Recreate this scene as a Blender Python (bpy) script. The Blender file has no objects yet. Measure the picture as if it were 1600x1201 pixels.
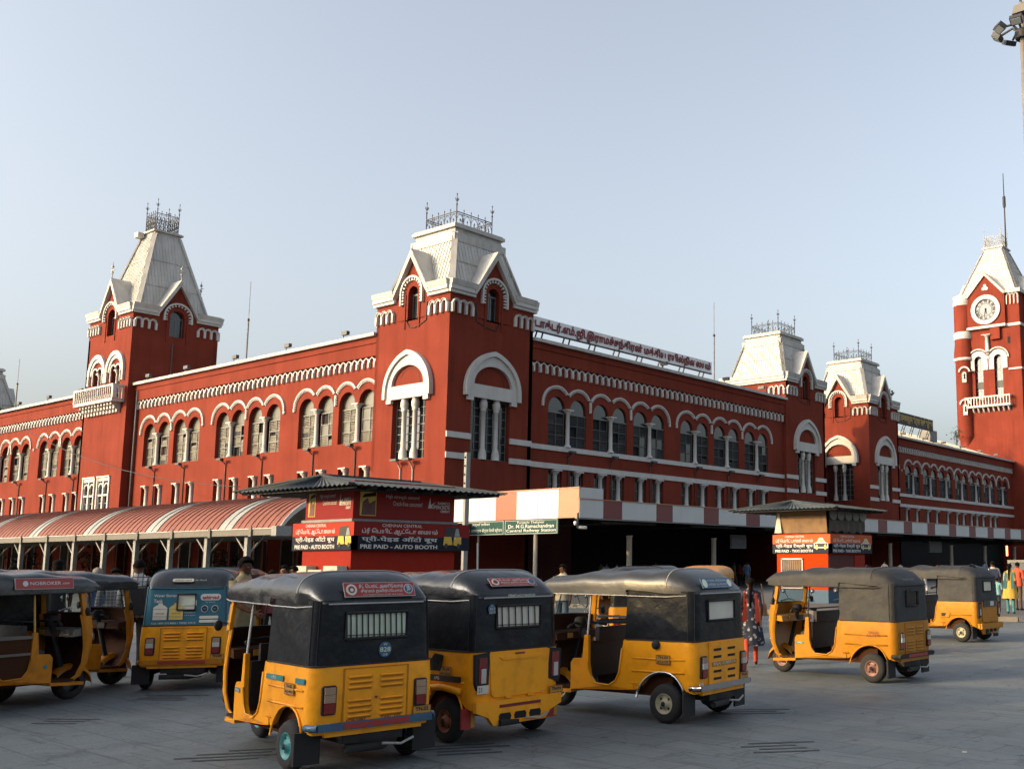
import bpy, math, random
from math import sin, cos, pi, radians, sqrt, atan2, hypot
from mathutils import Vector, Matrix
from mathutils.geometry import tessellate_polygon

# ---------------------------------------------------------------- scene, camera, light
scene = bpy.context.scene
COL = scene.collection
random.seed(7)
V = Vector
ZUP = V((0, 0, 1))

F_PX, PITCH, ROLL, YAW = 1614.85, radians(7.92388), radians(-.13283), radians(-35.6284)
f0 = V((sin(YAW), cos(YAW), 0)); r0 = V((cos(YAW), -sin(YAW), 0))
fw = f0*cos(PITCH) + ZUP*sin(PITCH); up = ZUP*cos(PITCH) - f0*sin(PITCH)
ri = r0*cos(ROLL) + up*sin(ROLL); up2 = up*cos(ROLL) - r0*sin(ROLL)
camd = bpy.data.cameras.new('camera'); cam = bpy.data.objects.new('camera', camd); COL.objects.link(cam)
rot = Matrix((ri, up2, -fw)).transposed().to_4x4()
cam.matrix_world = Matrix.Translation((0, 0, 1.78)) @ rot
camd.sensor_width = 36; camd.lens = 36*F_PX/1600
camd.shift_x = -321.27/1600; camd.shift_y = 53.35/1600
camd.clip_start = .1; camd.clip_end = 3000
scene.camera = cam

SUN_EL, SUN_AZ = radians(18), radians(31)          # light travels towards (+x sin az, +y cos az)
trav = V((sin(SUN_AZ)*cos(SUN_EL), cos(SUN_AZ)*cos(SUN_EL), -sin(SUN_EL)))
sund = bpy.data.lights.new('sun', 'SUN'); sun = bpy.data.objects.new('sun', sund); COL.objects.link(sun)
sun.rotation_euler = trav.to_track_quat('-Z', 'Y').to_euler()
sund.energy = 2.0; sund.angle = radians(1.0); sund.color = (1, .66, .24)
world = bpy.data.worlds.new('World'); scene.world = world; world.use_nodes = True
wn = world.node_tree; bg = wn.nodes['Background']
sky = wn.nodes.new('ShaderNodeTexSky'); sky.sky_type = 'NISHITA'; sky.sun_disc = False
sky.sun_elevation = SUN_EL; sky.sun_rotation = pi + SUN_AZ
sky.air_density = 1.0; sky.dust_density = 6.5; sky.ozone_density = 1.0; sky.altitude = 0
hs = wn.nodes.new('ShaderNodeHueSaturation'); hs.inputs['Saturation'].default_value = .55
wn.links.new(sky.outputs[0], hs.inputs['Color']); wn.links.new(hs.outputs[0], bg.inputs[0]); bg.inputs[1].default_value = .15
scene.view_settings.view_transform = 'Standard'; scene.view_settings.look = 'None'
scene.view_settings.exposure = 1.29; scene.view_settings.gamma = 1
scene.cycles.max_bounces = 6; scene.cycles.transparent_max_bounces = 12
scene.cycles.use_denoising = True

# ---------------------------------------------------------------- materials
MATS = {}
def mat(name, col, rough=.7, metal=0, var=.12, scale=3., streak=0, bump=0, bscale=30., spec=.5, alpha=1, coat=0, trans=0, emit=None, dirt=None, dirtamt=.5):
    if name in MATS: return MATS[name]
    m = bpy.data.materials.new(name); m.use_nodes = True; nt = m.node_tree; n = nt.nodes; L = nt.links
    b = n['Principled BSDF']
    b.inputs['Roughness'].default_value = rough; b.inputs['Metallic'].default_value = metal
    b.inputs['Specular IOR Level'].default_value = spec
    b.inputs['Coat Weight'].default_value = coat; b.inputs['Coat Roughness'].default_value = .12
    if alpha < 1: b.inputs['Alpha'].default_value = alpha
    if trans: b.inputs['Transmission Weight'].default_value = trans
    if emit: b.inputs['Emission Color'].default_value = (*emit[:3], 1); b.inputs['Emission Strength'].default_value = emit[3]
    c = (*col, 1)
    if var > 0 or dirt or streak:
        tc = n.new('ShaderNodeTexCoord')
        g = n.new('ShaderNodeNewGeometry')
        def noise(sc, det=5, vec=None):
            t = n.new('ShaderNodeTexNoise'); t.inputs['Scale'].default_value = sc; t.inputs['Detail'].default_value = det
            L.new(vec or g.outputs['Position'], t.inputs['Vector']); return t.outputs['Fac']
        a = noise(scale)
        mr = n.new('ShaderNodeMapRange'); mr.inputs[1].default_value = .3; mr.inputs[2].default_value = .7
        mr.inputs[3].default_value = 1-var; mr.inputs[4].default_value = 1+var; L.new(a, mr.inputs[0])
        hv = n.new('ShaderNodeHueSaturation'); hv.inputs['Color'].default_value = c; L.new(mr.outputs[0], hv.inputs['Value'])
        out = hv.outputs[0]
        if streak:
            mp = n.new('ShaderNodeMapping'); mp.inputs['Scale'].default_value = (1.3, 1.3, .12); L.new(g.outputs['Position'], mp.inputs[0])
            s = noise(1.6, 8, mp.outputs[0])
            m2 = n.new('ShaderNodeMapRange'); m2.inputs[1].default_value = .45; m2.inputs[2].default_value = .72
            m2.inputs[3].default_value = 0; m2.inputs[4].default_value = streak; L.new(s, m2.inputs[0])
            mx = n.new('ShaderNodeMixRGB'); L.new(m2.outputs[0], mx.inputs[0]); L.new(out, mx.inputs[1])
            dc = dirt or tuple(v*.45 for v in col); mx.inputs[2].default_value = (*dc, 1); out = mx.outputs[0]
        elif dirt:
            s = noise(scale*2.7, 9)
            m2 = n.new('ShaderNodeMapRange'); m2.inputs[1].default_value = .5; m2.inputs[2].default_value = .75
            m2.inputs[4].default_value = dirtamt; L.new(s, m2.inputs[0])
            mx = n.new('ShaderNodeMixRGB'); L.new(m2.outputs[0], mx.inputs[0]); L.new(out, mx.inputs[1])
            mx.inputs[2].default_value = (*dirt, 1); out = mx.outputs[0]
        L.new(out, b.inputs['Base Color'])
        if bump:
            bn = n.new('ShaderNodeBump'); bn.inputs['Strength'].default_value = bump; bn.inputs['Distance'].default_value = .02
            L.new(noise(bscale, 4), bn.inputs['Height']); L.new(bn.outputs[0], b.inputs['Normal'])
    else:
        b.inputs['Base Color'].default_value = c
    MATS[name] = m
    return m

M = {}
def dm(k, *a, **kw): M[k] = mat(k, *a, **kw)
dm('red_wall', (.164, .033, .0205), .85, var=.14, scale=.45, streak=.30, bump=.15, bscale=8, spec=.06)
dm('white_trim', (.45, .445, .425), .7, var=.06, scale=1.5, streak=.18, dirt=(.22, .20, .17), spec=.3)
dm('roof_sheet', (.44, .43, .405), .55, var=.07, scale=1.2, streak=.32, dirt=(.16, .145, .125), spec=.4)
dm('roof_trim', (.40, .39, .365), .6, var=.08, scale=2, streak=.42, dirt=(.16, .15, .13), spec=.3)
dm('wing_roof', (.27, .275, .27), .5, var=.1, scale=1, streak=.3, dirt=(.14, .135, .12))
dm('iron', (.022, .023, .025), .7, metal=0, var=.2, scale=9)
dm('grey_iron', (.30, .29, .27), .6, var=.2, scale=9)
dm('pane', (.018, .022, .025), .12, var=.3, scale=1.2, spec=.6)
dm('frame_shade', (.05, .052, .052), .6, var=.15, scale=5)  # window frame colour darkened for the shaded front
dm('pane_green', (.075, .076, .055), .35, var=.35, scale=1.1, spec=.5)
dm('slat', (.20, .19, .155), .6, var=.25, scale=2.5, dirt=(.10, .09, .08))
dm('slat_dark', (.034, .036, .036), .6, var=.25, scale=2.5)  # louvre slats with the shaded front's darkness put into the colour
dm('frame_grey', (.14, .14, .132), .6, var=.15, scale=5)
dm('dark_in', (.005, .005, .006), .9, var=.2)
dm('dark_red', (.07, .012, .010), .85, var=.15, scale=.8)
dm('stain', (.028, .031, .035), .9, var=.3)
dm('pole_steel', (.20, .18, .165), .5, metal=.3, var=.15, scale=2)
dm('lamp_body', (.03, .033, .036), .5, var=.2)
dm('lamp_glass', (.25, .28, .3), .2, var=.1)
dm('asphalt', (.09, .1, .11), .6)
dm('gold', (.40, .27, .04), .5, var=.1)
dm('sign_red', (.20, .012, .012), .6, var=.1)
dm('sign_white', (.66, .67, .67), .6, var=.08, scale=1.5, streak=.2, dirt=(.35, .33, .3))
dm('black', (.015, .015, .017), .6, var=.1)
dm('white', (.5, .5, .49), .6, var=.05)
dm('tarp_blue', (.02, .12, .17), .7, var=.2, scale=3)
dm('canopy_red', (.20, .078, .058), .5, var=.13, scale=2.2, dirt=(.21, .10, .075), dirtamt=.5, spec=.15)
dm('canopy_clear', (.26, .27, .26), .45, var=.1, scale=1.4, streak=.25, dirt=(.17, .16, .13))
dm('steel_cream', (.10, .092, .078), .55, var=.12, scale=3, streak=.25, dirt=(.07, .06, .05))
dm('steel_post', (.20, .205, .20), .5, var=.12, scale=3, dirt=(.09, .085, .07))
dm('panel_white', (.42, .45, .45), .5, var=.05, scale=.6, streak=.1)
dm('panel_red', (.12, .016, .016), .5, var=.06, scale=.6)
dm('panel_tan', (.30, .14, .07), .5, var=.06)
dm('panel_orange', (.30, .06, .02), .5, var=.06)

# ---------------------------------------------------------------- mesh builder
class Fr:
    def __init__(s, o, u, n, v=(0, 0, 1)): s.o, s.u, s.n, s.v = V(o), V(u), V(n), V(v)
    def P(s, u, z, d=0): return s.o + s.u*u + s.n*d + s.v*z
def arcp(cu, cz, ru, rz, a0, a1, n): return [(cu+ru*cos(radians(a0+(a1-a0)*i/n)), cz+rz*sin(radians(a0+(a1-a0)*i/n))) for i in range(n+1)]

class MB:
    def __init__(s): s.v, s.f, s.m, s.sm, s.mats = [], [], [], [], []
    def mi(s, k):
        m = M[k] if isinstance(k, str) else k
        if m not in s.mats: s.mats.append(m)
        return s.mats.index(m)
    def add(s, vs, fs, k, smooth=False):
        b = len(s.v); i = s.mi(k); s.v += [tuple(v) for v in vs]
        for f in fs: s.f.append(tuple(b+j for j in f)); s.m.append(i); s.sm.append(smooth)
        return s
    def quad(s, a, b, c, d, k): return s.add([a, b, c, d], [(0, 1, 2, 3)], k)
    def hexa(s, p, k):   # p: 4 bottom, 4 top
        return s.add(p, [(0, 3, 2, 1), (4, 5, 6, 7), (0, 1, 5, 4), (1, 2, 6, 5), (2, 3, 7, 6), (3, 0, 4, 7)], k)
    def box(s, x0, x1, y0, y1, z0, z1, k):
        return s.hexa([(x0, y0, z0), (x1, y0, z0), (x1, y1, z0), (x0, y1, z0), (x0, y0, z1), (x1, y0, z1), (x1, y1, z1), (x0, y1, z1)], k)
    def fbox(s, fr, u0, u1, z0, z1, d0, d1, k):
        P = fr.P
        return s.hexa([P(u0, z0, d0), P(u1, z0, d0), P(u1, z0, d1), P(u0, z0, d1), P(u0, z1, d0), P(u1, z1, d0), P(u1, z1, d1), P(u0, z1, d1)], k)
    def prism(s, fr, poly, d0, d1, k, front=True, back=False, sides=True):
        n = len(poly); vs = [fr.P(u, z, d1) for u, z in poly] + [fr.P(u, z, d0) for u, z in poly]
        fs = []
        if sides: fs += [(i, (i+1) % n, n+(i+1) % n, n+i) for i in range(n)]
        if front or back:
            t = tessellate_polygon([[V((u, z, 0)) for u, z in poly]])
            for q in t:
                if front: fs.append(tuple(q))
                if back: fs.append(tuple(n+j for j in q))
        return s.add(vs, fs, k)
    def ring(s, fr, cu, cz, ri_, ro, a0, a1, d0, d1, k, n=12, rzr=1.0):
        # arch band between two radii
        A = arcp(cu, cz, ro, ro*rzr, a0, a1, n); B = arcp(cu, cz, ri_, ri_*rzr, a0, a1, n)
        vs = [fr.P(*p, d1) for p in A]+[fr.P(*p, d1) for p in B]+[fr.P(*p, d0) for p in A]+[fr.P(*p, d0) for p in B]
        m = n+1; fs = []
        for i in range(n):
            fs += [(i, i+1, m+i+1, m+i), (2*m+i, 2*m+i+1, i+1, i), (m+i, m+i+1, 3*m+i+1, 3*m+i)]
        fs += [(0, m, 3*m, 2*m), (n, m+n, 3*m+n, 2*m+n)]
        return s.add(vs, fs, k)
    def band(s, fr, A, B, d0, d1, k):      # strip between two polylines of equal length
        m = len(A); vs = [fr.P(*p, d1) for p in A]+[fr.P(*p, d1) for p in B]+[fr.P(*p, d0) for p in A]+[fr.P(*p, d0) for p in B]
        fs = []
        for i in range(m-1): fs += [(i, i+1, m+i+1, m+i), (2*m+i, 2*m+i+1, i+1, i), (m+i, m+i+1, 3*m+i+1, 3*m+i)]
        fs += [(0, m, 3*m, 2*m), (m-1, 2*m-1, 4*m-1, 3*m-1)]
        return s.add(vs, fs, k)
    def lathe(s, c, prof, k, n=10, axis=None, smooth=True, caps=True):     # prof: (r, h) along axis from c
        ax = V(axis or (0, 0, 1)).normalized(); t = V((1, 0, 0)) if abs(ax.x) < .8 else V((0, 1, 0))
        a = ax.cross(t).normalized(); b = ax.cross(a); c = V(c); vs = []; fs = []
        for r, h in prof:
            for i in range(n):
                w = 2*pi*i/n; vs.append(c+ax*h+a*(r*cos(w))+b*(r*sin(w)))
        for j in range(len(prof)-1):
            for i in range(n):
                q = (i+1) % n; fs.append((j*n+i, j*n+q, (j+1)*n+q, (j+1)*n+i))
        if caps: fs.append(tuple(range(n))); fs.append(tuple((len(prof)-1)*n+i for i in range(n)))
        return s.add(vs, fs, k, smooth)
    def tube(s, pts, r, k, n=6, smooth=True, r2=None):
        pts = [V(p) for p in pts]; vs = []; fs = []; N = len(pts); prev = None
        for j, p in enumerate(pts):
            d = (pts[min(j+1, N-1)]-pts[max(j-1, 0)]).normalized()
            if prev is None:
                t = ZUP if abs(d.z) < .9 else V((1, 0, 0)); a = d.cross(t).normalized()
            else: a = (prev - d*prev.dot(d)).normalized()
            prev = a; b = d.cross(a); rr = r if r2 is None else r+(r2-r)*j/(N-1)
            for i in range(n):
                w = 2*pi*(i+.5)/n; vs.append(p+a*(rr*cos(w))+b*(rr*sin(w)))
        for j in range(N-1):
            for i in range(n):
                q = (i+1) % n; fs.append((j*n+i, j*n+q, (j+1)*n+q, (j+1)*n+i))
        fs.append(tuple(range(n))); fs.append(tuple((N-1)*n+i for i in range(n)))
        return s.add(vs, fs, k, smooth)
    def bar(s, a, b, w, h, k):      # rectangular bar
        a, b = V(a), V(b); d = (b-a).normalized(); t = ZUP if abs(d.z) < .95 else V((1, 0, 0))
        x = d.cross(t).normalized()*(w/2); y = x.normalized().cross(d)*(h/2)
        return s.hexa([a-x-y, a+x-y, a+x+y, a-x+y, b-x-y, b+x-y, b+x+y, b-x+y], k)
    def grid(s, rows, k, smooth=True, close=False):
        n = len(rows[0]); vs = [p for r in rows for p in r]; fs = []
        for j in range(len(rows)-1):
            for i in range(n if close else n-1):
                q = (i+1) % n; fs.append((j*n+i, j*n+q, (j+1)*n+q, (j+1)*n+i))
        return s.add(vs, fs, k, smooth)
    def text(s, fr, txt, u0, u1, z0, z1, d, k, bold=0, keep=False):
        t = text2d(txt, bold)
        if not t[0]: return s
        vs, fs, (a, b, c, e) = t
        su, sz = (u1-u0)/max(b-a, 1e-6), (z1-z0)/max(e-c, 1e-6)
        if keep: su = sz = min(su, sz)
        return s.add([fr.P(u0+(x-a)*su, z0+(y-c)*sz, d) for x, y in vs], fs, k)
    def xf(s, mtx): s.v = [tuple(mtx @ V(p)) for p in s.v]; return s
    def build(s, name, parent=None, label=None, local=False):
        me = bpy.data.meshes.new(name)
        off = V((0, 0, 0))
        if parent is not None and not local: off = wloc(parent)
        elif parent is None and not local and getattr(s, 'org', None): off = V(s.org)
        vs = [(x-off.x, y-off.y, z-off.z) for x, y, z in s.v] if off.length > 0 else s.v
        me.from_pydata(vs, [], s.f)
        for m in s.mats: me.materials.append(m)
        me.polygons.foreach_set('material_index', s.m); me.polygons.foreach_set('use_smooth', s.sm)
        me.validate(); me.update()
        o = bpy.data.objects.new(name, me); COL.objects.link(o)
        if parent is not None: o.parent = parent
        elif off.length > 0: o.location = off
        if label: o['label'] = label
        return o
def wloc(o):
    p = V((0, 0, 0))
    while o is not None: p = p+V(o.location); o = o.parent
    return p
TXT = {}
def text2d(txt, bold=0):
    key = (txt, bold)
    if key in TXT: return TXT[key]
    cu = bpy.data.curves.new('t', 'FONT'); cu.body = txt; cu.offset = bold; cu.resolution_u = 3; cu.fill_mode = 'FRONT'
    o = bpy.data.objects.new('t', cu); COL.objects.link(o)
    bpy.context.view_layer.update()
    dg = bpy.context.evaluated_depsgraph_get()
    me = bpy.data.meshes.new_from_object(o.evaluated_get(dg))
    vs = [(v.co.x, v.co.y) for v in me.vertices]; fs = [tuple(p.vertices) for p in me.polygons]
    bpy.data.objects.remove(o); bpy.data.curves.remove(cu); bpy.data.meshes.remove(me)
    if vs: bb = (min(v[0] for v in vs), max(v[0] for v in vs), min(v[1] for v in vs), max(v[1] for v in vs))
    else: bb = (0, 1, 0, 1)
    TXT[key] = (vs, fs, bb); return TXT[key]
def tag(o, label=None, cat=None, group=None, kind=None):
    if label: o['label'] = label
    if cat: o['category'] = cat
    if group: o['group'] = group
    if kind: o['kind'] = kind
    return o
def thing(name, loc, label, cat, group=None, rz=0):
    o = bpy.data.objects.new(name, None); COL.objects.link(o); o.location = loc; o.rotation_euler = (0, 0, rz)
    o.empty_display_size = .3
    return tag(o, label, cat, group)
def dup(root, loc, rz, label, group=None):
    def cp(o, par):
        c = o.copy(); COL.objects.link(c)
        if par is not None: c.parent = par
        for ch in list(o.children): cp(ch, c)
        return c
    r = cp(root, None); r.location = loc; r.rotation_euler = (0, 0, rz); r['label'] = label
    if group: r['group'] = group
    return r
# ---------------------------------------------------------------- ground
def ground_mat():
    m = bpy.data.materials.new('paving'); m.use_nodes = True; nt = m.node_tree; n = nt.nodes; L = nt.links
    b = n['Principled BSDF']; g = n.new('ShaderNodeNewGeometry')
    def noise(sc, det, vec=None, rough=.55):
        t = n.new('ShaderNodeTexNoise'); t.inputs['Scale'].default_value = sc; t.inputs['Detail'].default_value = det
        t.inputs['Roughness'].default_value = rough; L.new(vec or g.outputs['Position'], t.inputs['Vector']); return t.outputs['Fac']
    def rng(x, a, b_, c, d):
        r = n.new('ShaderNodeMapRange'); L.new(x, r.inputs[0])
        for i, v in enumerate((a, b_, c, d)): r.inputs[i+1].default_value = v
        return r.outputs[0]
    def mix(f, a, c, mode='MIX'):
        x = n.new('ShaderNodeMixRGB'); x.blend_type = mode
        if isinstance(f, float): x.inputs[0].default_value = f
        else: L.new(f, x.inputs[0])
        for i, q in ((1, a), (2, c)):
            if isinstance(q, tuple): x.inputs[i].default_value = (*q, 1)
            else: L.new(q, x.inputs[i])
        return x.outputs[0]
    mp = n.new('ShaderNodeMapping'); mp.inputs['Rotation'].default_value = (0, 0, radians(4)); L.new(g.outputs['Position'], mp.inputs[0])
    br = n.new('ShaderNodeTexBrick'); L.new(mp.outputs[0], br.inputs[0])
    br.inputs['Color1'].default_value = (.080, .098, .105, 1); br.inputs['Color2'].default_value = (.102, .120, .127, 1)
    br.inputs['Mortar'].default_value = (.042, .048, .052, 1); br.inputs['Scale'].default_value = 1.0
    br.inputs['Mortar Size'].default_value = .011; br.inputs['Brick Width'].default_value = .9; br.inputs['Row Height'].default_value = .45
    c = mix(rng(noise(.16, 5), .35, .65, 0, .5), br.outputs[0], (.128, .148, .153))
    c = mix(rng(noise(1.6, 9, rough=.7), .52, .70, 0, .6), c, (.045, .051, .057))
    c = mix(rng(noise(.33, 3), .55, .75, 0, .3), c, (.11, .10, .088))
    st = n.new('ShaderNodeMapping'); st.inputs['Rotation'].default_value = (0, 0, radians(28)); st.inputs['Scale'].default_value = (.35, 3.5, 1); L.new(g.outputs['Position'], st.inputs[0])
    c = mix(rng(noise(2.2, 7, st.outputs[0], .6), .56, .70, 0, .6), c, (.026, .03, .034))
    c = mix(rng(noise(9, 6, st.outputs[0]), .60, .68, 0, .55), c, (.19, .195, .19))
    c = mix(rng(noise(34, 3), .62, .70, 0, .7), c, (.022, .024, .027))
    vo = n.new('ShaderNodeTexVoronoi'); vo.feature = 'DISTANCE_TO_EDGE'; vo.inputs['Scale'].default_value = .8
    wv = n.new('ShaderNodeMixRGB'); wv.blend_type = 'ADD'; wv.inputs[0].default_value = .5; L.new(g.outputs['Position'], wv.inputs[1]); nz = n.new('ShaderNodeTexNoise'); nz.inputs['Scale'].default_value = 3; nz.inputs['Detail'].default_value = 6; L.new(g.outputs['Position'], nz.inputs['Vector']); L.new(nz.outputs['Color'], wv.inputs[2]); L.new(wv.outputs[0], vo.inputs['Vector'])
    c = mix(rng(vo.outputs['Distance'], 0, .012, .55, 0), c, (.022, .025, .028))
    c = mix(rng(noise(5.5, 2), .70, .73, 0, .7), c, (.024, .027, .03)); c = mix(rng(noise(60, 2), .72, .76, 0, .8), c, (.30, .31, .31))
    L.new(c, b.inputs['Base Color'])
    L.new(rng(noise(.6, 4), .35, .7, .55, .8), b.inputs['Roughness']); b.inputs['Specular IOR Level'].default_value = .45
    bp = n.new('ShaderNodeBump'); bp.inputs['Strength'].default_value = .5; bp.inputs['Distance'].default_value = .012
    L.new(noise(22, 7), bp.inputs['Height']); L.new(bp.outputs[0], b.inputs['Normal'])
    return m
M['paving'] = ground_mat()
def sheet(x0, x1, y0, y1, z, k, nx=1): return MB().quad((x0, y0, z), (x1, y0, z), (x1, y1, z), (x0, y1, z), k)
tag(sheet(-900, 700, -300, 1200, 0, 'paving').build('ground'), kind='structure')
dm('kerb', (.16, .145, .125), .8, var=.2, scale=1.5, dirt=(.1, .09, .08), bump=.3)
dm('pavement', (.075, .076, .075), .8, var=.2, scale=1.2, dirt=(.08, .08, .08), bump=.2)
mb = MB().box(-60, 60, 31.0, 200, .004, .12, 'pavement'); tag(mb.build('pavement'), kind='structure')
mb = MB()
x = -34.
while x < 14:
    mb.box(x, x+.97, 30.78, 30.997, .004, .15, 'kerb'); x += 1
tag(mb.build('kerb'), kind='structure')
# slotted drains: sets of dark slots set in the paving
SL = [(-13.1, 5.4, 3, 12), (-14.2, 7.1, 4, 12), (-9.4, 5.35, 4, 30), (-7.8, 6.85, 4, 32), (-5.4, 8.65, 4, 26), (-7.05, 10.55, 3, 20),
      (-16.7, 16.2, 3, 10), (-7.0, 7.0, 0, 0)]
mb = MB()
for cx, cy, n_, ang in SL:
    a = radians(ang+20); u = V((cos(a), sin(a), 0)); w = V((-sin(a), cos(a), 0))
    for i in range(n_):
        c = V((cx, cy, .004)) + w*(i*.16) + u*(i*.06*random.uniform(-1, 1)); l = random.uniform(.22, .5)
        mb.quad(c-u*l-w*.028, c+u*l-w*.028, c+u*l+w*.028, c-u*l+w*.028, 'stain')
tag(mb.build('paving_slots'), kind='structure')

# ---------------------------------------------------------------- station building
X0, Y0 = -49.05, 40.46
DA, XB, XF = Y0+.3, X0-.3, -52.3
station = thing('station_building', (X0, Y0, 0), 'huge red brick railway station with white arches, pale pyramid roofed towers and a clock tower', 'station')
FA = Fr((0, DA, 0), (1, 0, 0), (0, -1, 0))        # long facade lit by the sun, u = x
FB = Fr((XB, 0, 0), (0, 1, 0), (1, 0, 0))         # shaded facade, u = y
FF = Fr((XF, 0, 0), (0, 1, 0), (1, 0, 0))

def cell(mb, fr, u0, u1, z0, z1, hole, k, rev=.4, outer=None):
    out = outer or [(u0, z0), (u1, z0), (u1, z1), (u0, z1)]
    if hole is None:
        mb.prism(fr, out, 0, 0, k, sides=False); return
    pts = out + hole
    tri = tessellate_polygon([[V((u, z, 0)) for u, z in out], [V((u, z, 0)) for u, z in hole]])
    mb.add([fr.P(u, z, 0) for u, z in pts], [tuple(t) for t in tri], k)
    n = len(hole); mb.add([fr.P(u, z, 0) for u, z in hole]+[fr.P(u, z, -rev) for u, z in hole], [(i, (i+1) % n, n+(i+1) % n, n+i) for i in range(n)], k)
def wrow(mb, fr, u0, u1, z0, z1, holes, k, rev=.4):
    hs = sorted(holes, key=lambda h: min(p[0] for p in h)); a = u0
    for i, h in enumerate(hs):
        hr = max(p[0] for p in h)
        b = u1 if i == len(hs)-1 else (hr+min(p[0] for p in hs[i+1]))/2
        cell(mb, fr, a, b, z0, z1, h, k, rev); a = b
    if not hs: cell(mb, fr, u0, u1, z0, z1, None, k)
def lancet(cu, w, z0, zs, n=10, rz=1): return [(cu-w/2, z0), (cu+w/2, z0)] + arcp(cu, zs, w/2, w/2*rz, 0, 180, n)
def pair_hole(c1, c2, w, z0, zs, n=10):
    return [(c1-w/2, z0), (c2+w/2, z0)] + arcp(c2, zs, w/2, w/2, 0, 180, n) + arcp(c1, zs, w/2, w/2, 0, 180, n)
def column(mb, fr, u, d, z0, z1, r, k='white_trim', n=8):
    h = z1-z0; c = fr.P(u, z0, d)
    mb.lathe(c, [(r*1.7, 0), (r*1.7, .08), (r*1.25, .14), (r, .22), (r*.88, h-.34), (r*1.2, h-.28), (r*1.9, h-.12), (r*1.9, h-.08)], k, n)
    mb.fbox(fr, u-r*2.2, u+r*2.2, z1-.09, z1, d-r*2, d+r*2, k)
def louvre_window(parent, fr, cu, w, z0, zs, d, sl, gl, rnd, fk='frame_grey'):
    mb = MB(); l, r = cu-w/2+.002, cu+w/2-.002
    mb.prism(fr, [(l, zs-.25), (r, zs-.25)]+arcp(cu, zs, w/2, w/2, 0, 180, 10), d-.02, d, gl, sides=False)
    mb.fbox(fr, l, r, zs-.31, zs-.23, d, d+.07, 'frame_grey')
    mb.prism(fr, [(l, z0), (r, z0), (r, zs-.3), (l, zs-.3)], d-.12, d-.10, 'dark_in', sides=False)
    for u in (l+.04, cu, r-.04): mb.fbox(fr, u-.03, u+.03, z0, zs-.3, d-.02, d+.06, fk)
    H = zs-.3-z0
    for j in range(1, 3): mb.fbox(fr, l, r, z0+H*j/3-.03, z0+H*j/3+.03, d, d+.065, fk)
    for j in range(3):
        for c in range(2):
            a, b = (l+.08, cu-.04) if c == 0 else (cu+.04, r-.08)
            q0, q1 = z0+H*j/3+.04, z0+H*(j+1)/3-.04; t = rnd.random()
            if t < .14: continue
            if t < .26: mb.fbox(fr, a, b, q0, q1, d-.01, d+.01, gl); continue
            if t < .36: mb.fbox(fr, a, b, q0, (q0+q1)/2, d-.01, d+.01, 'stain'); q0 = (q0+q1)/2
            if t > .93: q1 -= .25
            ns = 6
            for i in range(ns):
                z = q0+(q1-q0)*(i+.5)/ns; tl = rnd.uniform(.035, .055)
                mb.hexa([fr.P(a, z-tl, d+.03), fr.P(b, z-tl, d+.03), fr.P(b, z-tl+.018, d+.035), fr.P(a, z-tl+.018, d+.035),
                         fr.P(a, z+tl, d-.05), fr.P(b, z+tl, d-.05), fr.P(b, z+tl+.018, d-.045), fr.P(a, z+tl+.018, d-.045)], sl)
    return mb.build('window', parent)
def hood_group(parent, fr, centres, R, cz, zc_low, outer=1.0):
    # scalloped hood mould with a row of small dentils; centres = lancet centres, legs drop between pairs
    mb = MB(); n = len(centres)
    for i, c in enumerate(centres):
        ga = (centres[i]-centres[i-1])/2 if i else None; gb = (centres[i+1]-c)/2 if i < n-1 else None
        sa = R*1.12 if i == 0 else R; sb = R*1.12 if i == n-1 else R
        A, B = [], []
        for q in range(25):
            w = radians(180-180*q/24); s = sa if cos(w) < 0 else sb
            u, z = s*cos(w), R*sin(w)
            if ga is not None and u < -ga: continue
            if gb is not None and u > gb: continue
            A.append((c+u, cz+z)); B.append((c+(s-.10)*cos(w), cz+(R-.10)*sin(w)))
        mb.band(fr, A, B, 0, .12, 'white_trim')
        for j in range(len(B)-1):
            if j % 1 == 0:
                (u1, z1), (u2, z2) = B[j], B[j+1]; um, zm = (u1*.75+u2*.25, z1*.75+z2*.25)
                du, dz = (c-um), (cz-zm); l = hypot(du, dz); du, dz = du/l, dz/l; tu, tz = -dz*.035, du*.035
                mb.prism(fr, [(um-tu, zm-tz), (um+tu, zm+tz), (um+tu+du*.13, zm+tz+dz*.13), (um-tu+du*.13, zm-tz+dz*.13)], 0, .09, 'white_trim')
        def leg(u, ztop):
            mb.fbox(fr, u-.065, u+.065, zc_low, ztop, 0, .128, 'white_trim')
            z = zc_low+.08
            while z < ztop-.08: mb.fbox(fr, u+.067, u+.14, z, z+.07, 0, .085, 'white_trim'); z += .17
        if i == 0: leg(c-sa+.065, cz)
        if i == n-1: leg(c+sb-.065, cz)
        if i % 2 == 1 and i < n-1:
            g = (centres[i+1]-c)/2; leg(c+g, cz+sqrt(max(R*R-g*g, 0)) if g < R else cz)
    return mb.build('hood_mould', parent)
def frieze(parent, fr, u0, u1, z0=14.38, z1=15.12, pitch=.62, d=.22):
    n = max(1, round((u1-u0)/pitch)); p = (u1-u0)/n; mb = MB(); h = z1-z0
    for i in range(n):
        c = u0+p*(i+.5)
        po = [(c-p/2, z1), (c-p/2, z1-.07), (c-p*.22, z1-h*.27), (c-p*.14, z1-h*.55), (c-p*.13, z0), (c+p*.13, z0), (c+p*.14, z1-h*.55), (c+p*.22, z1-h*.27), (c+p/2, z1-.07), (c+p/2, z1), (c, z1-.2)]
        mb.prism(fr, po, .0, d*.6, 'white_trim'); 
        mb.fbox(fr, c-p*.11, c+p*.11, z0+.02, z0+h*.5, d*.6, d*.85, 'white_trim')
    return mb.build('corbel_frieze', parent)
RN = random.Random(3)
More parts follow.
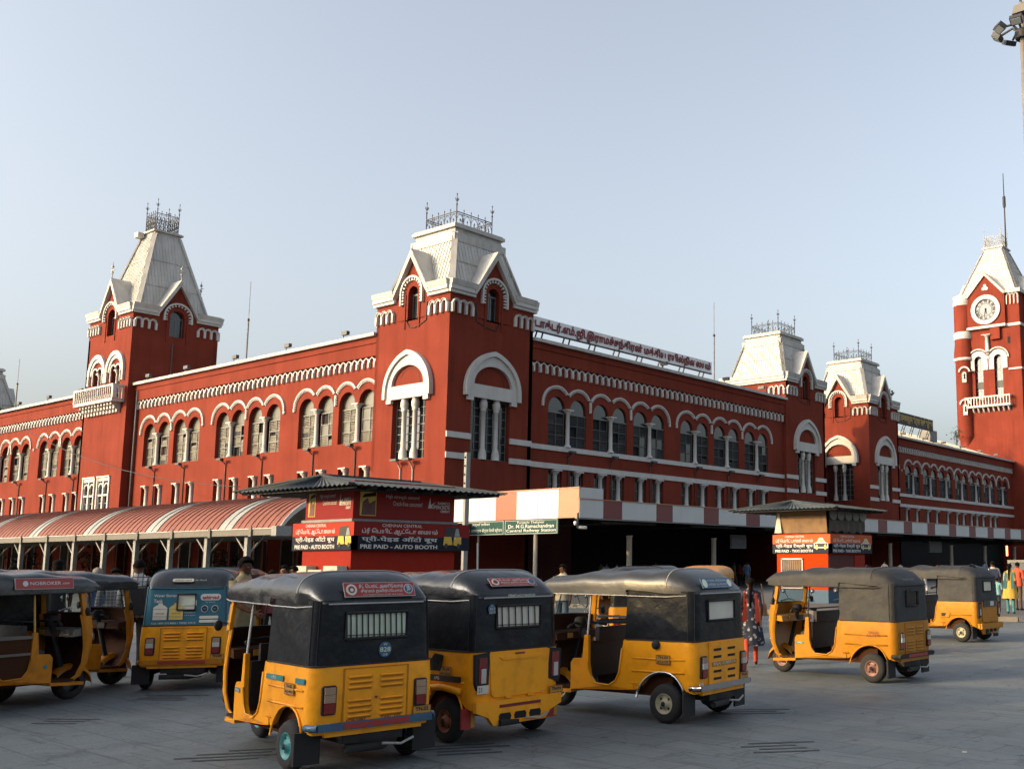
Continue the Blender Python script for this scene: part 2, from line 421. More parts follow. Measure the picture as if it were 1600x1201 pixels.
def wing(fr, u0, u1, groups, lows, ww, bands, zsill=9.6, zs=12.17, eave=16.38, depth=13, zbot=0, shade=False, zlow=(6.1, 8.0), name='wing'):
    """one two-storey range: wall with real openings, then windows, columns, moulds, cornice, roof"""
    mb = MB(); k = 'red_wall'; hl = .66 if shade else .6
    pairs = [(a, b) for g in groups for a, b in g]
    lowh = [[(c-hl, zlow[0]), (c+hl, zlow[0]), (c+hl, zlow[1]-.06), (c-hl, zlow[1]-.06)] for c in lows]; rv = .2 if shade else .38; wd = -.14 if shade else -.34
    wrow(mb, fr, u0, u1, zbot, 5.4, [], k) if not shade else wrow(mb, fr, u0, u1, 4.9, 5.4, [], k)
    wrow(mb, fr, u0, u1, 5.4, 8.7, lowh, k, .45 if not shade else .25)
    wrow(mb, fr, u0, u1, 8.7, 14.0, [pair_hole(a, b, ww, zsill, zs) for a, b in pairs], k, rv)
    wrow(mb, fr, u0, u1, 14.0, eave, [], k)
    mb.fbox(fr, u0, u1, 15.12, 15.95, .004, .2, k); mb.fbox(fr, u0, u1, 15.95, eave-.02, .004, .27, k)
    w = mb.build('wing_wall', station)
    for a, b in pairs:
        louvre_window(w, fr, a, ww, zsill, zs, wd, 'slat_dark' if shade else 'slat', 'pane' if shade else 'pane_green', RN, 'frame_shade' if shade else 'frame_grey')
        louvre_window(w, fr, b, ww, zsill, zs, wd, 'slat_dark' if shade else 'slat', 'pane' if shade else 'pane_green', RN, 'frame_shade' if shade else 'frame_grey')
        c = MB(); column(c, fr, (a+b)/2, -.12 if not shade else .02, zsill, zs+.02, .15); c.build('column', w)
    for c in lows:
        q = MB(); column(q, fr, c+.08, -.1, zlow[0], zlow[1], .17); q.build('column', w)
        q = MB(); q.prism(fr, [(c-hl, zlow[0]), (c+hl, zlow[0]), (c+hl, zlow[1]), (c-hl, zlow[1])], (-.45 if not shade else -.25), (-.43 if not shade else -.23), 'pane', sides=False); dd = -.43 if not shade else -.23
        for uu in (c-hl+.05, c-.2, c+.2, c+hl-.05): q.fbox(fr, uu-.02, uu+.02, zlow[0], zlow[1]-.06, dd, dd+.03, 'frame_grey')
        q.fbox(fr, c-hl, c+hl, (zlow[0]+zlow[1])/2-.02, (zlow[0]+zlow[1])/2+.02, dd, dd+.035, 'frame_grey')
        q.build('window', w)
    for g in groups: hood_group(w, fr, [x for p in g for x in p], 1.3, 12.44, 12.2)
    frieze(w, fr, u0, u1)
    for z0, z1 in bands:
        q = MB(); q.fbox(fr, u0, u1, z0, z1, .003, .09, 'white_trim'); q.build('string_course', w)
    q = MB(); q.fbox(fr, u0, u1, eave, eave+.07, -.2, .52, 'roof_trim'); q.fbox(fr, u0, u1, eave+.07, eave+.22, .3, .52, 'roof_trim')
    q.build('gutter', w)
    return w
A_pairs = [(-85.89, -83.57), (-81.1, -78.96), (-74.83, -72.72), (-70.4, -68.1), (-64.06, -61.85), (-59.45, -57.3)]
A_low = [-85.98, -83.8, -81.1, -78.97, -75.0, -72.8, -70.25, -68.2, -64.14, -61.99, -59.5, -57.24]
wA = wing(FA, -88.34, -56.2, [A_pairs[0:2], A_pairs[2:4], A_pairs[4:6]], A_low, 1.75, [])
L_pairs = [(-144.6, -142.4), (-139.7, -137.5), (-133.2, -131.0), (-128.4, -126.2), (-121.8, -119.6), (-116.95, -114.1+.1), (-111.8, -109.45), (-105.55, -103.3), (-100.9, -98.6)]
wL = wing(FA, -150, -96.2, [L_pairs[0:2], L_pairs[2:4], L_pairs[4:6], L_pairs[6:7]+[L_pairs[7]], L_pairs[8:9]], [-116, -113.77, -111.4, -109.24, -104.82, -102.83, -100.12, -98.2], 1.75, [])
B_pairs = [(50.1, 52.2), (54.55, 56.6), (58.95, 61.0), (64.66, 66.75), (69.15, 71.15), (73.62, 75.65)]
B_low = [50.05, 52.16, 54.58, 56.5, 59.02, 61.06, 64.66, 66.78, 69.09, 71.31, 73.72, 75.73]
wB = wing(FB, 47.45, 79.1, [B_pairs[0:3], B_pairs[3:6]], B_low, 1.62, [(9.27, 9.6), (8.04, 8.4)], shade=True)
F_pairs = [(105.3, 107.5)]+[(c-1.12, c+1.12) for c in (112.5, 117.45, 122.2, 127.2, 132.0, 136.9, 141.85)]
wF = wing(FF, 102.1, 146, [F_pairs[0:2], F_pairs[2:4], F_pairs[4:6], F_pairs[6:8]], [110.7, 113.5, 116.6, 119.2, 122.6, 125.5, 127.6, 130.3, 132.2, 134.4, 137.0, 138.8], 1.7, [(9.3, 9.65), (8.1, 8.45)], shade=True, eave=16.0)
# roofs of the ranges, a few lines of cladding standing proud
def range_roof(fr, u0, u1, ez, rise, depth, h0=0, h1=0):
    q = MB(); a, b = fr.P(u0, ez, .4), fr.P(u1, ez, .4)
    r0_, r1_ = fr.P(u0+h0, ez+rise, -depth/2), fr.P(u1-h1, ez+rise, -depth/2); c, d = fr.P(u0, ez, -depth), fr.P(u1, ez, -depth)
    q.quad(a, b, r1_, r0_, 'wing_roof'); q.quad(r0_, r1_, d, c, 'wing_roof'); q.add([a, r0_, c], [(0, 1, 2)], 'wing_roof'); q.add([b, d, r1_], [(0, 1, 2)], 'wing_roof')
    n = int((u1-u0)/1.1)
    for i in range(1, n):
        u = u0+(u1-u0)*i/n; t = min(1, (u-u0)/h0 if h0 else 1, (u1-u)/h1 if h1 else 1)
        q.bar(fr.P(u, ez+.03, .38), fr.P(u, ez+.03+rise*t, -depth/2*t), .05, .06, 'wing_roof')
    return q.build('range_roof', station)
range_roof(FA, -88.34, -56.2, 16.45, 1.9, 13); range_roof(FA, -150, -96, 16.3, 1.9, 13)
range_roof(FB, 47.4, 79.1, 16.45, 1.9, 13); range_roof(FF, 102.1, 146, 16.07, 2.6, 13, 0, 9)
# cores of the ranges (so nothing shows through); near-black hall walls stand in for shade
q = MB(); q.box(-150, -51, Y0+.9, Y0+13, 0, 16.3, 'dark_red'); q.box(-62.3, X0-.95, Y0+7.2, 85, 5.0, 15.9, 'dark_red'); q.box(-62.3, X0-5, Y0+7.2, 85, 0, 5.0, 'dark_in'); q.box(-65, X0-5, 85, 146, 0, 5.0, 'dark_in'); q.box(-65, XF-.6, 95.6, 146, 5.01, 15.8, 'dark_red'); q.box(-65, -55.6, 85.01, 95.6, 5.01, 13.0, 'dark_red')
q.build('inner_wall', station)
# entrance porch between the twin towers
FP = Fr((-54.5, 0, 0), (0, 1, 0), (1, 0, 0)); q = MB(); q.fbox(FP, 86.1, 95.3, 5, 13.3, -1, 0, 'red_wall'); q.fbox(FP, 86.1, 95.3, 12.8, 13.4, .003, .3, 'white_trim'); q.build('porch_wall', station)

def fence_iron(parent, cx, cy, z, h, w, finial=1.0, k='iron', solid=False):
    """roof cresting: four sides of pointed iron arches between corner finials"""
    mb = MB(); P4 = [(cx-w, cy-w), (cx+w, cy-w), (cx+w, cy+w), (cx-w, cy+w)]
    for i in range(4):
        (xa, ya), (xb, yb) = P4[i], P4[(i+1) % 4]; a, b = V((xa, ya, z)), V((xb, yb, z)); n = 5
        mb.bar(a+ZUP*.06, b+ZUP*.06, .035, .04, k); mb.bar(a+ZUP*h, b+ZUP*h, .04, .05, k); mb.bar(a+ZUP*(h-.12), b+ZUP*(h-.12), .03, .03, k)
        for j in range(n+1):
            p = a.lerp(b, j/n); mb.bar(p, p+ZUP*(h+(.18 if 0 < j < n else 0)), .03, .03, k)
            if 0 < j < n: mb.lathe(p+ZUP*(h+.1), [(.0, 0), (.05, .07), (.0, .2)], k, 4)
            if j < n:
                e = a.lerp(b, (j+1)/n); m = (p+e)/2
                pts = [p.lerp(m, .03)+ZUP*(.1), p.lerp(m, .08)+ZUP*(h*.5), p.lerp(m, .45)+ZUP*(h*.74), m+ZUP*(h*.86)]
                mb.tube(pts, .016, k, 4); pts = [e.lerp(m, .03)+ZUP*(.1), e.lerp(m, .08)+ZUP*(h*.5), e.lerp(m, .45)+ZUP*(h*.74), m+ZUP*(h*.86)]; mb.tube(pts, .016, k, 4)
                mb.bar(m+ZUP*.06, m+ZUP*(h*.42), .02, .02, k); mb.lathe(m+ZUP*(h*.36), [(.0, 0), (.06, .08), (.0, .22)], k, 4)
                if solid:
                    for t in range(3):
                        mb.tube([p.lerp(e, .5)+ZUP*(h*(.2+.25*t))+ (e-p)*(.34*cos(w_)) + ZUP*(.15*sin(w_)) for w_ in [x_*pi/4 for x_ in range(9)]], .02, k, 4)
    cr = mb.build('cresting', parent)
    for x, y in P4:
        f = MB(); H = h+finial; f.lathe((x, y, z), [(.035, 0), (.035, H*.62), (.07, H*.64), (.03, H*.68), (.03, H*.78), (.06, H*.8), (.02, H*.84), (.02, H*.93), (.05, H*.95), (0, H)], k, 6)
        for s_, t_ in ((1, 0), (-1, 0), (0, 1), (0, -1)):
            f.tube([(x, y, z+H*.74), (x+s_*.11, y+t_*.11, z+H*.77), (x+s_*.15, y+t_*.15, z+H*.83)], .016, k, 4)
        f.build('finial', parent)
    return cr
def tower_roof(parent, cx, cy, hx, hy, zb, zt, tw, lip_h=.62, gab=None, ribs=True, seams=(.33, .66)):
    """steep pyramid roof clad in ribbed sheet with hip cappings, ending in a moulded platform"""
    mb = MB(); b = [(cx-hx, cy-hy), (cx+hx, cy-hy), (cx+hx, cy+hy), (cx-hx, cy+hy)]; t = [(cx-tw, cy-tw), (cx+tw, cy-tw), (cx+tw, cy+tw), (cx-tw, cy+tw)]
    for i in range(4):
        a0, a1, b0, b1 = V((*b[i], zb)), V((*b[(i+1) % 4], zb)), V((*t[i], zt)), V((*t[(i+1) % 4], zt))
        mb.quad(a0, a1, b1, b0, 'roof_sheet')
        L_ = (a1-a0).length; ux = (a1-a0)/L_; up_ = ((b0+b1)/2-(a0+a1)/2); n = int(L_/.27); nrm = ux.cross(up_.normalized()); in0 = (b0-a0).dot(ux)
        for j in range(1, n):
            s_ = L_*j/n; tt = min(1, s_/in0, (L_-s_)/in0)
            p = a0+ux*s_; mb.bar(p+nrm*.01, p+up_*tt+nrm*.01, .06, .045, 'roof_sheet')
        for sm in seams:
            p, q_ = a0.lerp(b0, sm), a1.lerp(b1, sm); mb.bar(p+nrm*.035, q_+nrm*.02, .05, .04, 'roof_trim')
        mb.bar(a0-ux*0+nrm*.03, b0+nrm*.03, .34, .1, 'roof_trim')
        mb.bar(a1+nrm*.03, b1+nrm*.03, .34, .1, 'roof_trim')
    mb.box(cx-hx+.1, cx+hx-.1, cy-hy+.1, cy+hy-.1, zb-.3, zb-.02, 'roof_trim')
    mb.build('tower_roof', parent)
    q = MB()
    if lip_h > .61: q.box(cx-tw-.24, cx+tw+.24, cy-tw-.24, cy+tw+.24, zt-.62, zt-.103, 'roof_trim')
    q.box(cx-tw-.02, cx+tw+.02, cy-tw-.02, cy+tw+.02, zt-.1, zt+lip_h*.5, 'roof_trim'); q.box(cx-tw-.2, cx+tw+.2, cy-tw-.2, cy+tw+.2, zt+lip_h*.5, zt+lip_h*.85, 'roof_trim')
    q.box(cx-tw-.1, cx+tw+.1, cy-tw-.1, cy+tw+.1, zt+lip_h*.85, zt+lip_h, 'roof_trim'); q.build('roof_platform', parent)
def corbels(parent, fr, u0, u1, zt, h=.85, n=3):
    q = MB(); p = (u1-u0)/n; r = p*.5
    for i in range(n):
        c = u0+p*(i+.5); zz = zt-r
        q.ring(fr, c, zz, r*.62, r*1.04, 0, 180, .004, .16, 'white_trim', 8)
        q.ring(fr, c, zz, r*.98, r*1.1, 0, 180, .004, .22, 'white_trim', 8)
    for i in range(n+1):
        u = u0+p*i; w = p*.17
        q.prism(fr, [(u-w, zt-r), (u-w*.75, zt-h), (u+w*.75, zt-h), (u+w, zt-r)][::-1], .004, .19, 'white_trim')
    q.build('corbel_arches', parent)
def small_hood(parent, fr, cu, cz, R, zlow):
    q = MB(); q.ring(fr, cu, cz, R-.13, R, 0, 180, .004, .2, 'white_trim', 14)
    for sx in (-1, 1): q.fbox(fr, cu+sx*(R-.065)-.065, cu+sx*(R-.065)+.065, zlow, cz, .004, .198, 'white_trim')
    m = 11
    for i in range(m):
        w = radians(180*(i+.5)/m); r1, r2 = R-.32, R-.12; tu, tz = -sin(w)*.055, cos(w)*.055
        q.prism(fr, [(cu+r1*cos(w)-tu, cz+r1*sin(w)-tz), (cu+r2*cos(w)-tu, cz+r2*sin(w)-tz), (cu+r2*cos(w)+tu, cz+r2*sin(w)+tz), (cu+r1*cos(w)+tu, cz+r1*sin(w)+tz)], .004, .14, 'white_trim')
    z = zlow+.05
    while z < cz-.05:
        for sx in (-1, 1): a, b = sorted((cu+sx*(R-.32), cu+sx*(R-.12))); q.fbox(fr, a, b, z, z+.1, .004, .14, 'white_trim')
        z += .2
    q.build('window_hood', parent)
def upper_stage(parent, fr, hw, zc, z0, gh=2.75, ww=.95, wt=.92, wb=-1.3, blind=False, full=True):
    """top stage of a tower face: gabled centre with an arched window, corbel arches, cornice; zc = cornice underside"""
    w = MB(); g = 1.55; k = 'red_wall'
    wr = wt-ww/2
    hole = lancet(0, ww, zc+wb, zc+wr)
    cell(w, fr, -hw, -g, z0, zc+.9, None, k); cell(w, fr, g, hw, z0, zc+.9, None, k)
    cell(w, fr, 0, 0, 0, 0, hole, k, .45, outer=[(-g, z0), (g, z0), (g, zc+.45), (0, zc+.45+gh-.25), (-g, zc+.45)])
    # recessed reveal step below the window
    w.fbox(fr, -ww/2-.28, -ww/2-.18, zc+wb-.5, zc+wr, .003, .06, k); w.fbox(fr, ww/2+.18, ww/2+.28, zc+wb-.5, zc+wr, .003, .06, k)
    o = w.build('gable_wall', parent)
    if blind:
        q = MB(); q.prism(fr, hole, -.46, -.44, 'red_wall', sides=False); q.build('blind_panel', parent)
    else:
        q = MB(); q.prism(fr, hole, -.42, -.40, 'pane', sides=False); q.fbox(fr, -ww/2, ww/2, zc+wr-.05, zc+wr+.05, -.40, -.36, 'frame_grey')
        for uu in (-ww/2+.03, 0, ww/2-.03): q.fbox(fr, uu-.025, uu+.025, zc+wb, zc+wr-.05, -.40, -.37, 'frame_grey')
        q.build('window', parent)
    small_hood(parent, fr, 0, zc+wr+.05, ww/2+.62, zc-.25)
    corbels(parent, fr, -hw+.12, -g-.25, zc-.38, n=3 if hw < 3.7 else 4); corbels(parent, fr, g+.25, hw-.12, zc-.38, n=3 if hw < 3.7 else 4)
    for a, b in ((-hw-.16, -g-.08), (g+.08, hw+.0)):
        q = MB(); q.fbox(fr, a, b, zc, zc+.20, .004, .2, 'white_trim'); q.fbox(fr, a, b, zc+.20, zc+.46, .004, .3, 'white_trim')
        q.hexa([fr.P(a-.0, zc+.46, -.2), fr.P(b, zc+.46, -.2), fr.P(b, zc+.46, .33), fr.P(a, zc+.46, .33), fr.P(a, zc+.86, -.2), fr.P(b, zc+.86, -.2), fr.P(b, zc+.80, .40), fr.P(a, zc+.80, .40)], 'roof_trim')
        q.build('cornice', parent)
    # raking verges and the little dormer roof behind the gable
    q = MB(); gw, ap = g+.28, zc+.45+gh
    for sx in (-1, 1):
        q.hexa([fr.P(sx*gw, zc+.32, -.1), fr.P(sx*gw, zc+.32, .32), fr.P(sx*(gw-.24), zc+.32, .32), fr.P(sx*(gw-.24), zc+.32, -.1),
                fr.P(0, ap+.08, -.1), fr.P(0, ap+.08, .32), fr.P(0, ap-.42, .32), fr.P(0, ap-.42, -.1)], 'roof_trim')
        q.hexa([fr.P(sx*gw, zc+.4, -2.4), fr.P(sx*gw, zc+.4, .3), fr.P(sx*(gw-.06), zc+.36, .3), fr.P(sx*(gw-.06), zc+.36, -2.4),
                fr.P(0, ap+.12, -2.4), fr.P(0, ap+.12, .3), fr.P(0, ap+.02, .3), fr.P(0, ap+.02, -2.4)], 'roof_sheet')
    q.build('gable_roof', parent)
    if gh > 2.8:
        q = MB(); q.lathe(fr.P(0, ap, .2), [(.05, 0), (.04, .5), (.12, .6), (.04, .72), (.03, 1.0), (.14, 1.1), (.04, 1.25), (0, 1.6)], 'grey_iron', 6)
        q.bar(fr.P(-.35, ap+.8, .2), fr.P(.35, ap+.8, .2), .06, .06, 'grey_iron'); q.build('gable_finial', parent)
def great_window(parent, fr, z_w=8.15, bands=False, rmul=1.0, floor=0, hw=3.5, wallz=17.0, mull='white_trim', pane='pane'):
    """lower stage of a tower face: pointed white arch, tympanum, lintel, three lights with two columns"""
    w = MB(); k = 'red_wall'; hwn = 1.6
    wrow(w, fr, -hw, hw, floor, z_w-.6, [], k); 
    wrow(w, fr, -hw, hw, z_w-.6, wallz, [[(-hwn, z_w), (hwn, z_w), (hwn, 11.95), (-hwn, 11.95)]], k, .4)
    if bands:
        pass
    o = w.build('tower_wall', parent)
    s = MB()
    # outer pointed arch: two arcs meeting at an apex 15.0
    def pointed(r, az, sp, n=12):
        L_ = []; cx = r*.28; R_ = r+cx; am = math.acos(cx/R_); sc = az/(R_*sin(am))
        for i in range(n+1):
            a = am*i/n; L_.append((-cx+R_*cos(a), sp+R_*sin(a)*sc))
        return L_+[(-u, z) for u, z in L_[::-1][1:]]
    A = [(2.28, 12.0)]+pointed(2.28, 2.55, 12.45)+[(-2.28, 12.0)]; B = [(2.03, 12.0)]+pointed(2.03, 2.25, 12.45)+[(-2.03, 12.0)]
    s.band(fr, A, B, .004, .34, 'white_trim')
    A2 = [(2.03, 11.72)]+pointed(2.03, 2.25, 12.45)+[(-2.03, 11.72)]; n_ = len(A2)
    C = [(1.56, 11.72)]+[(1.56*cos(radians(180*i/(n_-3))), 12.78+1.25*sin(radians(180*i/(n_-3)))) for i in range(n_-2)]+[(-1.56, 11.72)]
    s.band(fr, A2, C, .004, .2, 'white_trim')
    s.fbox(fr, -1.56, 1.56, 11.95, 12.78, .004, .197, 'white_trim')
    s.ring(fr, 0, 12.8, 1.02, 1.07, 0, 150, .004, .02, 'dark_red', 14)
    s.build('arch_surround', parent)
    q = MB(); q.prism(fr, [(-hwn, z_w), (hwn, z_w), (hwn, 11.95), (-hwn, 11.95)], -.39, -.37, pane, sides=False)
    for i in range(7):
        if i not in (2, 4): u = -hwn+.03+(2*hwn-.06)*i/6; q.fbox(fr, u-.025, u+.025, z_w, 11.95, -.37, -.33, 'frame_grey')
    for i in range(8): z = z_w+.05+(11.85-z_w)*i/7; q.fbox(fr, -hwn, hwn, z-.022, z+.022, -.365, -.335, 'frame_grey')
    q.build('window', parent)
    for u in (-.53, .53):
        q = MB(); c = fr.P(u, z_w, -.1); r = .15
        q.lathe(c, [(.26, 0), (.26, .35), (.2, .6), (r, .75), (r, 3.0), (.22, 3.05), (r*1.05, 3.12), (.25, 3.3), (.26, 3.55), (.2, 3.7), (.22, 3.8)], 'white_trim', 8)
        q.build('column', parent)
    if bands:
        for z0, z1 in ((9.3, 9.66), (8.04, 8.4)):
            for a, b in ((-hw, -hwn), (hwn, hw)): q = MB(); q.fbox(fr, a, b, z0, z1, .003, .09, 'white_trim'); q.build('string_course', parent)
def plain_faces(q, cx, cy, hx, hy, z1, k='red_wall', ins=.02):
    # the two far sides of a tower
    q.quad((cx-hx, cy-hy, 0), (cx-hx, cy+hy, 0), (cx-hx, cy+hy, z1), (cx-hx, cy-hy, z1), k)
    q.quad((cx-hx, cy+hy, 0), (cx+hx, cy+hy, 0), (cx+hx, cy+hy, z1), (cx-hx, cy+hy, z1), k)
def face_frames(cx, cy, hx, hy): return Fr((cx, cy-hy, 0), (1, 0, 0), (0, -1, 0)), Fr((cx+hx, cy, 0), (0, 1, 0), (1, 0, 0)), Fr((cx-hx, cy, 0), (0, -1, 0), (-1, 0, 0)), Fr((cx, cy+hy, 0), (-1, 0, 0), (0, 1, 0))
def main_tower(x0, x1, y0, y1, label, blind=False, plain=False):
    cx, cy, hx, hy = (x0+x1)/2, (y0+y1)/2, (x1-x0)/2, (y1-y0)/2
    q = MB(); q.box(x0+.55, x1-.55, y0+.55, y1-.55, 0, 19.0, 'dark_red'); t = q.build('tower', station, label)
    fs = face_frames(cx, cy, hx, hy)
    great_window(t, fs[0], hw=hx); great_window(t, fs[1], bands=True, hw=hy)
    for i, f in enumerate(fs):
        h = hx if i in (0, 3) else hy
        if plain and i == 0:
            q = MB(); q.fbox(f, -h, h, 17.0, 19.0, -.3, 0, 'red_wall'); q.build('gable_wall', t); corbels(t, f, 1.8, h-.12, 17.82)
            q = MB(); q.fbox(f, -h-.16, h, 18.2, 18.4, .004, .2, 'white_trim'); q.fbox(f, -h-.16, h, 18.4, 18.66, .004, .3, 'white_trim'); q.fbox(f, -h-.16, h, 18.66, 19.04, -.2, .38, 'roof_trim'); q.build('cornice', t)
        else: upper_stage(t, f, h, 18.2, 17.0, blind=blind and i == 0)
        if i > 1: q = MB(); q.fbox(f, -h, h, 0, 17.0, -.3, 0, 'red_wall'); q.build('tower_wall', t)
    tower_roof(t, cx, cy, hx-.5, hy-.5, 18.95, 22.72, 1.93, gab=True, seams=(.45,))
    fence_iron(t, cx, cy, 23.34, .95, 1.5, 1.25)
    # stone string along the base of the platform and cable on the wall
    q = MB(); f = fs[0]; pts = [f.P(-.5, 16.95, .04), f.P(-.2, 16.45, .03), f.P(.3, 16.4, .03), f.P(.9, 16.55, .03), f.P(1.4, 16.75, .03), f.P(1.45, 17.9, .03)]; q.tube(pts, .03, 'black', 4); q.build('cable', t)
    q = MB(); f = fs[1]; pts = [f.P(.5, 16.95, .04), f.P(.2, 16.4, .03), f.P(-.5, 16.5, .03), f.P(-1.4, 16.75, .03), f.P(-1.45, 17.9, .03)]; q.tube(pts, .03, 'black', 4); q.build('cable', t)
    return t
T1 = main_tower(-56.2, X0, Y0, 47.45, 'nearest square tower at the corner, sunlit on its left face')
T3 = main_tower(-56.1, X0, 79.1, 86.15, 'tower at the far end of the shaded front, right after the rooftop sign', plain=True)
T4 = main_tower(-56.1, X0, 95.3, 102.15, 'second of the twin towers, partly hidden behind its neighbour', blind=True)
T0 = main_tower(-136, -129.2, 40.2, 47.3, 'pale tower roof peeping in at the left edge')
# ---------------------------------------------------------------- slim tower with the balcony
def slim_tower():
    x0, x1, y0, y1 = -96.1, -88.34, 39.91, 47.2; cx, cy, hx, hy = (x0+x1)/2, (y0+y1)/2, (x1-x0)/2, (y1-y0)/2
    q = MB(); q.box(x0+.55, x1-.55, y0+.55, y1-.55, 0, 23.4, 'dark_red'); t = q.build('tower', station, 'tall tower on the left with a balcony and a steep pale roof')
    fs = face_frames(cx, cy, hx, hy); fr = fs[0]; k = 'red_wall'
    w = MB(); wrow(w, fr, -hx, hx, 0, 6.1, [], k)
    WW = [(-1.6, 1.15), (1.0, 1.15)]
    wrow(w, fr, -hx, hx, 6.1, 9.2, [[(c-.95, 6.2), (c+.95, 6.2), (c+.95, 8.7), (c-.95, 8.7)] for c, _ in WW], k, .2)
    wrow(w, fr, -hx, hx, 9.2, 15.4, [], k)
    C2 = [-1.62, 1.62]
    wrow(w, fr, -hx, hx, 15.4, 21.0, [pair_hole(c-.42, c+.42, .72, 15.5, 17.9, 6) for c in C2], k, .4)
    w.build('tower_wall', t)
    for c, _ in WW:          # white framed windows with twin pointed lights
        q = MB(); q.fbox(fr, c-1.12, c-.95, 6.0, 8.9, -.05, .1, 'white_trim'); q.fbox(fr, c+.95, c+1.12, 6.0, 8.9, -.05, .1, 'white_trim'); q.fbox(fr, c-1.12, c+1.12, 8.9, 9.02, -.05, .14, 'white_trim')
        q.prism(fr, [(c-.95, 6.2), (c+.95, 6.2), (c+.95, 8.7), (c-.95, 8.7)], -.18, -.16, 'pane', sides=False)
        q.fbox(fr, c-.95, c+.95, 8.6, 8.9, -.15, .04, 'white_trim'); q.fbox(fr, c-.09, c+.09, 6.2, 8.6, -.15, .06, 'white_trim')
        for s in (-1, 1):
            q.ring(fr, c+s*.5, 8.05, .30, .42, 0, 180, -.15, .02, 'white_trim', 8); q.fbox(fr, c+s*.5-.41, c+s*.5+.41, 7.35, 7.5, -.15, .02, 'white_trim'); q.fbox(fr, c+s*.92-.05, c+s*.92+.05, 6.2, 8.6, -.15, 0, 'white_trim')
            q.fbox(fr, c+s*.5-.02, c+s*.5+.02, 6.2, 7.4, -.15, -.1, 'white_trim'); q.fbox(fr, c+s*.5-.4, c+s*.5+.4, 6.75, 6.79, -.15, -.1, 'white_trim')
        q.build('window', t)
    for c in C2:
        q = MB(); q.ring(fr, c, 17.75, 1.28, 1.6, 0, 180, .004, .22, 'white_trim', 14, 1.1); q.ring(fr, c, 17.75, 1.0, 1.3, 0, 180, .004, .12, 'white_trim', 14, 1.1)
        for s in (-1, 1):
            a = c+s*1.45; q.fbox(fr, a-.12, a+.12, 16.9, 17.75, .004, .2, 'white_trim')
            q.ring(fr, c+s*.42, 17.9, .38, .5, 0, 180, .004, .1, 'white_trim', 8)
        q.fbox(fr, c-.9, c-.8, 16.9, 17.9, .004, .1, 'white_trim'); q.fbox(fr, c+.8, c+.9, 16.9, 17.9, .004, .1, 'white_trim')
        q.build('arch_surround', t)
        q = MB(); column(q, fr, c, -.1, 15.5, 17.9, .1); q.build('column', t)
        q = MB(); q.fbox(fr, c-.78, c+.78, 15.5, 18.3, -.38, -.36, 'pane')
        for u in (-.42, .42): q.fbox(fr, c+u-.02, c+u+.02, 15.5, 18.2, -.36, -.33, 'frame_grey')
        for z in (16, 16.5, 17, 17.5): q.fbox(fr, c-.78, c+.78, z-.02, z+.02, -.36, -.33, 'frame_grey')
        q.build('window', t)
    q = MB(); bw, d = 3.45, 1.0                       # balcony
    q.fbox(fr, -bw, bw, 15.0, 15.25, .004, d, 'white_trim'); q.fbox(fr, -bw-.1, bw+.1, 16.25, 16.42, d-.26, d+.02, 'white_trim')
    for s in (-1, 1): q.fbox(fr, s*bw-.12, s*bw+.12, 15.25, 16.25, d-.24, d, 'white_trim'); q.fbox(fr, s*(bw-.02)-.09, s*(bw-.02)+.09, 16.25, 16.4, .004, d-.27, 'white_trim')
    for i in range(19):
        u = -bw+.3+(2*bw-.6)*i/18; q.lathe(fr.P(u, 15.25, d-.12), [(.05, 0), (.085, .25), (.05, .5), (.06, .85), (.08, 1.0)], 'white_trim', 6)
    for j in range(3):
        for s in (-1, 1): q.fbox(fr, s*(bw-.02)-.05, s*(bw-.02)+.05, 15.25, 16.25, .12+.25*j, .22+.25*j, 'white_trim')
    q.build('balcony', t)
    q = MB()
    for i in range(11):
        u = -bw+.7+(2*bw-1.4)*i/10
        for a, b, c_, e in ((15.0, 14.78, .75, 0), (14.78, 14.5, .5, 0), (14.5, 14.2, .28, 0)): q.fbox(fr, u-.12, u+.12, b, a-.003, .004, c_, 'white_trim')
    q.build('balcony_bracket', t)
    f2 = fs[1]; w = MB(); wrow(w, f2, -hy, hy, 0, 21.0, [], k); w.build('tower_wall', t)
    for i, f in enumerate(fs):
        h = hx if i in (0, 3) else hy
        upper_stage(t, f, h, 22.55, 21.0, gh=2.9, ww=1.25, wt=.75, wb=-1.55)
        if i > 1: q = MB(); q.fbox(f, -h, h, 0, 21.0, -.3, 0, 'red_wall'); q.build('tower_wall', t)
    tower_roof(t, cx, cy, hx-.75, hy-.65, 23.3, 30.5, 1.1, lip_h=.4, seams=(.3, .64))
    fence_iron(t, cx, cy, 30.9, 1.55, .95, 1.35, solid=True)
    q = MB(); q.box(cx-1.3, cx-.6, cy-1.75, cy-1.2, 30.35, 30.8, 'white_trim'); q.build('cable_box', t)
    q = MB(); q.tube([(x1-.15, Y0+.1, 16.4), (x1+.3, Y0+.1, 16.3), (x1+.3, Y0+.1, 0)], .07, 'frame_grey'); q.build('drainpipe', t)
    q = MB(); q.tube([f2.P(-.3, 20.4, .05), f2.P(-.3, 16.5, .05)], .05, 'frame_grey'); q.build('conduit', t)
    return t
slim_tower()
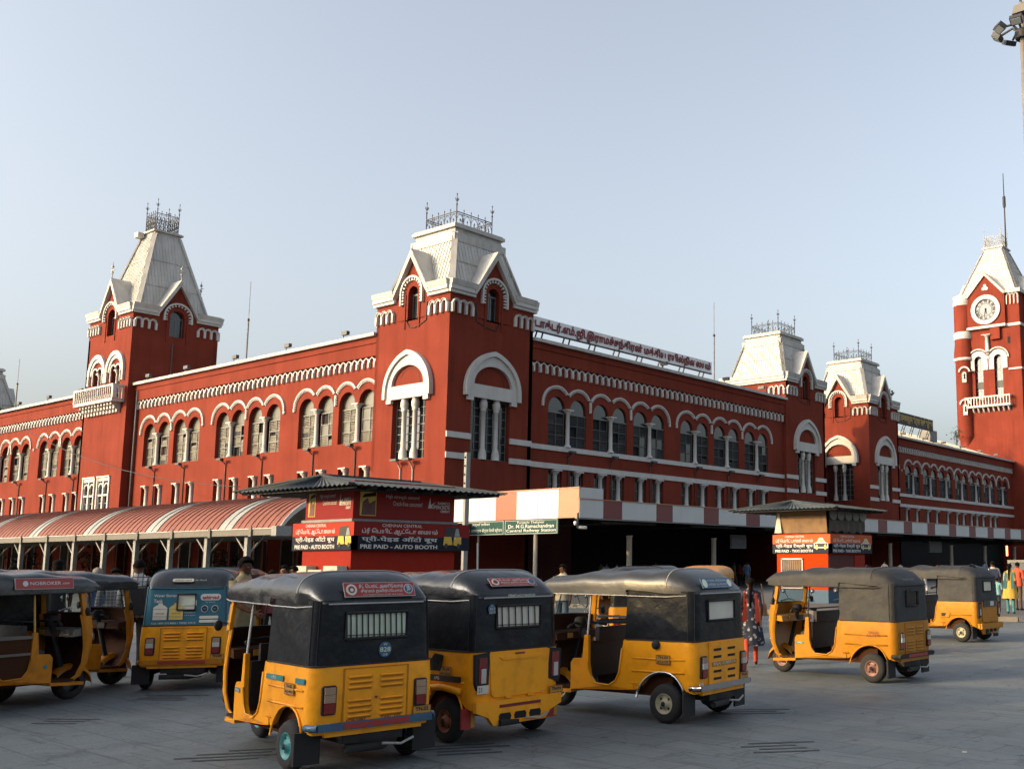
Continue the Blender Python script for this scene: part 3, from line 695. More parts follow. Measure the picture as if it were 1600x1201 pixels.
# ---------------------------------------------------------------- clock tower
dm('dial', (.22, .24, .27), .6)
def clock_tower():
    cx, hx, y0, hy = -55.1, 4.9, 146.0, 4.9; cy = y0+hy
    q = MB(); q.box(cx-hx+.6, cx+hx-.6, y0+.6, y0+2*hy-.6, 0, 41.0, 'dark_red'); t = q.build('clock_tower', station, 'tall clock tower at the right edge')
    fs = face_frames(cx, cy, hx, hy); k = 'red_wall'
    for i, fr in enumerate(fs):
        w = MB(); wrow(w, fr, -hx, hx, 0, 25, [], k)
        CW = [-1.55, 1.45] if i == 0 else [-1.5, 1.5]
        wrow(w, fr, -hx, hx, 25, 34, [lancet(c, 1.25, 25.6, 31.6) for c in CW], k, .6)
        wrow(w, fr, -hx, hx, 34, 41.1, [], k)
        w.fbox(fr, .55, 2.0, 34.4, 36.6, .004, .5, k)
        for c in (-2.9, 3.2): w.fbox(fr, c-.2, c+.2, 33.6, 34.6, -.3, .004, 'dark_in')
        w.fbox(fr, -2.9, 2.9, 36.6, 41.2, .004, .45, k)
        w.prism(fr, [(-2.9, 41.2), (2.9, 41.2), (0, 44.2)], -1.0, .45, k)
        w.build('tower_wall', t)
        for c in CW:
            q = MB(); q.ring(fr, c, 31.5, .64, 1.42, 0, 180, .004, .15, 'white_trim', 12); q.ring(fr, c, 31.55, 1.55, 1.72, 0, 180, .004, .3, 'white_trim', 12)
            for s in (-1, 1): a, b = sorted((c+s*.64, c+s*1.41)); q.fbox(fr, a, b, 30.0, 31.5, .004, .148, 'white_trim')
            q.build('arch_surround', t)
            q = MB(); q.prism(fr, lancet(c, 1.25, 25.6, 31.6), -.58, -.55, 'pane', sides=False); q.fbox(fr, c-.04, c+.04, 25.6, 32.2, -.54, -.5, 'white_trim')
            for z in range(26, 33): q.fbox(fr, c-.6, c+.6, z-.05, z+.05, -.54, -.5, 'white_trim')
            q.fbox(fr, c-.62, c+.62, 27.3, 28.3, -.5, -.4, 'slat_dark'); q.build('window', t)
        q = MB(); column(q, fr, -.05, .25, 32.6, 35.2, .32); q.build('column', t)
        for a, b, c_, e, d_ in ((3.0, hx+.05, 29.65, 29.9, .12), (-hx-.02, -3.1, 29.65, 29.9, .12), (-3.0, 2.95, 36.2, 36.58, .62), (2.95, hx+.08, 36.15, 36.55, .15), (-hx-.08, -3.0, 36.15, 36.55, .15)): q = MB(); q.fbox(fr, a, b, c_, e, .004, d_, 'white_trim'); q.build('string_course', t)
        q = MB()                                            # balcony
        q.fbox(fr, -3.6, 3.35, 24.35, 24.65, .004, 1.0, 'white_trim'); q.fbox(fr, -3.6, 3.35, 25.75, 25.95, .8, 1.02, 'white_trim')
        for j in range(16): u = -3.5+6.75*j/15; q.fbox(fr, u-.07, u+.07, 24.65, 25.75, .85, .97, 'white_trim')
        for u in (-3.5, 3.25): q.fbox(fr, u-.1, u+.1, 25.75, 25.94, .004, .79, 'white_trim')
        for j in range(9): u = -3.2+6.1*j/8; q.prism(Fr(fr.P(u, 0, 0), fr.n, -fr.u), [(.004, 24.34), (.004, 23.6), (.3, 23.75), (.8, 24.34)], -.1, .1, 'white_trim', back=True)
        q.build('balcony', t)
        f3 = Fr(fr.P(0, 0, .45), fr.u, fr.n); zc = 39.0
        q = MB(); q.ring(f3, 0, zc, 1.62, 2.25, 0, 360, .004, .22, 'white_trim', 32); q.ring(f3, 0, zc, 1.50, 1.68, 0, 360, .004, .12, 'iron', 32)
        q.prism(f3, arcp(0, zc, 1.58, 1.58, 0, 345, 23), .004, .03, 'dial', sides=False)
        face = q.build('clock_face', t)
        q = MB()
        for h in range(12):
            w_ = radians(90-30*h); c1, s1 = cos(w_), sin(w_); tt = 'XII I II III IV V VI VII VIII IX X XI'.split()[h]; sc_ = .13*len(tt)**.5
            px_, pz = 1.27*c1, zc+1.27*s1; pv = []
            vs, fs_, (a, b, c_, e) = text2d(tt, .05)
            for x, y in vs:
                lx = ((x-(a+b)/2)/(b-a))*(.16+.12*len(tt)); ly = ((y-(c_+e)/2)/(e-c_))*.42
                pv.append(f3.P(px_+lx*s1+ly*c1, pz-lx*c1+ly*s1, .045))
            q.add(pv, fs_, 'iron')
        q.ring(f3, 0, zc, .92, .98, 0, 360, .03, .05, 'iron', 24); q.build('clock_numeral', face)
        for nm, ang, ln, wd in (('clock_hand', 193, 1.2, .10), ('clock_hand', 166, .85, .14)):
            a = radians(90-ang); c1, s1 = cos(a), sin(a); q = MB()
            q.prism(f3, [(-s1*wd-.2*c1, zc+c1*wd-.2*s1), (s1*wd-.2*c1, zc-c1*wd-.2*s1), (ln*c1, zc+ln*s1)], .06, .09, 'iron'); q.build(nm, face)
        q = MB()
        for a_ in (90, 210, 330): q.ring(f3, .27*cos(radians(a_)), 42.35+.27*sin(radians(a_)), .0, .27, 0, 360, .004, .08, 'white_trim', 10)
        q.build('trefoil', t)
        q = MB()
        for s in (-1, 1):
            q.hexa([fr.P(s*3.15, 41.1, -1.8), fr.P(s*3.15, 41.1, .7), fr.P(s*2.75, 41.1, .7), fr.P(s*2.75, 41.1, -1.8), fr.P(0, 44.7, -1.8), fr.P(0, 44.7, .7), fr.P(0, 44.2, .7), fr.P(0, 44.2, -1.8)], 'roof_trim')
            q.hexa([fr.P(s*3.2, 41.2, -3.6), fr.P(s*3.2, 41.2, .5), fr.P(s*3.1, 41.1, .5), fr.P(s*3.1, 41.1, -3.6), fr.P(0, 44.75, -3.6), fr.P(0, 44.75, .5), fr.P(0, 44.6, .5), fr.P(0, 44.6, -3.6)], 'roof_sheet')
        q.build('gable_roof', t)
        for a, b in ((-hx-.25, -2.95), (2.95, hx)): q = MB(); q.fbox(fr, a, b, 41.1, 41.7, .004, .3, 'roof_trim'); q.build('cornice', t)
        corbels(t, fr, 3.1, hx-.1, 41.0, 1.6, 3)
    # corner turret
    q = MB(); c = (-59.05, 146.35, 0); R = 1.32
    q.lathe(c, [(.3, 18.6), (R*.9, 20.0), (R, 20.4), (R, 31.6), (R*1.12, 31.9), (R*1.12, 33), (R, 34.4), (R, 41)], 'red_wall', 20); tu = q.build('turret', t)
    q = MB(); q.lathe(c, [(R, 31.7), (R*1.18, 31.75), (R*1.18, 32.1), (R, 32.2)], 'white_trim', 20); q.lathe(c, [(R*1.05, 35.0), (R*1.1, 35.1), (R*1.05, 36.0), (R, 36.1)], 'white_trim', 20); q.lathe(c, [(R, 40.2), (R*1.1, 40.4), (R*1.05, 41), (R*.6, 41.9)], 'white_trim', 20); q.build('turret_ring', tu)
    ft = Fr((-58.6, 146.35-R, 0), (1, .2, 0), (.2, -1, 0))
    for z in (24.0, 28.9):
        q = MB(); q.ring(ft, 0, z+1, .62, .85, 0, 180, -.3, .1, 'white_trim', 10); q.prism(ft, lancet(0, .62, z-.6, z+.7, 6), -.2, .09, 'white_trim'); q.prism(ft, lancet(.05, .25, z-.1, z+.6, 6), -.2, .11, 'dark_in'); q.build('turret_window', tu)
    tower_roof(t, cx, cy, hx-.5, hy-.5, 41.6, 49.1, 1.5, lip_h=.6, seams=(.25, .52, .8))
    fence_iron(t, cx, cy, 49.7, 1.7, 1.35, 1.6, k='grey_iron', solid=True)
    q = MB(); q.tube([(cx+1.6, cy, 49.6), (cx+1.6, cy, 56), (cx+1.6, cy, 61.5)], .14, 'iron', 6, r2=.06); q.lathe((cx+1.6, cy, 56), [(.2, 0), (.24, .3), (.24, 1.6), (.2, 1.8)], 'iron', 6); q.build('mast', t)
clock_tower()

# drainpipes, conduits and floodlights on brackets below the upper windows
def wall_floods(fr, us, z, parent, grp):
    for u in us:
        q = MB(); q.fbox(fr, u-.26, u+.26, z-.12, z+.02, .35, .62, 'lamp_body'); q.bar(fr.P(u, z-.1, .4), fr.P(u, z-.4, .02), .06, .06, 'lamp_body'); q.fbox(fr, u-.3, u+.3, z-.18, z-.12, .3, .36, 'lamp_body')
        q.tube([fr.P(u+.05, z-.35, .05), fr.P(u+.05, z-4.2, .05)], .045, 'pole_steel', 5); q.org = fr.P(u, z-.2, .2)
        o = q.build('wall_floodlight'); tag(o, None, 'floodlight', grp); yield o
FL = list(wall_floods(FA, [-98.9, -104.3, -110.2, -84.6, -80.0, -74.0, -69.2, -63.0, -58.3], 9.45, station, 'floodlights below the upper windows of the sunlit front'))
ORD = ['nearest', 'second', 'third', 'fourth', 'fifth', 'sixth', 'seventh', 'eighth', 'ninth']
for i, o in enumerate(sorted(FL, key=lambda o: -o.location.x)): o['label'] = 'black floodlight under the sunlit upper windows, %s counted from the corner tower' % ORD[i]
FL = list(wall_floods(FB, [51.2, 55.6, 60.0, 65.7, 70.2, 74.7], 9.3, station, 'floodlights along the white band of the shaded front'))
for i, o in enumerate(sorted(FL, key=lambda o: o.location.y)): o['label'] = 'black floodlight on the white band of the shaded front, %s from the corner tower' % ORD[i]
for u, lab in ((-53.15, 'left'), (-51.95, 'right')):
    q = MB(); fr = Fr((0, Y0, 0), (1, 0, 0), (0, -1, 0)); q.fbox(fr, u-.3, u+.3, 8.0, 8.14, .35, .65, 'lamp_body'); q.tube([fr.P(u, 8.0, .3), fr.P(u, 7.5, .05), fr.P(u, 4, .05)], .05, 'white_trim', 5); q.org = fr.P(u, 8, .2)
    tag(q.build('wall_floodlight'), 'black floodlight under the tall sunlit tower window, %s one of the two' % lab, 'floodlight', 'floodlights under the tall tower window')
def roof_flood(p, lab, grp):
    q = MB(); x, y, z = p; q.box(x-.3, x+.3, y-.12, y+.12, z+.25, z+.5, 'lamp_body'); q.bar((x-.2, y, z), (x-.2, y, z+.3), .05, .05, 'lamp_body'); q.org = p
    tag(q.build('roof_floodlight'), lab, 'floodlight', grp)
for i, x in enumerate((-59.5, -66.2, -73, -80, -86, -98, -104.5, -111)): roof_flood((x, DA-.35, 16.6), 'tiny black lamp on the sunlit roof edge, %s from the corner tower' % ORD[i], 'roof edge lamps on the sunlit front')
for i, y in enumerate((61.3, 69.6, 75, 109.5, 115.5, 121, 127, 133, 139)): roof_flood(((XB if y < 90 else XF)+.35, y, 16.6 if y < 90 else 16.2), 'tiny black lamp on the gutter of the shaded front, %s from the corner tower' % ORD[i], 'roof edge lamps on the shaded front')
# lightning rods on the roofs
for (x, y, z0, z1), lab in (((-83, 46.9, 17, 25.8), 'thin grey lightning rod on the roof between the left tower and the corner tower'), ((-51.6, 71.5, 16.6, 24.3), 'thin grey lightning rod on the roof just past the white Tamil sign'), ((-124.5, 45, 16.5, 23.6), 'thin grey lightning rod by the left edge beside the far pale roof')):
    q = MB(); zm = z0+(z1-z0)*.62; q.tube([(x, y, z0), (x, y, zm)], .07, 'pole_steel', 6); q.tube([(x, y, zm), (x, y, z1)], .025, 'pole_steel', 5); q.lathe((x, y, zm), [(.1, -.1), (.12, 0), (.06, .1)], 'iron', 6); q.org = (x, y, z0)
    tag(q.build('lightning_rod'), lab, 'lightning rod', 'lightning rods')

# ---------------------------------------------------------------- rooftop signs
def roof_sign(name, lab, fr, u0, u1, z0, z1, txt, bg_, fg, n, grp=None, tw=None):
    t = thing(name, fr.P((u0+u1)/2, z0-1, 0), lab, 'sign', grp)
    q = MB(); q.fbox(fr, u0, u1, z0, z1, -.12, 0, bg_); q.fbox(fr, u0, u1, z0-.08, z0-.002, -.14, .04, 'iron'); q.build('board', t)
    q = MB(); q.text(fr, txt, u0+(tw or .15), u1-.2, z0+.04, z1-.05, .06, fg, .03)
    vs = list(q.v); fs = list(q.f); 
    q.text(fr, txt, u0+(tw or .15)+.02, u1-.18, z0+.01, z1-.08, .02, 'iron', .03); q.build('lettering', t)
    for i in range(n):
        u = u0+(u1-u0)*(i+.5)/n; q = MB(); q.bar(fr.P(u-.3, z0-1.15, -.5), fr.P(u-.25, z0-.03, -.05), .08, .08, 'iron'); q.bar(fr.P(u+.35, z0-1.15, -.5), fr.P(u+.3, z0-.03, -.05), .08, .08, 'iron'); q.bar(fr.P(u-.28, z0-.5, -.3), fr.P(u+.32, z0-.5, -.3), .05, .05, 'iron'); q.build('strut', t)
FS = Fr((-50.2, 0, 0), (0, 1, 0), (1, 0, 0))
TAMIL = 'ர்.டாக்டர்.எம்.ஜி.இராமச்சந்திரன் மத்திய ரயில்நிைலயம்'
roof_sign('roof_sign', 'long white rooftop sign with dark red Tamil letters on the shaded front', FS, 47.9, 69.2, 17.5, 18.45, TAMIL, 'sign_white', 'sign_red', 8)
roof_sign('roof_sign', 'black rooftop sign with yellow Hindi letters near the clock tower', Fr((-54, 0, 0), (0, 1, 0), (1, 0, 0)), 110.8, 122.7, 18.35, 19.75, 'एम.जी.रामचन्द्रन सेंट्रल रेलवे स्टेशन', 'black', 'gold', 5)
# water tank and small plants up there
q = MB(); q.box(-56, -54.5, 122.8, 125, 17.2, 18.6, 'frame_grey'); q.org = (-55.3, 124, 17.2); tag(q.build('roof_tank'), 'grey box tank on the roof at the end of the black rooftop sign', 'tank')
dm('leaf', (.025, .045, .016), .7, var=.35, scale=3); dm('leaf_dark', (.012, .024, .011), .7, var=.35, scale=3); dm('bark', (.05, .038, .028), .9)
def plant(p, r, h, n, k, lab, cat='plant', grp=None, leaf=.12, name='plant'):
    t = thing(name, p, lab, cat, grp); rnd = random.Random(int(abs(p[0]*31+p[1]*17)+n)); q = MB(); b = V(p)
    tips = []
    for i in range(7):
        a = rnd.uniform(0, 6.28); e = b+V((cos(a)*r*.6*rnd.random(), sin(a)*r*.6*rnd.random(), h*rnd.uniform(.5, .95))); q.tube([b, (b+e)/2+V((0, 0, h*.08)), e], .02+.012*h, 'bark', 4, r2=.01); tips.append(e)
    q.build('stem', t); q = MB()
    for i in range(n):
        e = rnd.choice(tips); c = e+V((rnd.gauss(0, r*.33), rnd.gauss(0, r*.33), rnd.gauss(0, h*.15))); d = V((rnd.gauss(0, 1), rnd.gauss(0, 1), rnd.gauss(0, .7))).normalized(); s = d.cross(V((rnd.random(), rnd.random(), rnd.random()))).normalized(); l = leaf*rnd.uniform(.6, 1.4)
        q.add([c, c+d*l*.5+s*l*.22, c+d*l, c+d*l*.5-s*l*.22], [(0, 1, 2, 3)], k)
    q.build('foliage', t); return t
plant((-49.4, 100.9, 19.0), .5, 1.1, 90, 'leaf', 'weedy plant growing on the roof edge of the second twin tower', leaf=.4)
plant((-57.5, 138.5, 17.6), 1.0, 2.6, 130, 'leaf_dark', 'bushy plant rising behind the far roof beside the clock tower', leaf=.35)

# ---------------------------------------------------------------- shaded entrance canopy (striped fascia)
XC, YC = -38.0, 40.4
can = thing('entrance_canopy', (XC, YC, 0), 'long flat entrance canopy with a red and white striped fascia along the shaded front', 'canopy')
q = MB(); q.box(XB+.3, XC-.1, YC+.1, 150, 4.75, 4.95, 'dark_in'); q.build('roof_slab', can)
FC = Fr((XC, 0, 0), (0, 1, 0), (1, 0, 0)); FE = Fr((0, YC, 0), (1, 0, 0), (0, -1, 0))
y = YC; i = 0
seq = [(40.4, 42.32, 'panel_white'), (42.32, 43.86, 'panel_red'), (43.86, 46.91, 'panel_white'), (46.91, 48.42, 'panel_red'), (48.42, 51.56, 'panel_white'), (51.56, 53.12, 'panel_red')]
y = 53.12
while y < 150: seq += [(y, y+3.1, 'panel_white'), (y+3.1, y+4.7, 'panel_red')]; y += 4.71
for a, b, k in seq:
    q = MB(); q.fbox(FC, a+.015, b-.015, 4.17, 5.15, -.08, 0, k); q.build('fascia_panel', can)
q = MB(); q.fbox(FC, YC, 150, 5.15, 5.2, -.12, .04, 'panel_tan'); q.fbox(FC, YC, 150, 4.1, 4.17, -.3, -.02, 'frame_grey'); q.fbox(FC, YC+.05, YC+1.9, 5.2, 5.78, -1.0, -.02, 'panel_white'); q.build('fascia_trim', can)
for a, b, k in ((-48.7, -47.14, 'panel_white'), (-47.14, -45.8, 'panel_white'), (-45.8, -44.43, 'panel_white'), (-44.43, -42.77, 'panel_orange'), (-42.77, -41.11, 'panel_white'), (-41.11, -39.51, 'panel_white'), (-39.51, -38.01, 'panel_tan')):
    q = MB(); q.fbox(FE, a+.012, b-.012, 4.17, 5.74, -.1, 0, k); q.build('fascia_panel', can)
q = MB(); q.fbox(FE, -48.7, -37.99, 5.74, 5.8, -.14, .04, 'panel_tan'); q.build('fascia_trim', can)
dm('col_cream', (.20, .18, .14), .7, var=.1, dirt=(.1, .08, .07))
for y in (45.2, 53.4, 61.7, 70, 78.3, 90.9, 99.2, 107.5, 116, 124.5, 133):
    q = MB(); q.lathe((XC-.6, y, .12), [(.22, 0), (.22, .5), (.16, .55), (.16, 3.1), (.22, 3.2)], 'col_cream', 10); q.build('column', can)
    q = MB()
    if True:
        xx = XC-.6
        q.bar((xx, y-2.4, 4.0), (xx, y+2.4, 4.0), .1, .1, 'iron'); q.bar((xx, y-2.4, 4.6), (xx, y+2.4, 4.6), .1, .1, 'iron')
        for s in (-1, 1):
            for j in range(4): q.bar((xx, y+s*.6*j, 4.0), (xx, y+s*(.6*j+.3), 4.6), .05, .05, 'iron'); q.bar((xx, y+s*(.6*j+.3), 4.6), (xx, y+s*(.6*j+.6), 4.0), .05, .05, 'iron')
    q.bar((XC-.6, y, 4.0), (XB+.4, y, 4.0), .1, .1, 'iron'); q.bar((XC-.6, y, 4.6), (XB+.4, y, 4.6), .1, .1, 'iron')
    for j in range(8): q.bar((XC-.6-j*1.25, y, 4.0), (XC-.6-(j+.5)*1.25, y, 4.6), .05, .05, 'iron'); q.bar((XC-.6-(j+.5)*1.25, y, 4.6), (XC-.6-(j+1)*1.25, y, 4.0), .05, .05, 'iron')
    q.build('truss', can)
# small lit things in the dark below the canopy
dm('red_lamp', (.8, .05, .02), .5, emit=(1, .12, .05, 6)); dm('orange_lamp', (.8, .2, .05), .5, emit=(1, .25, .08, 3)); dm('board_grey', (.05, .055, .065), .5); dm('board_blue', (.05, .12, .25), .5)
for (x, y, z), k, lab in (((-40.5, 69.6, 2.95), 'red_lamp', 'glowing red upright sign in the dark below the canopy'), ((-41, 112, 3.0), 'orange_lamp', 'small glowing orange sign far under the canopy at the right')):
    q = MB(); q.box(x-.1, x+.02, y-.12, y+.12, z-.55, z+.55, k); q.box(x-.16, x-.1, y-.16, y+.16, z-.6, z+.6, 'black'); q.org = (x, y, z); tag(q.build('lit_sign'), lab, 'sign')
for (x, y, z, w, h), lab in (((-40.5, 59, 3.2, .9, .8), 'dim grey board hanging in the dark under the canopy, nearest one'), ((-40.5, 66, 3.1, .9, .8), 'dim grey framed board under the canopy beside the red lamp'), ((-40.6, 92, 3.2, 1.4, .9), 'dim bluish board hanging under the far canopy')):
    q = MB(); q.box(x-.06, x, y-w, y+w, z-h/2, z+h/2, 'board_grey'); q.box(x-.08, x-.061, y-w-.06, y+w+.06, z-h/2-.06, z+h/2+.06, 'frame_grey'); q.org = (x, y, z); tag(q.build('notice_board'), lab, 'notice board')
# green station name board
dm('sign_green', (.005, .045, .036), .5, spec=.15, var=.08); 
gs = thing('name_board', (-43, 40.0, 3.34), 'green name board with white Tamil, Hindi and English text, hung below the canopy', 'sign')
FG = Fr((0, 40.05, 0), (1, 0, 0), (0, -1, 0))
q = MB(); q.fbox(FG, -51.6, -39.2, 3.34, 4.12, -.08, 0, 'sign_green'); q.build('board', gs)
q = MB(); 
for a, b in ((-51.6, -47.3), (-47.25, -43.35), (-43.3, -39.2)): 
    for z in (3.36, 4.08): q.fbox(FG, a+.05, b-.05, z, z+.02, .002, .008, 'white')
    for u in (a+.05, b-.07): q.fbox(FG, u, u+.02, 3.38, 4.08, .002, .008, 'white')
q.build('border', gs)
q = MB(); q.text(FG, 'புரட்சித் தைலவர்', -50.3, -48.3, 3.92, 4.05, .006, 'white'); q.text(FG, 'டாக்டர் எம்.ஜி. இராமச்சந்திரன்', -51.2, -47.5, 3.64, 3.87, .006, 'white'); q.text(FG, 'மத்திய ரயில் நிைலயம்', -50.6, -48, 3.42, 3.6, .006, 'white')
q.text(FG, 'पुरट्चि तलैवर', -46.1, -44.5, 3.84, 4.03, .006, 'white'); q.text(FG, 'डॉ. एम. जी. रामचंद्रन सेंट्रल रेलवे स्टेशन', -47.1, -43.5, 3.45, 3.72, .006, 'white')
q.text(FG, 'Puratchi Thalaivar', -42.3, -40.2, 3.92, 4.05, .006, 'white'); q.text(FG, 'Dr. M.G.Ramachandran', -43.0, -39.5, 3.68, 3.88, .006, 'white', .01); q.text(FG, 'Central Railway Station', -43.15, -39.35, 3.42, 3.63, .006, 'white', .01); q.build('lettering', gs)
for x in (-45.6, -41.0):
    q = MB(); q.tube([(x, 40.2, .12), (x, 40.2, 3.35)], .12 if x > -44 else .06, 'col_cream', 8); q.build('post', gs)
q = MB(); q.bar((-44.9, 39.6, 1.2), (-45.3, 39.9, 2.9), .07, .07, 'white'); q.build('brace', gs)
cc = thing('security_camera', (-37.9, 40.2, 3.7), 'white security cameras on a short pole at the corner of the striped canopy', 'camera')
q = MB(); q.tube([(-37.9, 40.2, 3.6), (-37.9, 40.2, 4.4)], .05, 'black', 6); q.build('bracket', cc)
q = MB(); q.tube([(-38.0, 40.1, 3.9), (-37.6, 39.7, 3.8)], .09, 'white', 8); q.build('camera_body', cc); q = MB(); q.tube([(-37.9, 40.3, 3.65), (-37.4, 40.3, 3.62)], .09, 'white', 8); q.build('camera_body', cc)

# ---------------------------------------------------------------- vaulted canopy on the left
YG, zg = 28.0, 3.14
lc = thing('vaulted_canopy', (-70, 32, 0), 'long vaulted walkway canopy with red sheets and pale bands on steel posts', 'canopy')
XE = -45.7; sp = 3.75
prof = [(YG+4.0-4.15*cos(w), zg+.28-1.0+2.85*sin(w)) for w in [radians(20+140*i/22) for i in range(23)]]
y_off = YG-prof[0][0]; z_off = zg+.3-prof[0][1]; prof = [(y+y_off, z+z_off) for y, z in prof]
def vault_strip(xa, xb, k, name, seam=True):
    q = MB(); q.grid([[(xa, y, z) for y, z in prof], [(xb, y, z) for y, z in prof]], k, smooth=True)
    q.grid([[(xa, y, z-.05) for y, z in prof], [(xb, y, z-.05) for y, z in prof]], 'steel_post', smooth=True)
    n = max(1, round((xb-xa)/.56))
    for i in range(n+1):
        x = xa+(xb-xa)*i/n
        q.grid([[(x-.04, y, z) for y, z in prof], [(x-.03, y, z+.06) for y, z in prof], [(x+.03, y, z+.06) for y, z in prof], [(x+.04, y, z) for y, z in prof]], k, smooth=False)
    return q.build(name, lc)
bands = []
xb = XE-4.25
while xb > -150: bands.append((xb-1.35, xb)); xb -= 2*sp
edge = XE
for a, b in bands: vault_strip(b, edge, 'canopy_red', 'roof_sheet'); vault_strip(a, b, 'canopy_clear', 'roof_band'); edge = a
vault_strip(-152, edge, 'canopy_red', 'roof_sheet')
q = MB(); q.box(-152, XE+.02, YG-.22, YG+.02, zg, zg+.3, 'steel_cream'); q.box(-152, XE+.02, YG-.25, YG-.2, zg+.3, zg+.34, 'white_trim'); q.build('gutter', lc)
q = MB(); q.grid([[(XE+.01, y, z+.1) for y, z in prof], [(XE+.06, y, z+.1) for y, z in prof], [(XE+.06, y, z-.16) for y, z in prof]], 'white_trim', smooth=False); q.build('end_trim', lc)
q = MB(); q.box(XE-.2, XE+.2, YG-.3, YG+.5, zg-.05, zg+.42, 'steel_post'); q.build('gutter_box', lc)
x = XE-2.9
while x > -150:
    q = MB(); q.box(x-.09, x+.09, YG+.1, YG+.26, 0, zg, 'steel_post'); q.box(x-.13, x+.13, YG+.02, YG+.1, 0, zg, 'steel_post'); q.build('post', lc)
    q = MB(); q.box(x-.1, x+.1, YG+7.6, YG+7.8, 0, zg, 'dark_red'); q.build('post', lc)
    q = MB(); q.bar((x-1.05, YG+.1, zg-.02), (x-.05, YG+.1, zg-.85), .07, .07, 'steel_post'); q.bar((x, YG+1.3, zg+.4), (x, YG+.2, zg-.9), .07, .07, 'steel_post'); q.build('brace', lc)
    q = MB(); q.box(x+.75, x+.95, YG-.3, YG-.23, zg-.06, zg+.42, 'steel_cream'); q.build('gutter_clamp', lc)
    q = MB(); q.bar((x, YG+.1, zg+.1), (x, YG+7.7, zg+.1), .1, .14, 'steel_post'); q.build('rafter', lc)
    x -= sp
q = MB(); q.box(-152, XE-.3, YG+7.9, DA-.1, 3.9, 4.0, 'dark_red'); q.build('shade_slab', lc)  # unseen slab added behind the vault to keep sun off the wall
# striped panel seen beyond the end of the vault, and the ground-floor front in its shade
q = MB()
for a, b, k in ((29.6, 31.2, 'panel_red'), (31.2, 32.8, 'panel_white'), (32.8, 35.4, 'panel_red')): q.box(XE-.5, XE-.4, a, b, zg+.1, 4.35 if a > 30 else 3.9, k)
q.build('end_panel', lc)
fr_ = MB(); 
for i in range(26):      # ground floor doors and pale frames
    u = -58.5-i*3.4
    if -97 < u < -87.5: continue
    fr_ = MB(); fr_.fbox(FA, u-.7, u+.7, .1, 3.3, .003, .05, 'dark_in'); fr_.fbox(FA, u-.82, u-.7, .1, 3.4, .003, .12, 'frame_grey' if i % 3 else 'white_trim'); fr_.fbox(FA, u+.7, u+.82, .1, 3.4, .003, .12, 'frame_grey' if i % 3 else 'white_trim'); fr_.fbox(FA, u-.82, u+.82, 3.4, 3.52, .003, .12, 'frame_grey')
    fr_.build('door', station)
for i, (x, y, h, r) in enumerate([(-57, 37, 2.4, 1.1), (-68, 37.5, 2.6, 1.3), (-76, 37, 2.2, 1.0), (-86, 37.2, 2.5, 1.2), (-52.5, 36.8, 2.6, 1.3), (-98, 37, 2.4, 1.2)]):
    plant((x, y, 0), r, h, 260, 'leaf_dark', ['dark bush behind the canopy post nearest the booth', 'dark bush in the shade behind the canopy, middle of the row', 'low dark shrub in front of the shaded ground floor', 'dark bush behind the canopy below the balcony tower', 'dark leafy bush at the right end of the vaulted canopy', 'dark bush at the far left behind the canopy'][i], 'bush', 'bushes behind the vaulted canopy', leaf=.3, name='bush')

# ---------------------------------------------------------------- booths
dm('booth_red', (.24, .014, .005), .6, spec=.1, var=.08, scale=1.2, dirt=(.2, .03, .02), dirtamt=.4); dm('ad_red', (.20, .008, .007), .4, spec=.15, var=.06); dm('sign_or', (.34, .022, .006), .5, spec=.15, var=.05); dm('navy', (.006, .009, .02), .5, spec=.15, var=.1)
dm('booth_orange', (.38, .034, .003), .8, spec=.05, var=.06, scale=.8); dm('booth_blue', (.014, .055, .11), .6, var=.1); dm('tin', (.045, .056, .065), .6, spec=.2, var=.2, scale=2, dirt=(.03, .03, .03)); dm('tarp_tan', (.17, .095, .038), .8, var=.2, scale=1.5, dirt=(.06, .035, .02), bump=.5, bscale=5); dm('tarp_grey', (.075, .065, .055), .8, var=.2, scale=1.5, bump=.5, bscale=5)
dm('paper', (.42, .40, .34), .8, var=.08); dm('ad_yellow', (.5, .36, .05), .5); dm('ad_city', (.09, .02, .015), .5, var=.4, scale=6); dm('taxi_y', (.5, .38, .1), .5); dm('auto_y', (.55, .35, .03), .5); dm('sign_taxi', (.40, .075, .012), .5, spec=.15, var=.05)
def pic_auto(q, fr, u, z, s, d):      # printed picture of a three-wheeler
    q.prism(fr, [(u, z+s*.5), (u+s*.1, z+s*.95), (u+s*.75, z+s), (u+s*.95, z+s*.5)], d, d+.006, 'black', sides=False); q.prism(fr, [(u+s*.6, z+s*.55), (u+s*.68, z+s*.9), (u+s*.82, z+s*.9), (u+s*.92, z+s*.55)], d+.001, d+.009, 'lamp_glass', sides=False)
    q.prism(fr, [(u-s*.05, z+s*.12), (u, z+s*.52), (u+s*.42, z+s*.52), (u+s*.5, z+s*.15)], d+.001, d+.008, 'auto_y', sides=False); q.prism(fr, [(u+s*.55, z+s*.15), (u+s*.58, z+s*.52), (u+s*1.0, z+s*.52), (u+s*1.02, z+s*.2), (u+s*.8, z+s*.08)], d+.001, d+.008, 'auto_y', sides=False)
    for c in (.12, .85): q.prism(fr, arcp(u+s*c, z+s*.1, s*.1, s*.12, 0, 330, 11), d+.002, d+.011, 'black', sides=False)
    q.prism(fr, arcp(u+s*.62, z+s*.45, s*.05, s*.05, 0, 330, 11), d+.003, d+.013, 'white', sides=False); q.prism(fr, arcp(u+s*.95, z+s*.45, s*.05, s*.05, 0, 330, 11), d+.003, d+.013, 'white', sides=False)
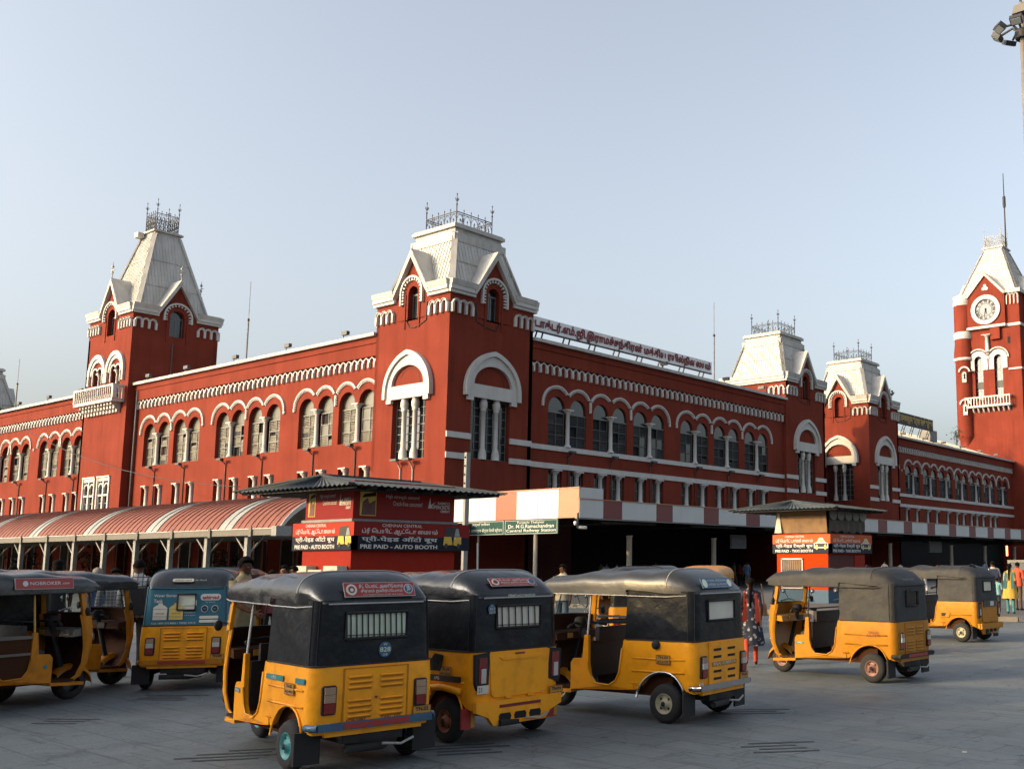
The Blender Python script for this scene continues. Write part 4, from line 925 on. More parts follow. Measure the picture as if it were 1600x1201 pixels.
def pic_taxi(q, fr, u, z, w, h, d):
    q.prism(fr, [(u, z+h*.1), (u, z+h*.55), (u+w*.2, z+h*.62), (u+w*.38, z+h), (u+w*.6, z+h), (u+w*.8, z+h*.62), (u+w, z+h*.5), (u+w, z+h*.1)], d, d+.006, 'white', sides=False)
    q.prism(fr, [(u+w*.06, z+h*.2), (u+w*.06, z+h*.52), (u+w*.94, z+h*.52), (u+w*.94, z+h*.2)], d+.001, d+.009, 'black', sides=False); q.prism(fr, [(u+w*.3, z+h*.62), (u+w*.42, z+h*.9), (u+w*.57, z+h*.9), (u+w*.7, z+h*.62)], d+.001, d+.009, 'taxi_y', sides=False)
    for c in (.2, .8): q.prism(fr, arcp(u+w*c, z+h*.2, w*.09, h*.24, 0, 330, 11), d+.002, d+.011, 'taxi_y', sides=False)
def hip_sheet_roof(parent, x0, x1, y0, y1, z, rise, k='tin'):
    cx, cy = (x0+x1)/2, (y0+y1)/2; q = MB(); L_ = (y1-y0)/2-(x1-x0)*.18; L_ = max(L_, .3)
    def strip(a, b, ra, rb):
        a, b, ra, rb = map(V, (a, b, ra, rb)); n = 26; top = []; bot = []
        for i in range(n*2+1):
            t = i/(n*2); w = .025*(1 if i % 2 else -1); p, r_ = a.lerp(b, t), ra.lerp(rb, t); top.append(p+ZUP*w); bot.append(r_+ZUP*(w if (r_-p).length > .3 else 0))
        q.grid([top, bot], k, smooth=False)
    A, B, C, D = (x0, y0, z), (x1, y0, z), (x1, y1, z), (x0, y1, z); R1, R2 = (cx, cy-L_, z+rise), (cx, cy+L_, z+rise)
    strip(A, B, R1, R1); strip(B, C, R1, R2); strip(C, D, R2, R2); strip(D, A, R2, R1)
    q.bar(V(B)+ZUP*.03, V(R1)+ZUP*.03, .16, .04, k); q.bar(V(C)+ZUP*.03, V(R2)+ZUP*.03, .16, .04, k); q.bar(V(A)+ZUP*.03, V(R1)+ZUP*.03, .16, .04, k); q.bar(V(R1)+ZUP*.03, V(R2)+ZUP*.03, .2, .05, k)
    q.build('roof', parent); q = MB(); q.box(x0+.5, x1-.5, y0+.5, y1-.5, z-.08, z-.03, 'dark_in')
    for i in range(9):
        yy = y0+.2+(y1-y0-.4)*i/8; q.bar((x0+.1, yy, z-.05), (x1-.1, yy, z-.05), .05, .06, 'iron')
    q.build('roof_frame', parent)
def booth(name, lab, xc, yc, bw, bl, sx, sy, roof, kind):
    """xc,yc = near corner of the sign ring; body inset; x runs to the left (-), y away"""
    t = thing(name, (xc-sx/2, yc+sy/2, 0), lab, 'booth'); dx, dy = .2, .25
    x1, x0, y0, y1 = xc-dx+.02, xc-dx-bw, yc+.06, yc+.06+bl
    q = MB()
    if kind == 'auto': q.box(x0, x1, y0, y1, 0, 2.85, 'booth_red'); q.box(x0-.02, x1+.02, y0-.02, y1+.02, 0, .35, 'dark_red')
    else: q.box(x0, x1, y0, y1, .66, 2.98, 'booth_orange'); q.box(x0, x1, y0, y1, .12, .655, 'booth_blue')
    q.build('wall', t)
    fl = Fr((0, yc, 0), (1, 0, 0), (0, -1, 0)); fr = Fr((xc, 0, 0), (0, 1, 0), (1, 0, 0)); z0, z1 = (2.13, 2.87) if kind == 'auto' else (2.16, 2.95)
    up_k = 'sign_or' if kind == 'auto' else 'sign_taxi'; w2 = 'AUTO' if kind == 'auto' else 'TAXI'; ta = 'ப்ரீ ெபயிட் ஆட்ேடா ைமயம்' if kind == 'auto' else 'ப்ரீ ெபயிட் டாக்ஸி ைமயம்'; hi = 'प्री-पेइड ऑटो बूथ' if kind == 'auto' else 'प्री-पेइड टैक्सी बूथ'
    for f, a, b, L_ in ((fl, xc-sx, xc, sx), (fr, yc, yc+sy, sy)):
        q = MB(); q.fbox(f, a, b, z0, z1, -.12, 0, 'navy'); sg = q.build('sign_board', t)
        q = MB(); q.fbox(f, a+.01, b-.01, z0+(z1-z0)*.5, z1-.01, .001, .005, up_k if f is fl else ('ad_red' if kind == 'auto' else 'sign_taxi')); q.build('sign_panel', sg)
        h = z1-z0; q = MB(); e = a+L_*.70
        q.text(f, 'CHENNAI CENTRAL', a+L_*.22, a+L_*.56, z0+h*.83, z0+h*.94, .009, 'white', .01); q.text(f, ta, a+L_*.06, e, z0+h*.54, z0+h*.78, .009, 'white', .018)
        q.text(f, hi, a+L_*.06, e, z0+h*.26, z0+h*.5, .009, 'white', .018); q.text(f, 'PRE PAID - %s BOOTH' % w2, a+L_*.05, e, z0+h*.05, z0+h*.2, .009, 'white', .03); q.build('lettering', sg)
        q = MB()
        if kind == 'auto': pic_auto(q, f, a+L_*.76, z0+h*.1, min(h*.82, L_*.2), .007)
        else: pic_taxi(q, f, a+L_*.72, z0+h*.2, L_*.24, h*.6, .007)
        q.build('sign_picture', sg)
    if kind == 'auto':
        q = MB(); q.box(x0+.05, x1, y0, y1-.05, 2.95, 3.95, 'ad_red'); ad = q.build('upper_box', t)
        q = MB(); q.box(x0-.04, x1+.06, y0-.06, y1+.04, 2.87, 2.94, 'steel_post'); q.build('ledge', t)
        F1 = Fr((0, y0, 0), (1, 0, 0), (0, -1, 0)); F2 = Fr((x1, 0, 0), (0, 1, 0), (1, 0, 0))
        for f, a, b in ((F1, x0+.05, x1), (F2, y0, y1-.05)):
            L_ = b-a; q = MB(); c = a+L_*.06; d_ = a+L_*.21
            q.fbox(f, c, d_, 3.03, 3.86, .001, .006, 'ad_yellow'); q.prism(f, [(c+.05, 3.05), (d_-.02, 3.05), (d_-.03, 3.45), ((c+d_)/2+.03, 3.36), ((c+d_)/2-.02, 3.5), (c+.08, 3.4)], .002, .01, 'ad_city', sides=False); q.prism(f, [(c+.05, 3.5), (d_-.01, 3.56), (d_-.03, 3.66), (c+.12, 3.6)], .002, .01, 'navy', sides=False); q.build('poster', ad)
            q = MB(); q.text(f, 'High strength cement!', a+L_*.3, a+L_*.63, 3.5, 3.62, .006, 'white'); q.text(f, 'Crack-free concrete!', a+L_*.37, a+L_*.66, 3.33, 3.45, .006, 'white')
            q.text(f, 'RAMCO', a+L_*.82, a+L_*.95, 3.42, 3.5, .006, 'white', .03); q.text(f, 'SUPERCRETE', a+L_*.74, a+L_*.95, 3.3, 3.4, .006, 'white', .03); q.text(f, 'CEMENT', a+L_*.85, a+L_*.95, 3.2, 3.27, .006, 'white', .03)
            q.prism(f, [(a+L_*.72, 3.3), (a+L_*.74, 3.62), (a+L_*.75, 3.32)], .002, .007, 'white', sides=False); q.prism(f, [(a+L_*.73, 3.36), (a+L_*.8, 3.5), (a+L_*.75, 3.33)], .002, .008, 'white', sides=False)
            q.build('lettering', ad)
        q = MB()
        for i in range(3): q.box(x0+.1+i*.68, x0+.7+i*.68, y0-.32, y0-.02, 1.35, 1.72-.1*(i == 1), 'paper')
        q.build('counter_box', t)
    else:
        q = MB(); rows = []
        for j in range(6):
            z = 3.0+.95*j/5; rows.append([(x0-.05+(.12 if j < 1 else 0)*0+.02*sin(j*2+i), y0-.05-.05*sin(i*1.7)*(1-j/6), z) if False else (x0+(x1-x0)*i/14, y0-.06-.05*sin(i*2.1+j)*(1-j/7), z) for i in range(15)])
        q.grid(rows, 'tarp_tan'); q.build('tarpaulin', t)
        q = MB(); rows = [[(x1+.05+.06*sin(i*1.9+j*.6)*(1-j/8), y0+(y1-y0)*i/20, 3.0+.12*(1-abs(cos(i*.7)))*(j == 0)+.95*j/5) for i in range(21)] for j in range(6)]; q.grid(rows, 'tarp_grey'); q.build('tarpaulin', t)
        q = MB(); q.box(x0+.03, x1-.03, y0+.05, y1-.05, 2.98, 3.95, 'dark_in'); q.build('upper_box', t)
        for i in range(5):
            q = MB(); yy = y0+.3+i*.65; f = Fr((x1+.12, 0, 0), (0, 1, 0), (1, 0, 0)); q.prism(f, [(yy-.3, 3.9)]+arcp(yy, 3.75, .3, .22, 180, 360, 8)+[(yy+.3, 3.9)], 0, .02, 'frame_grey'); q.build('valance', t)
        f = Fr((0, y0, 0), (1, 0, 0), (0, -1, 0)); q = MB(); u0, u1 = x0+.28, x0+1.25; q.fbox(f, u0, u1, .78, 1.9, .003, .02, 'board_grey')
        for a, b, c, d_ in ((u0-.05, u0, .73, 1.95), (u1, u1+.05, .73, 1.95), (u0-.05, u1+.05, .7, .75), (u0-.05, u1+.05, 1.9, 1.96)): q.fbox(f, a, b, c, d_, .003, .06, 'white_trim')
        for i in range(1, 9): u = u0+(u1-u0)*i/9; q.fbox(f, u-.012, u+.012, .78, 1.9, .03, .05, 'frame_grey')
        q.fbox(f, u0, u1, 1.5, 1.88, .02, .028, 'tarp_tan'); q.build('window', t)
        q = MB(); f = Fr((x1, 0, 0), (0, 1, 0), (1, 0, 0)); q.fbox(f, y1-.95, y1-.02, .7, 2.1, .003, .06, 'booth_red'); q.fbox(f, y0+.02, y1-.95, .7, 2.1, .003, .03, 'dark_red'); q.build('side_panel', t)
        q = MB(); q.add([(x0-.05, y0-.1, 3.02), (x0+.32, y0-.12, 3.02), (x0+.2, y0-.1, 3.85), (x0+.1, y0-.08, 3.85)], [(0, 1, 2, 3)], 'paper'); q.build('curtain', t)
    hip_sheet_roof(t, *roof)
    return t
booth('auto_booth', 'red prepaid auto booth with advert panels, trilingual signs and a wide sheet roof', -23.32, 16.38, 2.15, 3.4, 2.77, 3.84, (-27.8, -22.4, 15.6, 20.75, 3.74, .40), 'auto')
booth('taxi_booth', 'orange and blue prepaid taxi booth with tarpaulins hanging under its sheet roof', -21.14, 37.45, 2.45, 3.15, 2.83, 3.66, (-25.6, -20.3, 36.5, 41.0, 3.97, .38), 'taxi')
pb = thing('steel_post', (-28.0, 24.1, 0), 'square steel post with bolt holes standing at the right end of the red auto booth', 'post')
q = MB(); q.box(-28.06, -27.93, 24, 24.12, 0, 5.6, 'steel_post'); q.box(-27.93, -27.91, 23.97, 24.15, 0, 5.6, 'steel_post'); q.build('shaft', pb)
q = MB()
for z in (4.5, 4.8, 5.1, 5.4): q.box(-28.03, -27.97, 23.98, 23.999, z, z+.06, 'dark_in')
q.build('bolt_hole', pb)

# ---------------------------------------------------------------- high mast lamp
hm = thing('high_mast_lamp', (-12.45, 38.0, 0), 'tall steel floodlight mast cut by the right edge of the picture', 'lamp mast')
q = MB(); q.tube([(-12.45, 38, 0), (-12.45, 38, 23.6)], .22, 'pole_steel', 12, r2=.11); q.tube([(-12.45, 38, 23.5), (-12.5, 37.85, 24.3)], .05, 'iron', 6); q.build('mast', hm)
q = MB()
for i in range(8):
    a = 2*pi*i/8; q.tube([(-12.45, 38, 22.3), (-12.45+.4*cos(a), 38+.4*sin(a), 22.65), (-12.45+.85*cos(a), 38+.85*sin(a), 22.5)], .05, 'iron', 5)
q.lathe((-12.45, 38, 22.1), [(.28, 0), (.3, .1), (.3, .3), (.2, .4)], 'iron', 10); q.build('lamp_ring', hm)
q = MB(); q.hexa([(-12.75, 37.7, 23.1), (-11.95, 37.7, 23.1), (-11.95, 38.4, 23.1), (-12.75, 38.4, 23.1), (-12.65, 37.75, 23.45), (-12.05, 37.75, 23.45), (-12.05, 38.3, 23.45), (-12.65, 38.3, 23.45)], 'steel_cream'); q.build('hood', hm)
for i in range(9):
    if i < 8: a = 2*pi*i/8+.1; c = V((-12.45+1.0*cos(a), 38+1.0*sin(a), 22.4)); o = V((cos(a), sin(a), 0))
    else: c = V((-12.5, 37.8, 24.3)); o = V((-.7, -.7, 0))
    s = o.cross(ZUP); q = MB(); n = (o*.5-ZUP*.85).normalized(); u = s; v = n.cross(u); h = [c+u*(.23*a_)+v*(.17*b_)+n*d_ for d_ in (-.13, .06) for a_, b_ in ((-1, -1), (1, -1), (1, 1), (-1, 1))]
    q.hexa(h, 'lamp_body'); hh = [c+u*(.19*a_)+v*(.13*b_)+n*d_ for d_ in (.062, .075) for a_, b_ in ((-1, -1), (1, -1), (1, 1), (-1, 1))]; q.hexa(hh, 'lamp_glass'); q.build('floodlight', hm)
# overhead cable crossing the left front
q = MB(); pts = [(-60-1.0*i*2.4, 26+.05*i, 7.0+.9*((i-8)/8)**2+.22*i) for i in range(18)]
q = MB(); q.tube([V((-106, 38.6, 14.4)).lerp(V((-60, 34, 6.4)), i/14)-ZUP*(1.2*(1-((i-7)/7)**2)) for i in range(15)], .03, 'black', 4); q.org = (-83, 36, 9); tag(q.build('overhead_cable'), 'thin dark cable sagging across the sunlit front from the left edge', 'cable')
# unseen block added behind the camera, height set to shade the near forecourt
dm('shade_block_wall', (.16, .14, .12), .85, var=.15, scale=.3, streak=.2); dm('shade_block_glass', (.03, .035, .04), .2)
cb = thing('shade_block', (-45, -44, 0), 'plain office block across the road whose evening shadow covers the near forecourt', 'building')
q = MB(); q.box(-125, 30, -52, -40, 0, 19.3, 'shade_block_wall'); q.box(-126, 31, -52.4, -39.6, 19.3, 19.8, 'shade_block_wall'); q.build('wall', cb)
for j in range(5):
    q = MB(); q.box(-123, 28, -39.99, -39.9, 1.5+3.9*j, 3.3+3.9*j, 'shade_block_glass'); q.build('window_band', cb)
# ---------------------------------------------------------------- three-wheelers
dm('yellow', (.82, .318, .007), .42, var=.07, scale=2.5, dirt=(.36, .13, .006), dirtamt=.45, spec=.3, coat=.12, bump=.25, bscale=5)  # auto paint brightened to offset the shade on the near autos
dm('yellow_lit', (.40, .165, .006), .42, var=.07, scale=2.5, dirt=(.25, .09, .008), dirtamt=.45, spec=.25, coat=.06, bump=.25, bscale=5)  # darker copy of the same paint for autos standing in sun
dm('yellow_old', (.42, .155, .006), .5, var=.1, scale=3, dirt=(.14, .055, .012), dirtamt=.45, spec=.25, coat=.06)
dm('vinyl', (.007, .009, .013), .30, var=.3, scale=3, dirt=(.028, .028, .027), dirtamt=.35, bump=.8, bscale=4, spec=.25)
dm('vinyl_roof', (.010, .012, .015), .22, var=.3, scale=3, dirt=(.04, .039, .036), dirtamt=.4, bump=.7, bscale=4, spec=.5)
dm('vinyl_grey', (.026, .028, .03), .34, var=.25, scale=2, dirt=(.06, .056, .05), dirtamt=.4, bump=.15, bscale=10)
dm('cloth', (.017, .018, .020), .7, var=.25, scale=3, dirt=(.045, .040, .028), dirtamt=.6, bump=.5, bscale=9)
dm('teal_ad', (.02, .11, .16), .45, var=.06)
dm('piping', (.35, .34, .32), .5, var=.1); dm('tyre', (.014, .014, .015), .85, var=.25, scale=8, bump=.2); dm('rubber', (.010, .010, .011), .8, var=.2)
dm('chrome', (.5, .5, .5), .22, metal=1, var=.1); dm('tail_red', (.16, .008, .008), .18, var=.1, coat=.5); dm('tail_amber', (.30, .20, .13), .18, var=.1, coat=.5); dm('tail_white', (.42, .40, .37), .18, coat=.5)
dm('seat', (.016, .013, .013), .5, var=.2); dm('under', (.010, .010, .010), .8, var=.3, scale=6); dm('plate', (.42, .21, .03), .5, var=.05); dm('ink', (.012, .008, .008), .6); dm('ink_red', (.16, .012, .012), .6)
dm('sticker_red', (.28, .022, .018), .5, var=.06); dm('sticker_blue', (.03, .09, .16), .5); dm('sticker_teal', (.02, .16, .17), .5); dm('bump_blue', (.03, .09, .16), .45, dirt=(.02, .03, .04)); dm('brown_in', (.045, .016, .006), .8, var=.2, spec=.15)
dm('film', (.52, .58, .46), .3, var=.15, scale=5); dm('film_pink', (.55, .52, .44), .3, var=.1, scale=4)  # on rear windows, pale colour stands in for daylight seen through
def glass_mat():
    m = bpy.data.materials.new('windscreen'); m.use_nodes = True; n = m.node_tree.nodes; L = m.node_tree.links; out = n['Material Output']
    for x in list(n):
        if x.type == 'BSDF_PRINCIPLED': n.remove(x)
    t = n.new('ShaderNodeBsdfTransparent'); t.inputs[0].default_value = (.62, .66, .66, 1); g = n.new('ShaderNodeBsdfGlossy'); g.inputs['Roughness'].default_value = .06; mx = n.new('ShaderNodeMixShader'); f = n.new('ShaderNodeFresnel'); f.inputs[0].default_value = 1.5
    L.new(f.outputs[0], mx.inputs[0]); L.new(t.outputs[0], mx.inputs[1]); L.new(g.outputs[0], mx.inputs[2]); L.new(mx.outputs[0], out.inputs[0]); return m
M['glass'] = glass_mat()
FREAR = Fr((0, 0, 0), (0, -1, 0), (-1, 0, 0)); FLEFT = Fr((0, 0, 0), (-1, 0, 0), (0, 1, 0)); FRIGHT = Fr((0, 0, 0), (1, 0, 0), (0, -1, 0))
def plan_path(xs, w, xr, r=.14, nside=9, nc=6, ys=(.33, .16, 0, -.16, -.33)):
    L_ = [(xs+(xr+r-xs)*i/nside, w) for i in range(nside)]
    L_ += [(xr+r-r*sin(radians(90*i/nc)), w-r+r*cos(radians(90*i/nc))) for i in range(nc)]
    L_ += [(xr, y) for y in (w-r,)+tuple(y for y in ys if abs(y) < w-r)]
    H = [p for p in L_ if p[1] > 1e-6]; return H+[(xr, 0.)]+[(x, -y) for x, y in H[::-1]]
def auto(loc, rz, label, o):
    t = thing('auto_rickshaw', loc, label, 'auto rickshaw', 'yellow auto rickshaws waiting on the forecourt', rz)
    Y, HD, RF = o.get('paint', 'yellow'), o.get('hood', 'vinyl'), o.get('roof', 'vinyl_roof'); rnd = random.Random(o.get('seed', 1)); ZT = .91
    def B(q, n, p=t, lab=None):
        if n not in ('wheel', 'rim', 'mudflap', 'engine', 'front_mudguard'):
            def wp(x, y, z):
                k = .905 if x < .8 else .905-.165*min(1, (x-.8)/1.1)
                return (x if x > -.1 else -.1+(x+.1)*.76, y*k, z)
            q.v = [wp(*p_) for p_ in q.v]
        return q.build(n, p, lab, local=True)
    # ---- body shell
    q = MB(); W = .63; path = plan_path(.52, W, -.50)
    for side in (0, .03):
        rows = []
        for j in range(9):
            f = j/8; row = []
            for x, y in path:
                zb = .345 if x > -.40 else .335
                if abs(y) > .5 and abs(x-.03) < .36: zb = max(zb, .19+sqrt(.36**2-(x-.03)**2))
                z = zb+(ZT-zb)*f; bul = .022*sin(pi*min(1, max(0, (z-.25)/.7)))-.03*(1-f)**2*.6 - side
                nx, ny = (0, 1 if y > 0 else -1) if abs(abs(y)-W) < 1e-5 else ((-1, 0) if abs(x+.50) < 1e-5 else V((x+.36, y-(W-.14)*(1 if y > 0 else -1))).normalized())
                row.append((x+nx*bul, y+ny*bul, z))
            rows.append(row)
        q.grid(rows, Y if side == 0 else 'brown_in')
        if side == 0: top_o, bot_o = rows[-1], rows[0]
        else: q.grid([top_o, rows[-1]], Y); q.grid([bot_o, rows[0]], Y)
    for zz in (.70, .56) if o.get('ribs', 1) else (.6,):
        for s in (1, -1): q.tube([(.46, s*(W+.016), zz), (.1, s*(W+.02), zz), (-.32, s*(W+.018), zz)], .010, Y, 6)
    for zz in (.42,):
        for s in (1, -1): q.tube([(.50, s*(W+.004), zz), (.40, s*(W+.006), zz)], .009, Y, 6)
    prof = [(.45, .345), (.6, .335), (1.42, .29), (1.42, .60), (1.38, .65), (1.23, .66), (1.20, .93), (1.14, .93), (1.13, .60), (1.10, .46), (1.03, .38), (.80, .37), (.70, .42), (.65, .52), (.61, .80), (.585, .90), (.45, .90)]
    for s in (1, -1):
        f = Fr((0, s*W, 0), (1, 0, 0), (0, s, 0)); q.prism(f, prof, -.045, .006, Y, back=True)
        q.tube([(1.13, s*.64, .62), (1.10, s*.64, .47), (1.03, s*.64, .385), (.80, s*.64, .375), (.70, s*.64, .43), (.65, s*.64, .53), (.61, s*.64, .80)], .011, Y, 6)
        if o.get('arch'): q.tube([(.03+.37*cos(radians(a)), s*(W+.02), .19+.37*sin(radians(a))) for a in range(12, 168, 12)], .016, 'chrome' if o['arch'] == 'chrome' else Y, 6)
        else: q.tube([(.03+.365*cos(radians(a)), s*(W+.012), .19+.365*sin(radians(a))) for a in range(12, 168, 12)], .012, Y, 6)
    q.box(-.30, 1.75, -.60, .60, .285, .31, 'brown_in'); q.hexa([(1.42, -.62, .25), (1.92, -.55, .215), (1.92, .55, .215), (1.42, .62, .25), (1.42, -.62, .29), (1.92, -.55, .255), (1.92, .55, .255), (1.42, .62, .29)], Y)
    q.box(-.52, -.46, -.50, .50, .315, .37, Y)
    body = B(q, 'body')
    # ---- front cowl
    q = MB(); spec_ = [(.23, .50, 1.72, 1.80), (.34, .57, 1.86, 1.92), (.50, .60, 1.92, 2.04), (.70, .605, 1.93, 2.11), (.95, .60, 1.90, 2.12), (1.12, .585, 1.86, 2.10)]
    def crow(z, w, xs, xf, n=16):
        return [(xs+(xf-xs)*(1-abs(2*i/n-1)**3.2), w*(1-2*i/n), z) for i in range(n+1)]
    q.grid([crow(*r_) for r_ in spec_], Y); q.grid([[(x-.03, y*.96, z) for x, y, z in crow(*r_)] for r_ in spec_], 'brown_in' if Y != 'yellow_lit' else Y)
    for s in (1, -1):
        q.grid([[(xs, s*w, z) for z, w, xs, xf in spec_], [(xs-.07, s*(w+.004), z) for z, w, xs, xf in spec_], [(xs-.07, s*(w-.03), z) for z, w, xs, xf in spec_]], Y)
        q.tube([(xs-.07, s*(w-.01), z) for z, w, xs, xf in spec_], .012, Y, 6)
    B(q, 'front_cowl')
    # ---- windscreen
    q = MB(); b, tp = crow(1.12, .585, 1.86, 2.10), crow(1.54, .55, 1.80, 1.98); q.tube([V(p) for p in b], .018, 'rubber', 5); q.tube([V(p) for p in tp], .02, Y, 5)
    for s, i in ((1, 0), (-1, -1)): q.bar(V(b[i])+V((-.02, 0, 0)), V(tp[i])+V((-.02, 0, 0)), .05, .06, Y)
    q.tube([V(b[8]), V(tp[8])], .008, 'rubber', 5); wf = B(q, 'windscreen_frame')
    q = MB(); q.grid([b, tp], 'glass'); B(q, 'windscreen', wf)
    # ---- roof hood
    q = MB(); S = [(2.04, .55, 1.48, 1.51), (1.98, .585, 1.475, 1.57), (1.86, .60, 1.475, 1.625), (1.55, .605, 1.475, 1.635), (1.24, .618, 1.475, 1.685), (1.2, .618, 1.475, 1.685), (.9, .608, 1.47, 1.665), (.62, .62, 1.47, 1.705), (.57, .625, 1.47, 1.705), (.3, .612, 1.455, 1.685), (.05, .635, 1.435, 1.72), (-.0, .635, 1.43, 1.715), (-.22, .60, 1.43, 1.645), (-.42, .56, 1.43, 1.52), (-.47, .53, 1.43, 1.44)]
    sag = o.get('sag', 0); rows = []
    for x, w, z0, z1 in S:
        row = []
        for i in range(21):
            a = pi*i/20; c, s_ = cos(a), sin(a); ex = .45
            z = z0+(z1-z0)*abs(s_)**.62; y = w*(abs(c)**ex)*(1 if c > 0 else -1)
            z -= sag*(.03*sin(x*9+1)+.02*sin(x*17+i))*s_
            row.append((x, y, z))
        rows.append(row)
    q.grid(rows, RF)
    for s in (1, -1):
        q.grid([[(x, s*(w+.003), z0+.01) for x, w, z0, z1 in S[1:9]], [(x, s*(w+.01), z0-.055-(.015 if x < 1.9 else 0)) for x, w, z0, z1 in S[1:9]]], RF)
        q.tube([(x, s*(w+.008), z0-.05-(.015 if x < 1.9 else 0)) for x, w, z0, z1 in S[1:9]]+[(.54, s*.632, 1.40), (.0, s*.632, 1.395), (-.30, s*.60, 1.41), (-.45, s*.50, 1.425)], .007, o.get('pipe', 'piping'), 5)
    q.tube([(-.475, y, 1.43) for y in (.5, .25, 0, -.25, -.5)], .008, o.get('pipe', 'piping'), 5)
    q.tube([(x_, y, z_) for x_, y, z_ in rows[11][1:20]], .006, o.get('pipe', 'piping'), 5)
    B(q, 'roof_hood')
    # ---- rear hood with window opening
    q = MB(); zs = [.90, 1.0, 1.13, 1.24, 1.345, 1.42, 1.46]; wy = o.get('wy', .31); p1 = plan_path(.575, .625, -.485, .13, ys=(.42, wy, .1, 0, -.1, -wy, -.42)); p2 = plan_path(.56, .60, -.46, .13, ys=(.42, wy, .1, 0, -.1, -wy, -.42))
    rows = []
    for z in zs:
        f = (z-.9)/.56; row = []
        for i, (a, b_) in enumerate(zip(p1, p2)):
            x, y = a[0]*(1-f)+b_[0]*f, a[1]*(1-f)+b_[1]*f
            if o.get('wrinkle') and a[0] > -.3: y += (1 if y > 0 else -1)*(.018*sin(i*2.3+z*11)+.012*sin(z*23+i*.8))*o['wrinkle']
            row.append((x, y, z))
        rows.append(row)
    n = len(rows[0]); win = [i for i in range(n-1) if abs(p1[i][0]+.485) < 1e-4 and abs(p1[i+1][0]+.485) < 1e-4 and max(abs(p1[i][1]), abs(p1[i+1][1])) < wy+1e-3]
    vs = [p for r_ in rows for p in r_]; fs = [(j*n+i, j*n+i+1, (j+1)*n+i+1, (j+1)*n+i) for j in range(6) for i in range(n-1) if not (j in (2, 3) and i in win)]
    q.add(vs, fs, HD, True); hood = B(q, 'rear_hood')
    q = MB(); X = -.485; q.tube([(X-.005, wy+.01, 1.125), (X+.0, wy+.01, 1.35), (X+.0, -wy-.01, 1.35), (X-.005, -wy-.01, 1.125), (X-.005, wy+.01, 1.125)], .016, 'rubber', 6); wfr = B(q, 'rear_window_frame', hood)
    q = MB(); pk = o.get('film', 'glass'); q.quad((X+.012, wy, 1.13), (X+.012, -wy, 1.13), (X+.02, -wy, 1.345), (X+.02, wy, 1.345), pk); B(q, 'rear_window', wfr)
    if o.get('bars'):
        q = MB()
        for i in range(o['bars']): y = -wy+2*wy*(i+.7)/(o['bars']+.4); q.bar((X-.004, y, 1.13), (X+.002, y+.01, 1.345), .012, .008, 'rubber')
        q.bar((X-.006, wy, 1.16), (X-.006, -wy, 1.15), .01, .006, 'rubber'); B(q, 'window_grille', wfr)
    q = MB(); q.tube([(x, y*1.004, .905) for x, y in plan_path(.55, .636, -.505, .14)], .008, 'rubber', 5); B(q, 'belt_strip')
    q = MB()
    for i in (9, 12, n-13, n-10):
        q.tube([V(r_[i])+V((-.004, .004 if r_[i][1] > 0 else -.004, 0)) for r_ in rows], .004, 'under', 4)
    B(q, 'hood_seam', hood)
    # ---- posts, inside
    for s in (1, -1):
        q = MB(); q.tube([(1.17, s*.61, .9), (1.14, s*.57, 1.45)], .014, o.get('post', 'piping'), 6); B(q, 'post')
    q = MB(); q.tube([(1.17, .6, 1.06), (1.17, -.6, 1.06)], .012, 'iron', 5); q.box(1.10, 1.15, -.58, .58, .45, .86, 'seat'); q.box(1.06, 1.12, -.5, .5, .86, 1.02, 'seat'); B(q, 'partition')
    def cushion(x0, x1, y, z0, z1, nm, tilt=0):
        q = MB(); rows = []
        for j in range(5):
            f = j/4; ins = .03*(1 if j in (0, 4) else 0); z = z0+(z1-z0)*f; xo = tilt*f
            rows.append([(x0+ins+xo, -y+ins, z), (x1-ins+xo, -y+ins, z), (x1-ins+xo, y-ins, z), (x0+ins+xo, y-ins, z)])
        q.grid(rows, 'seat', smooth=False, close=True); q.add(rows[-1], [(0, 1, 2, 3)], 'seat'); B(q, nm)
    cushion(.0, .46, .56, .50, .62, 'passenger_seat'); cushion(-.14, -.02, .56, .60, 1.02, 'seat_back', -.08); cushion(1.20, 1.46, .34, .60, .70, 'driver_seat')
    q = MB(); q.box(1.22, 1.42, -.30, .30, .31, .60, 'under'); B(q, 'seat_box'); q = MB(); q.box(-.05, .42, -.55, .55, .31, .50, 'brown_in'); B(q, 'seat_box')
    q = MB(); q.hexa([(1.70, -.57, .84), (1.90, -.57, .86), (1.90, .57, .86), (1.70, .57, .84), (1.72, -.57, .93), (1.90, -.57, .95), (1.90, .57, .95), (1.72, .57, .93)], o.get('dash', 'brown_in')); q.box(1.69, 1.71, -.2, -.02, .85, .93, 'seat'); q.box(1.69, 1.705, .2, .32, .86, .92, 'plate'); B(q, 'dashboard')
    q = MB(); q.tube([(1.90, 0, .30), (1.70, 0, .98)], .035, 'under', 8); q.tube([(1.62, .36, 1.02), (1.66, .2, 1.04), (1.70, 0, 1.02), (1.66, -.2, 1.04), (1.62, -.36, 1.02)], .014, 'under', 6); q.tube([(1.62, .36, 1.02), (1.58, .48, 1.0)], .022, 'rubber', 6); q.tube([(1.62, -.36, 1.02), (1.58, -.48, 1.0)], .022, 'rubber', 6); q.lathe((1.70, 0, .98), [(.06, 0), (.09, .04), (.085, .1), (.05, .13)], 'under', 8); B(q, 'handlebar')
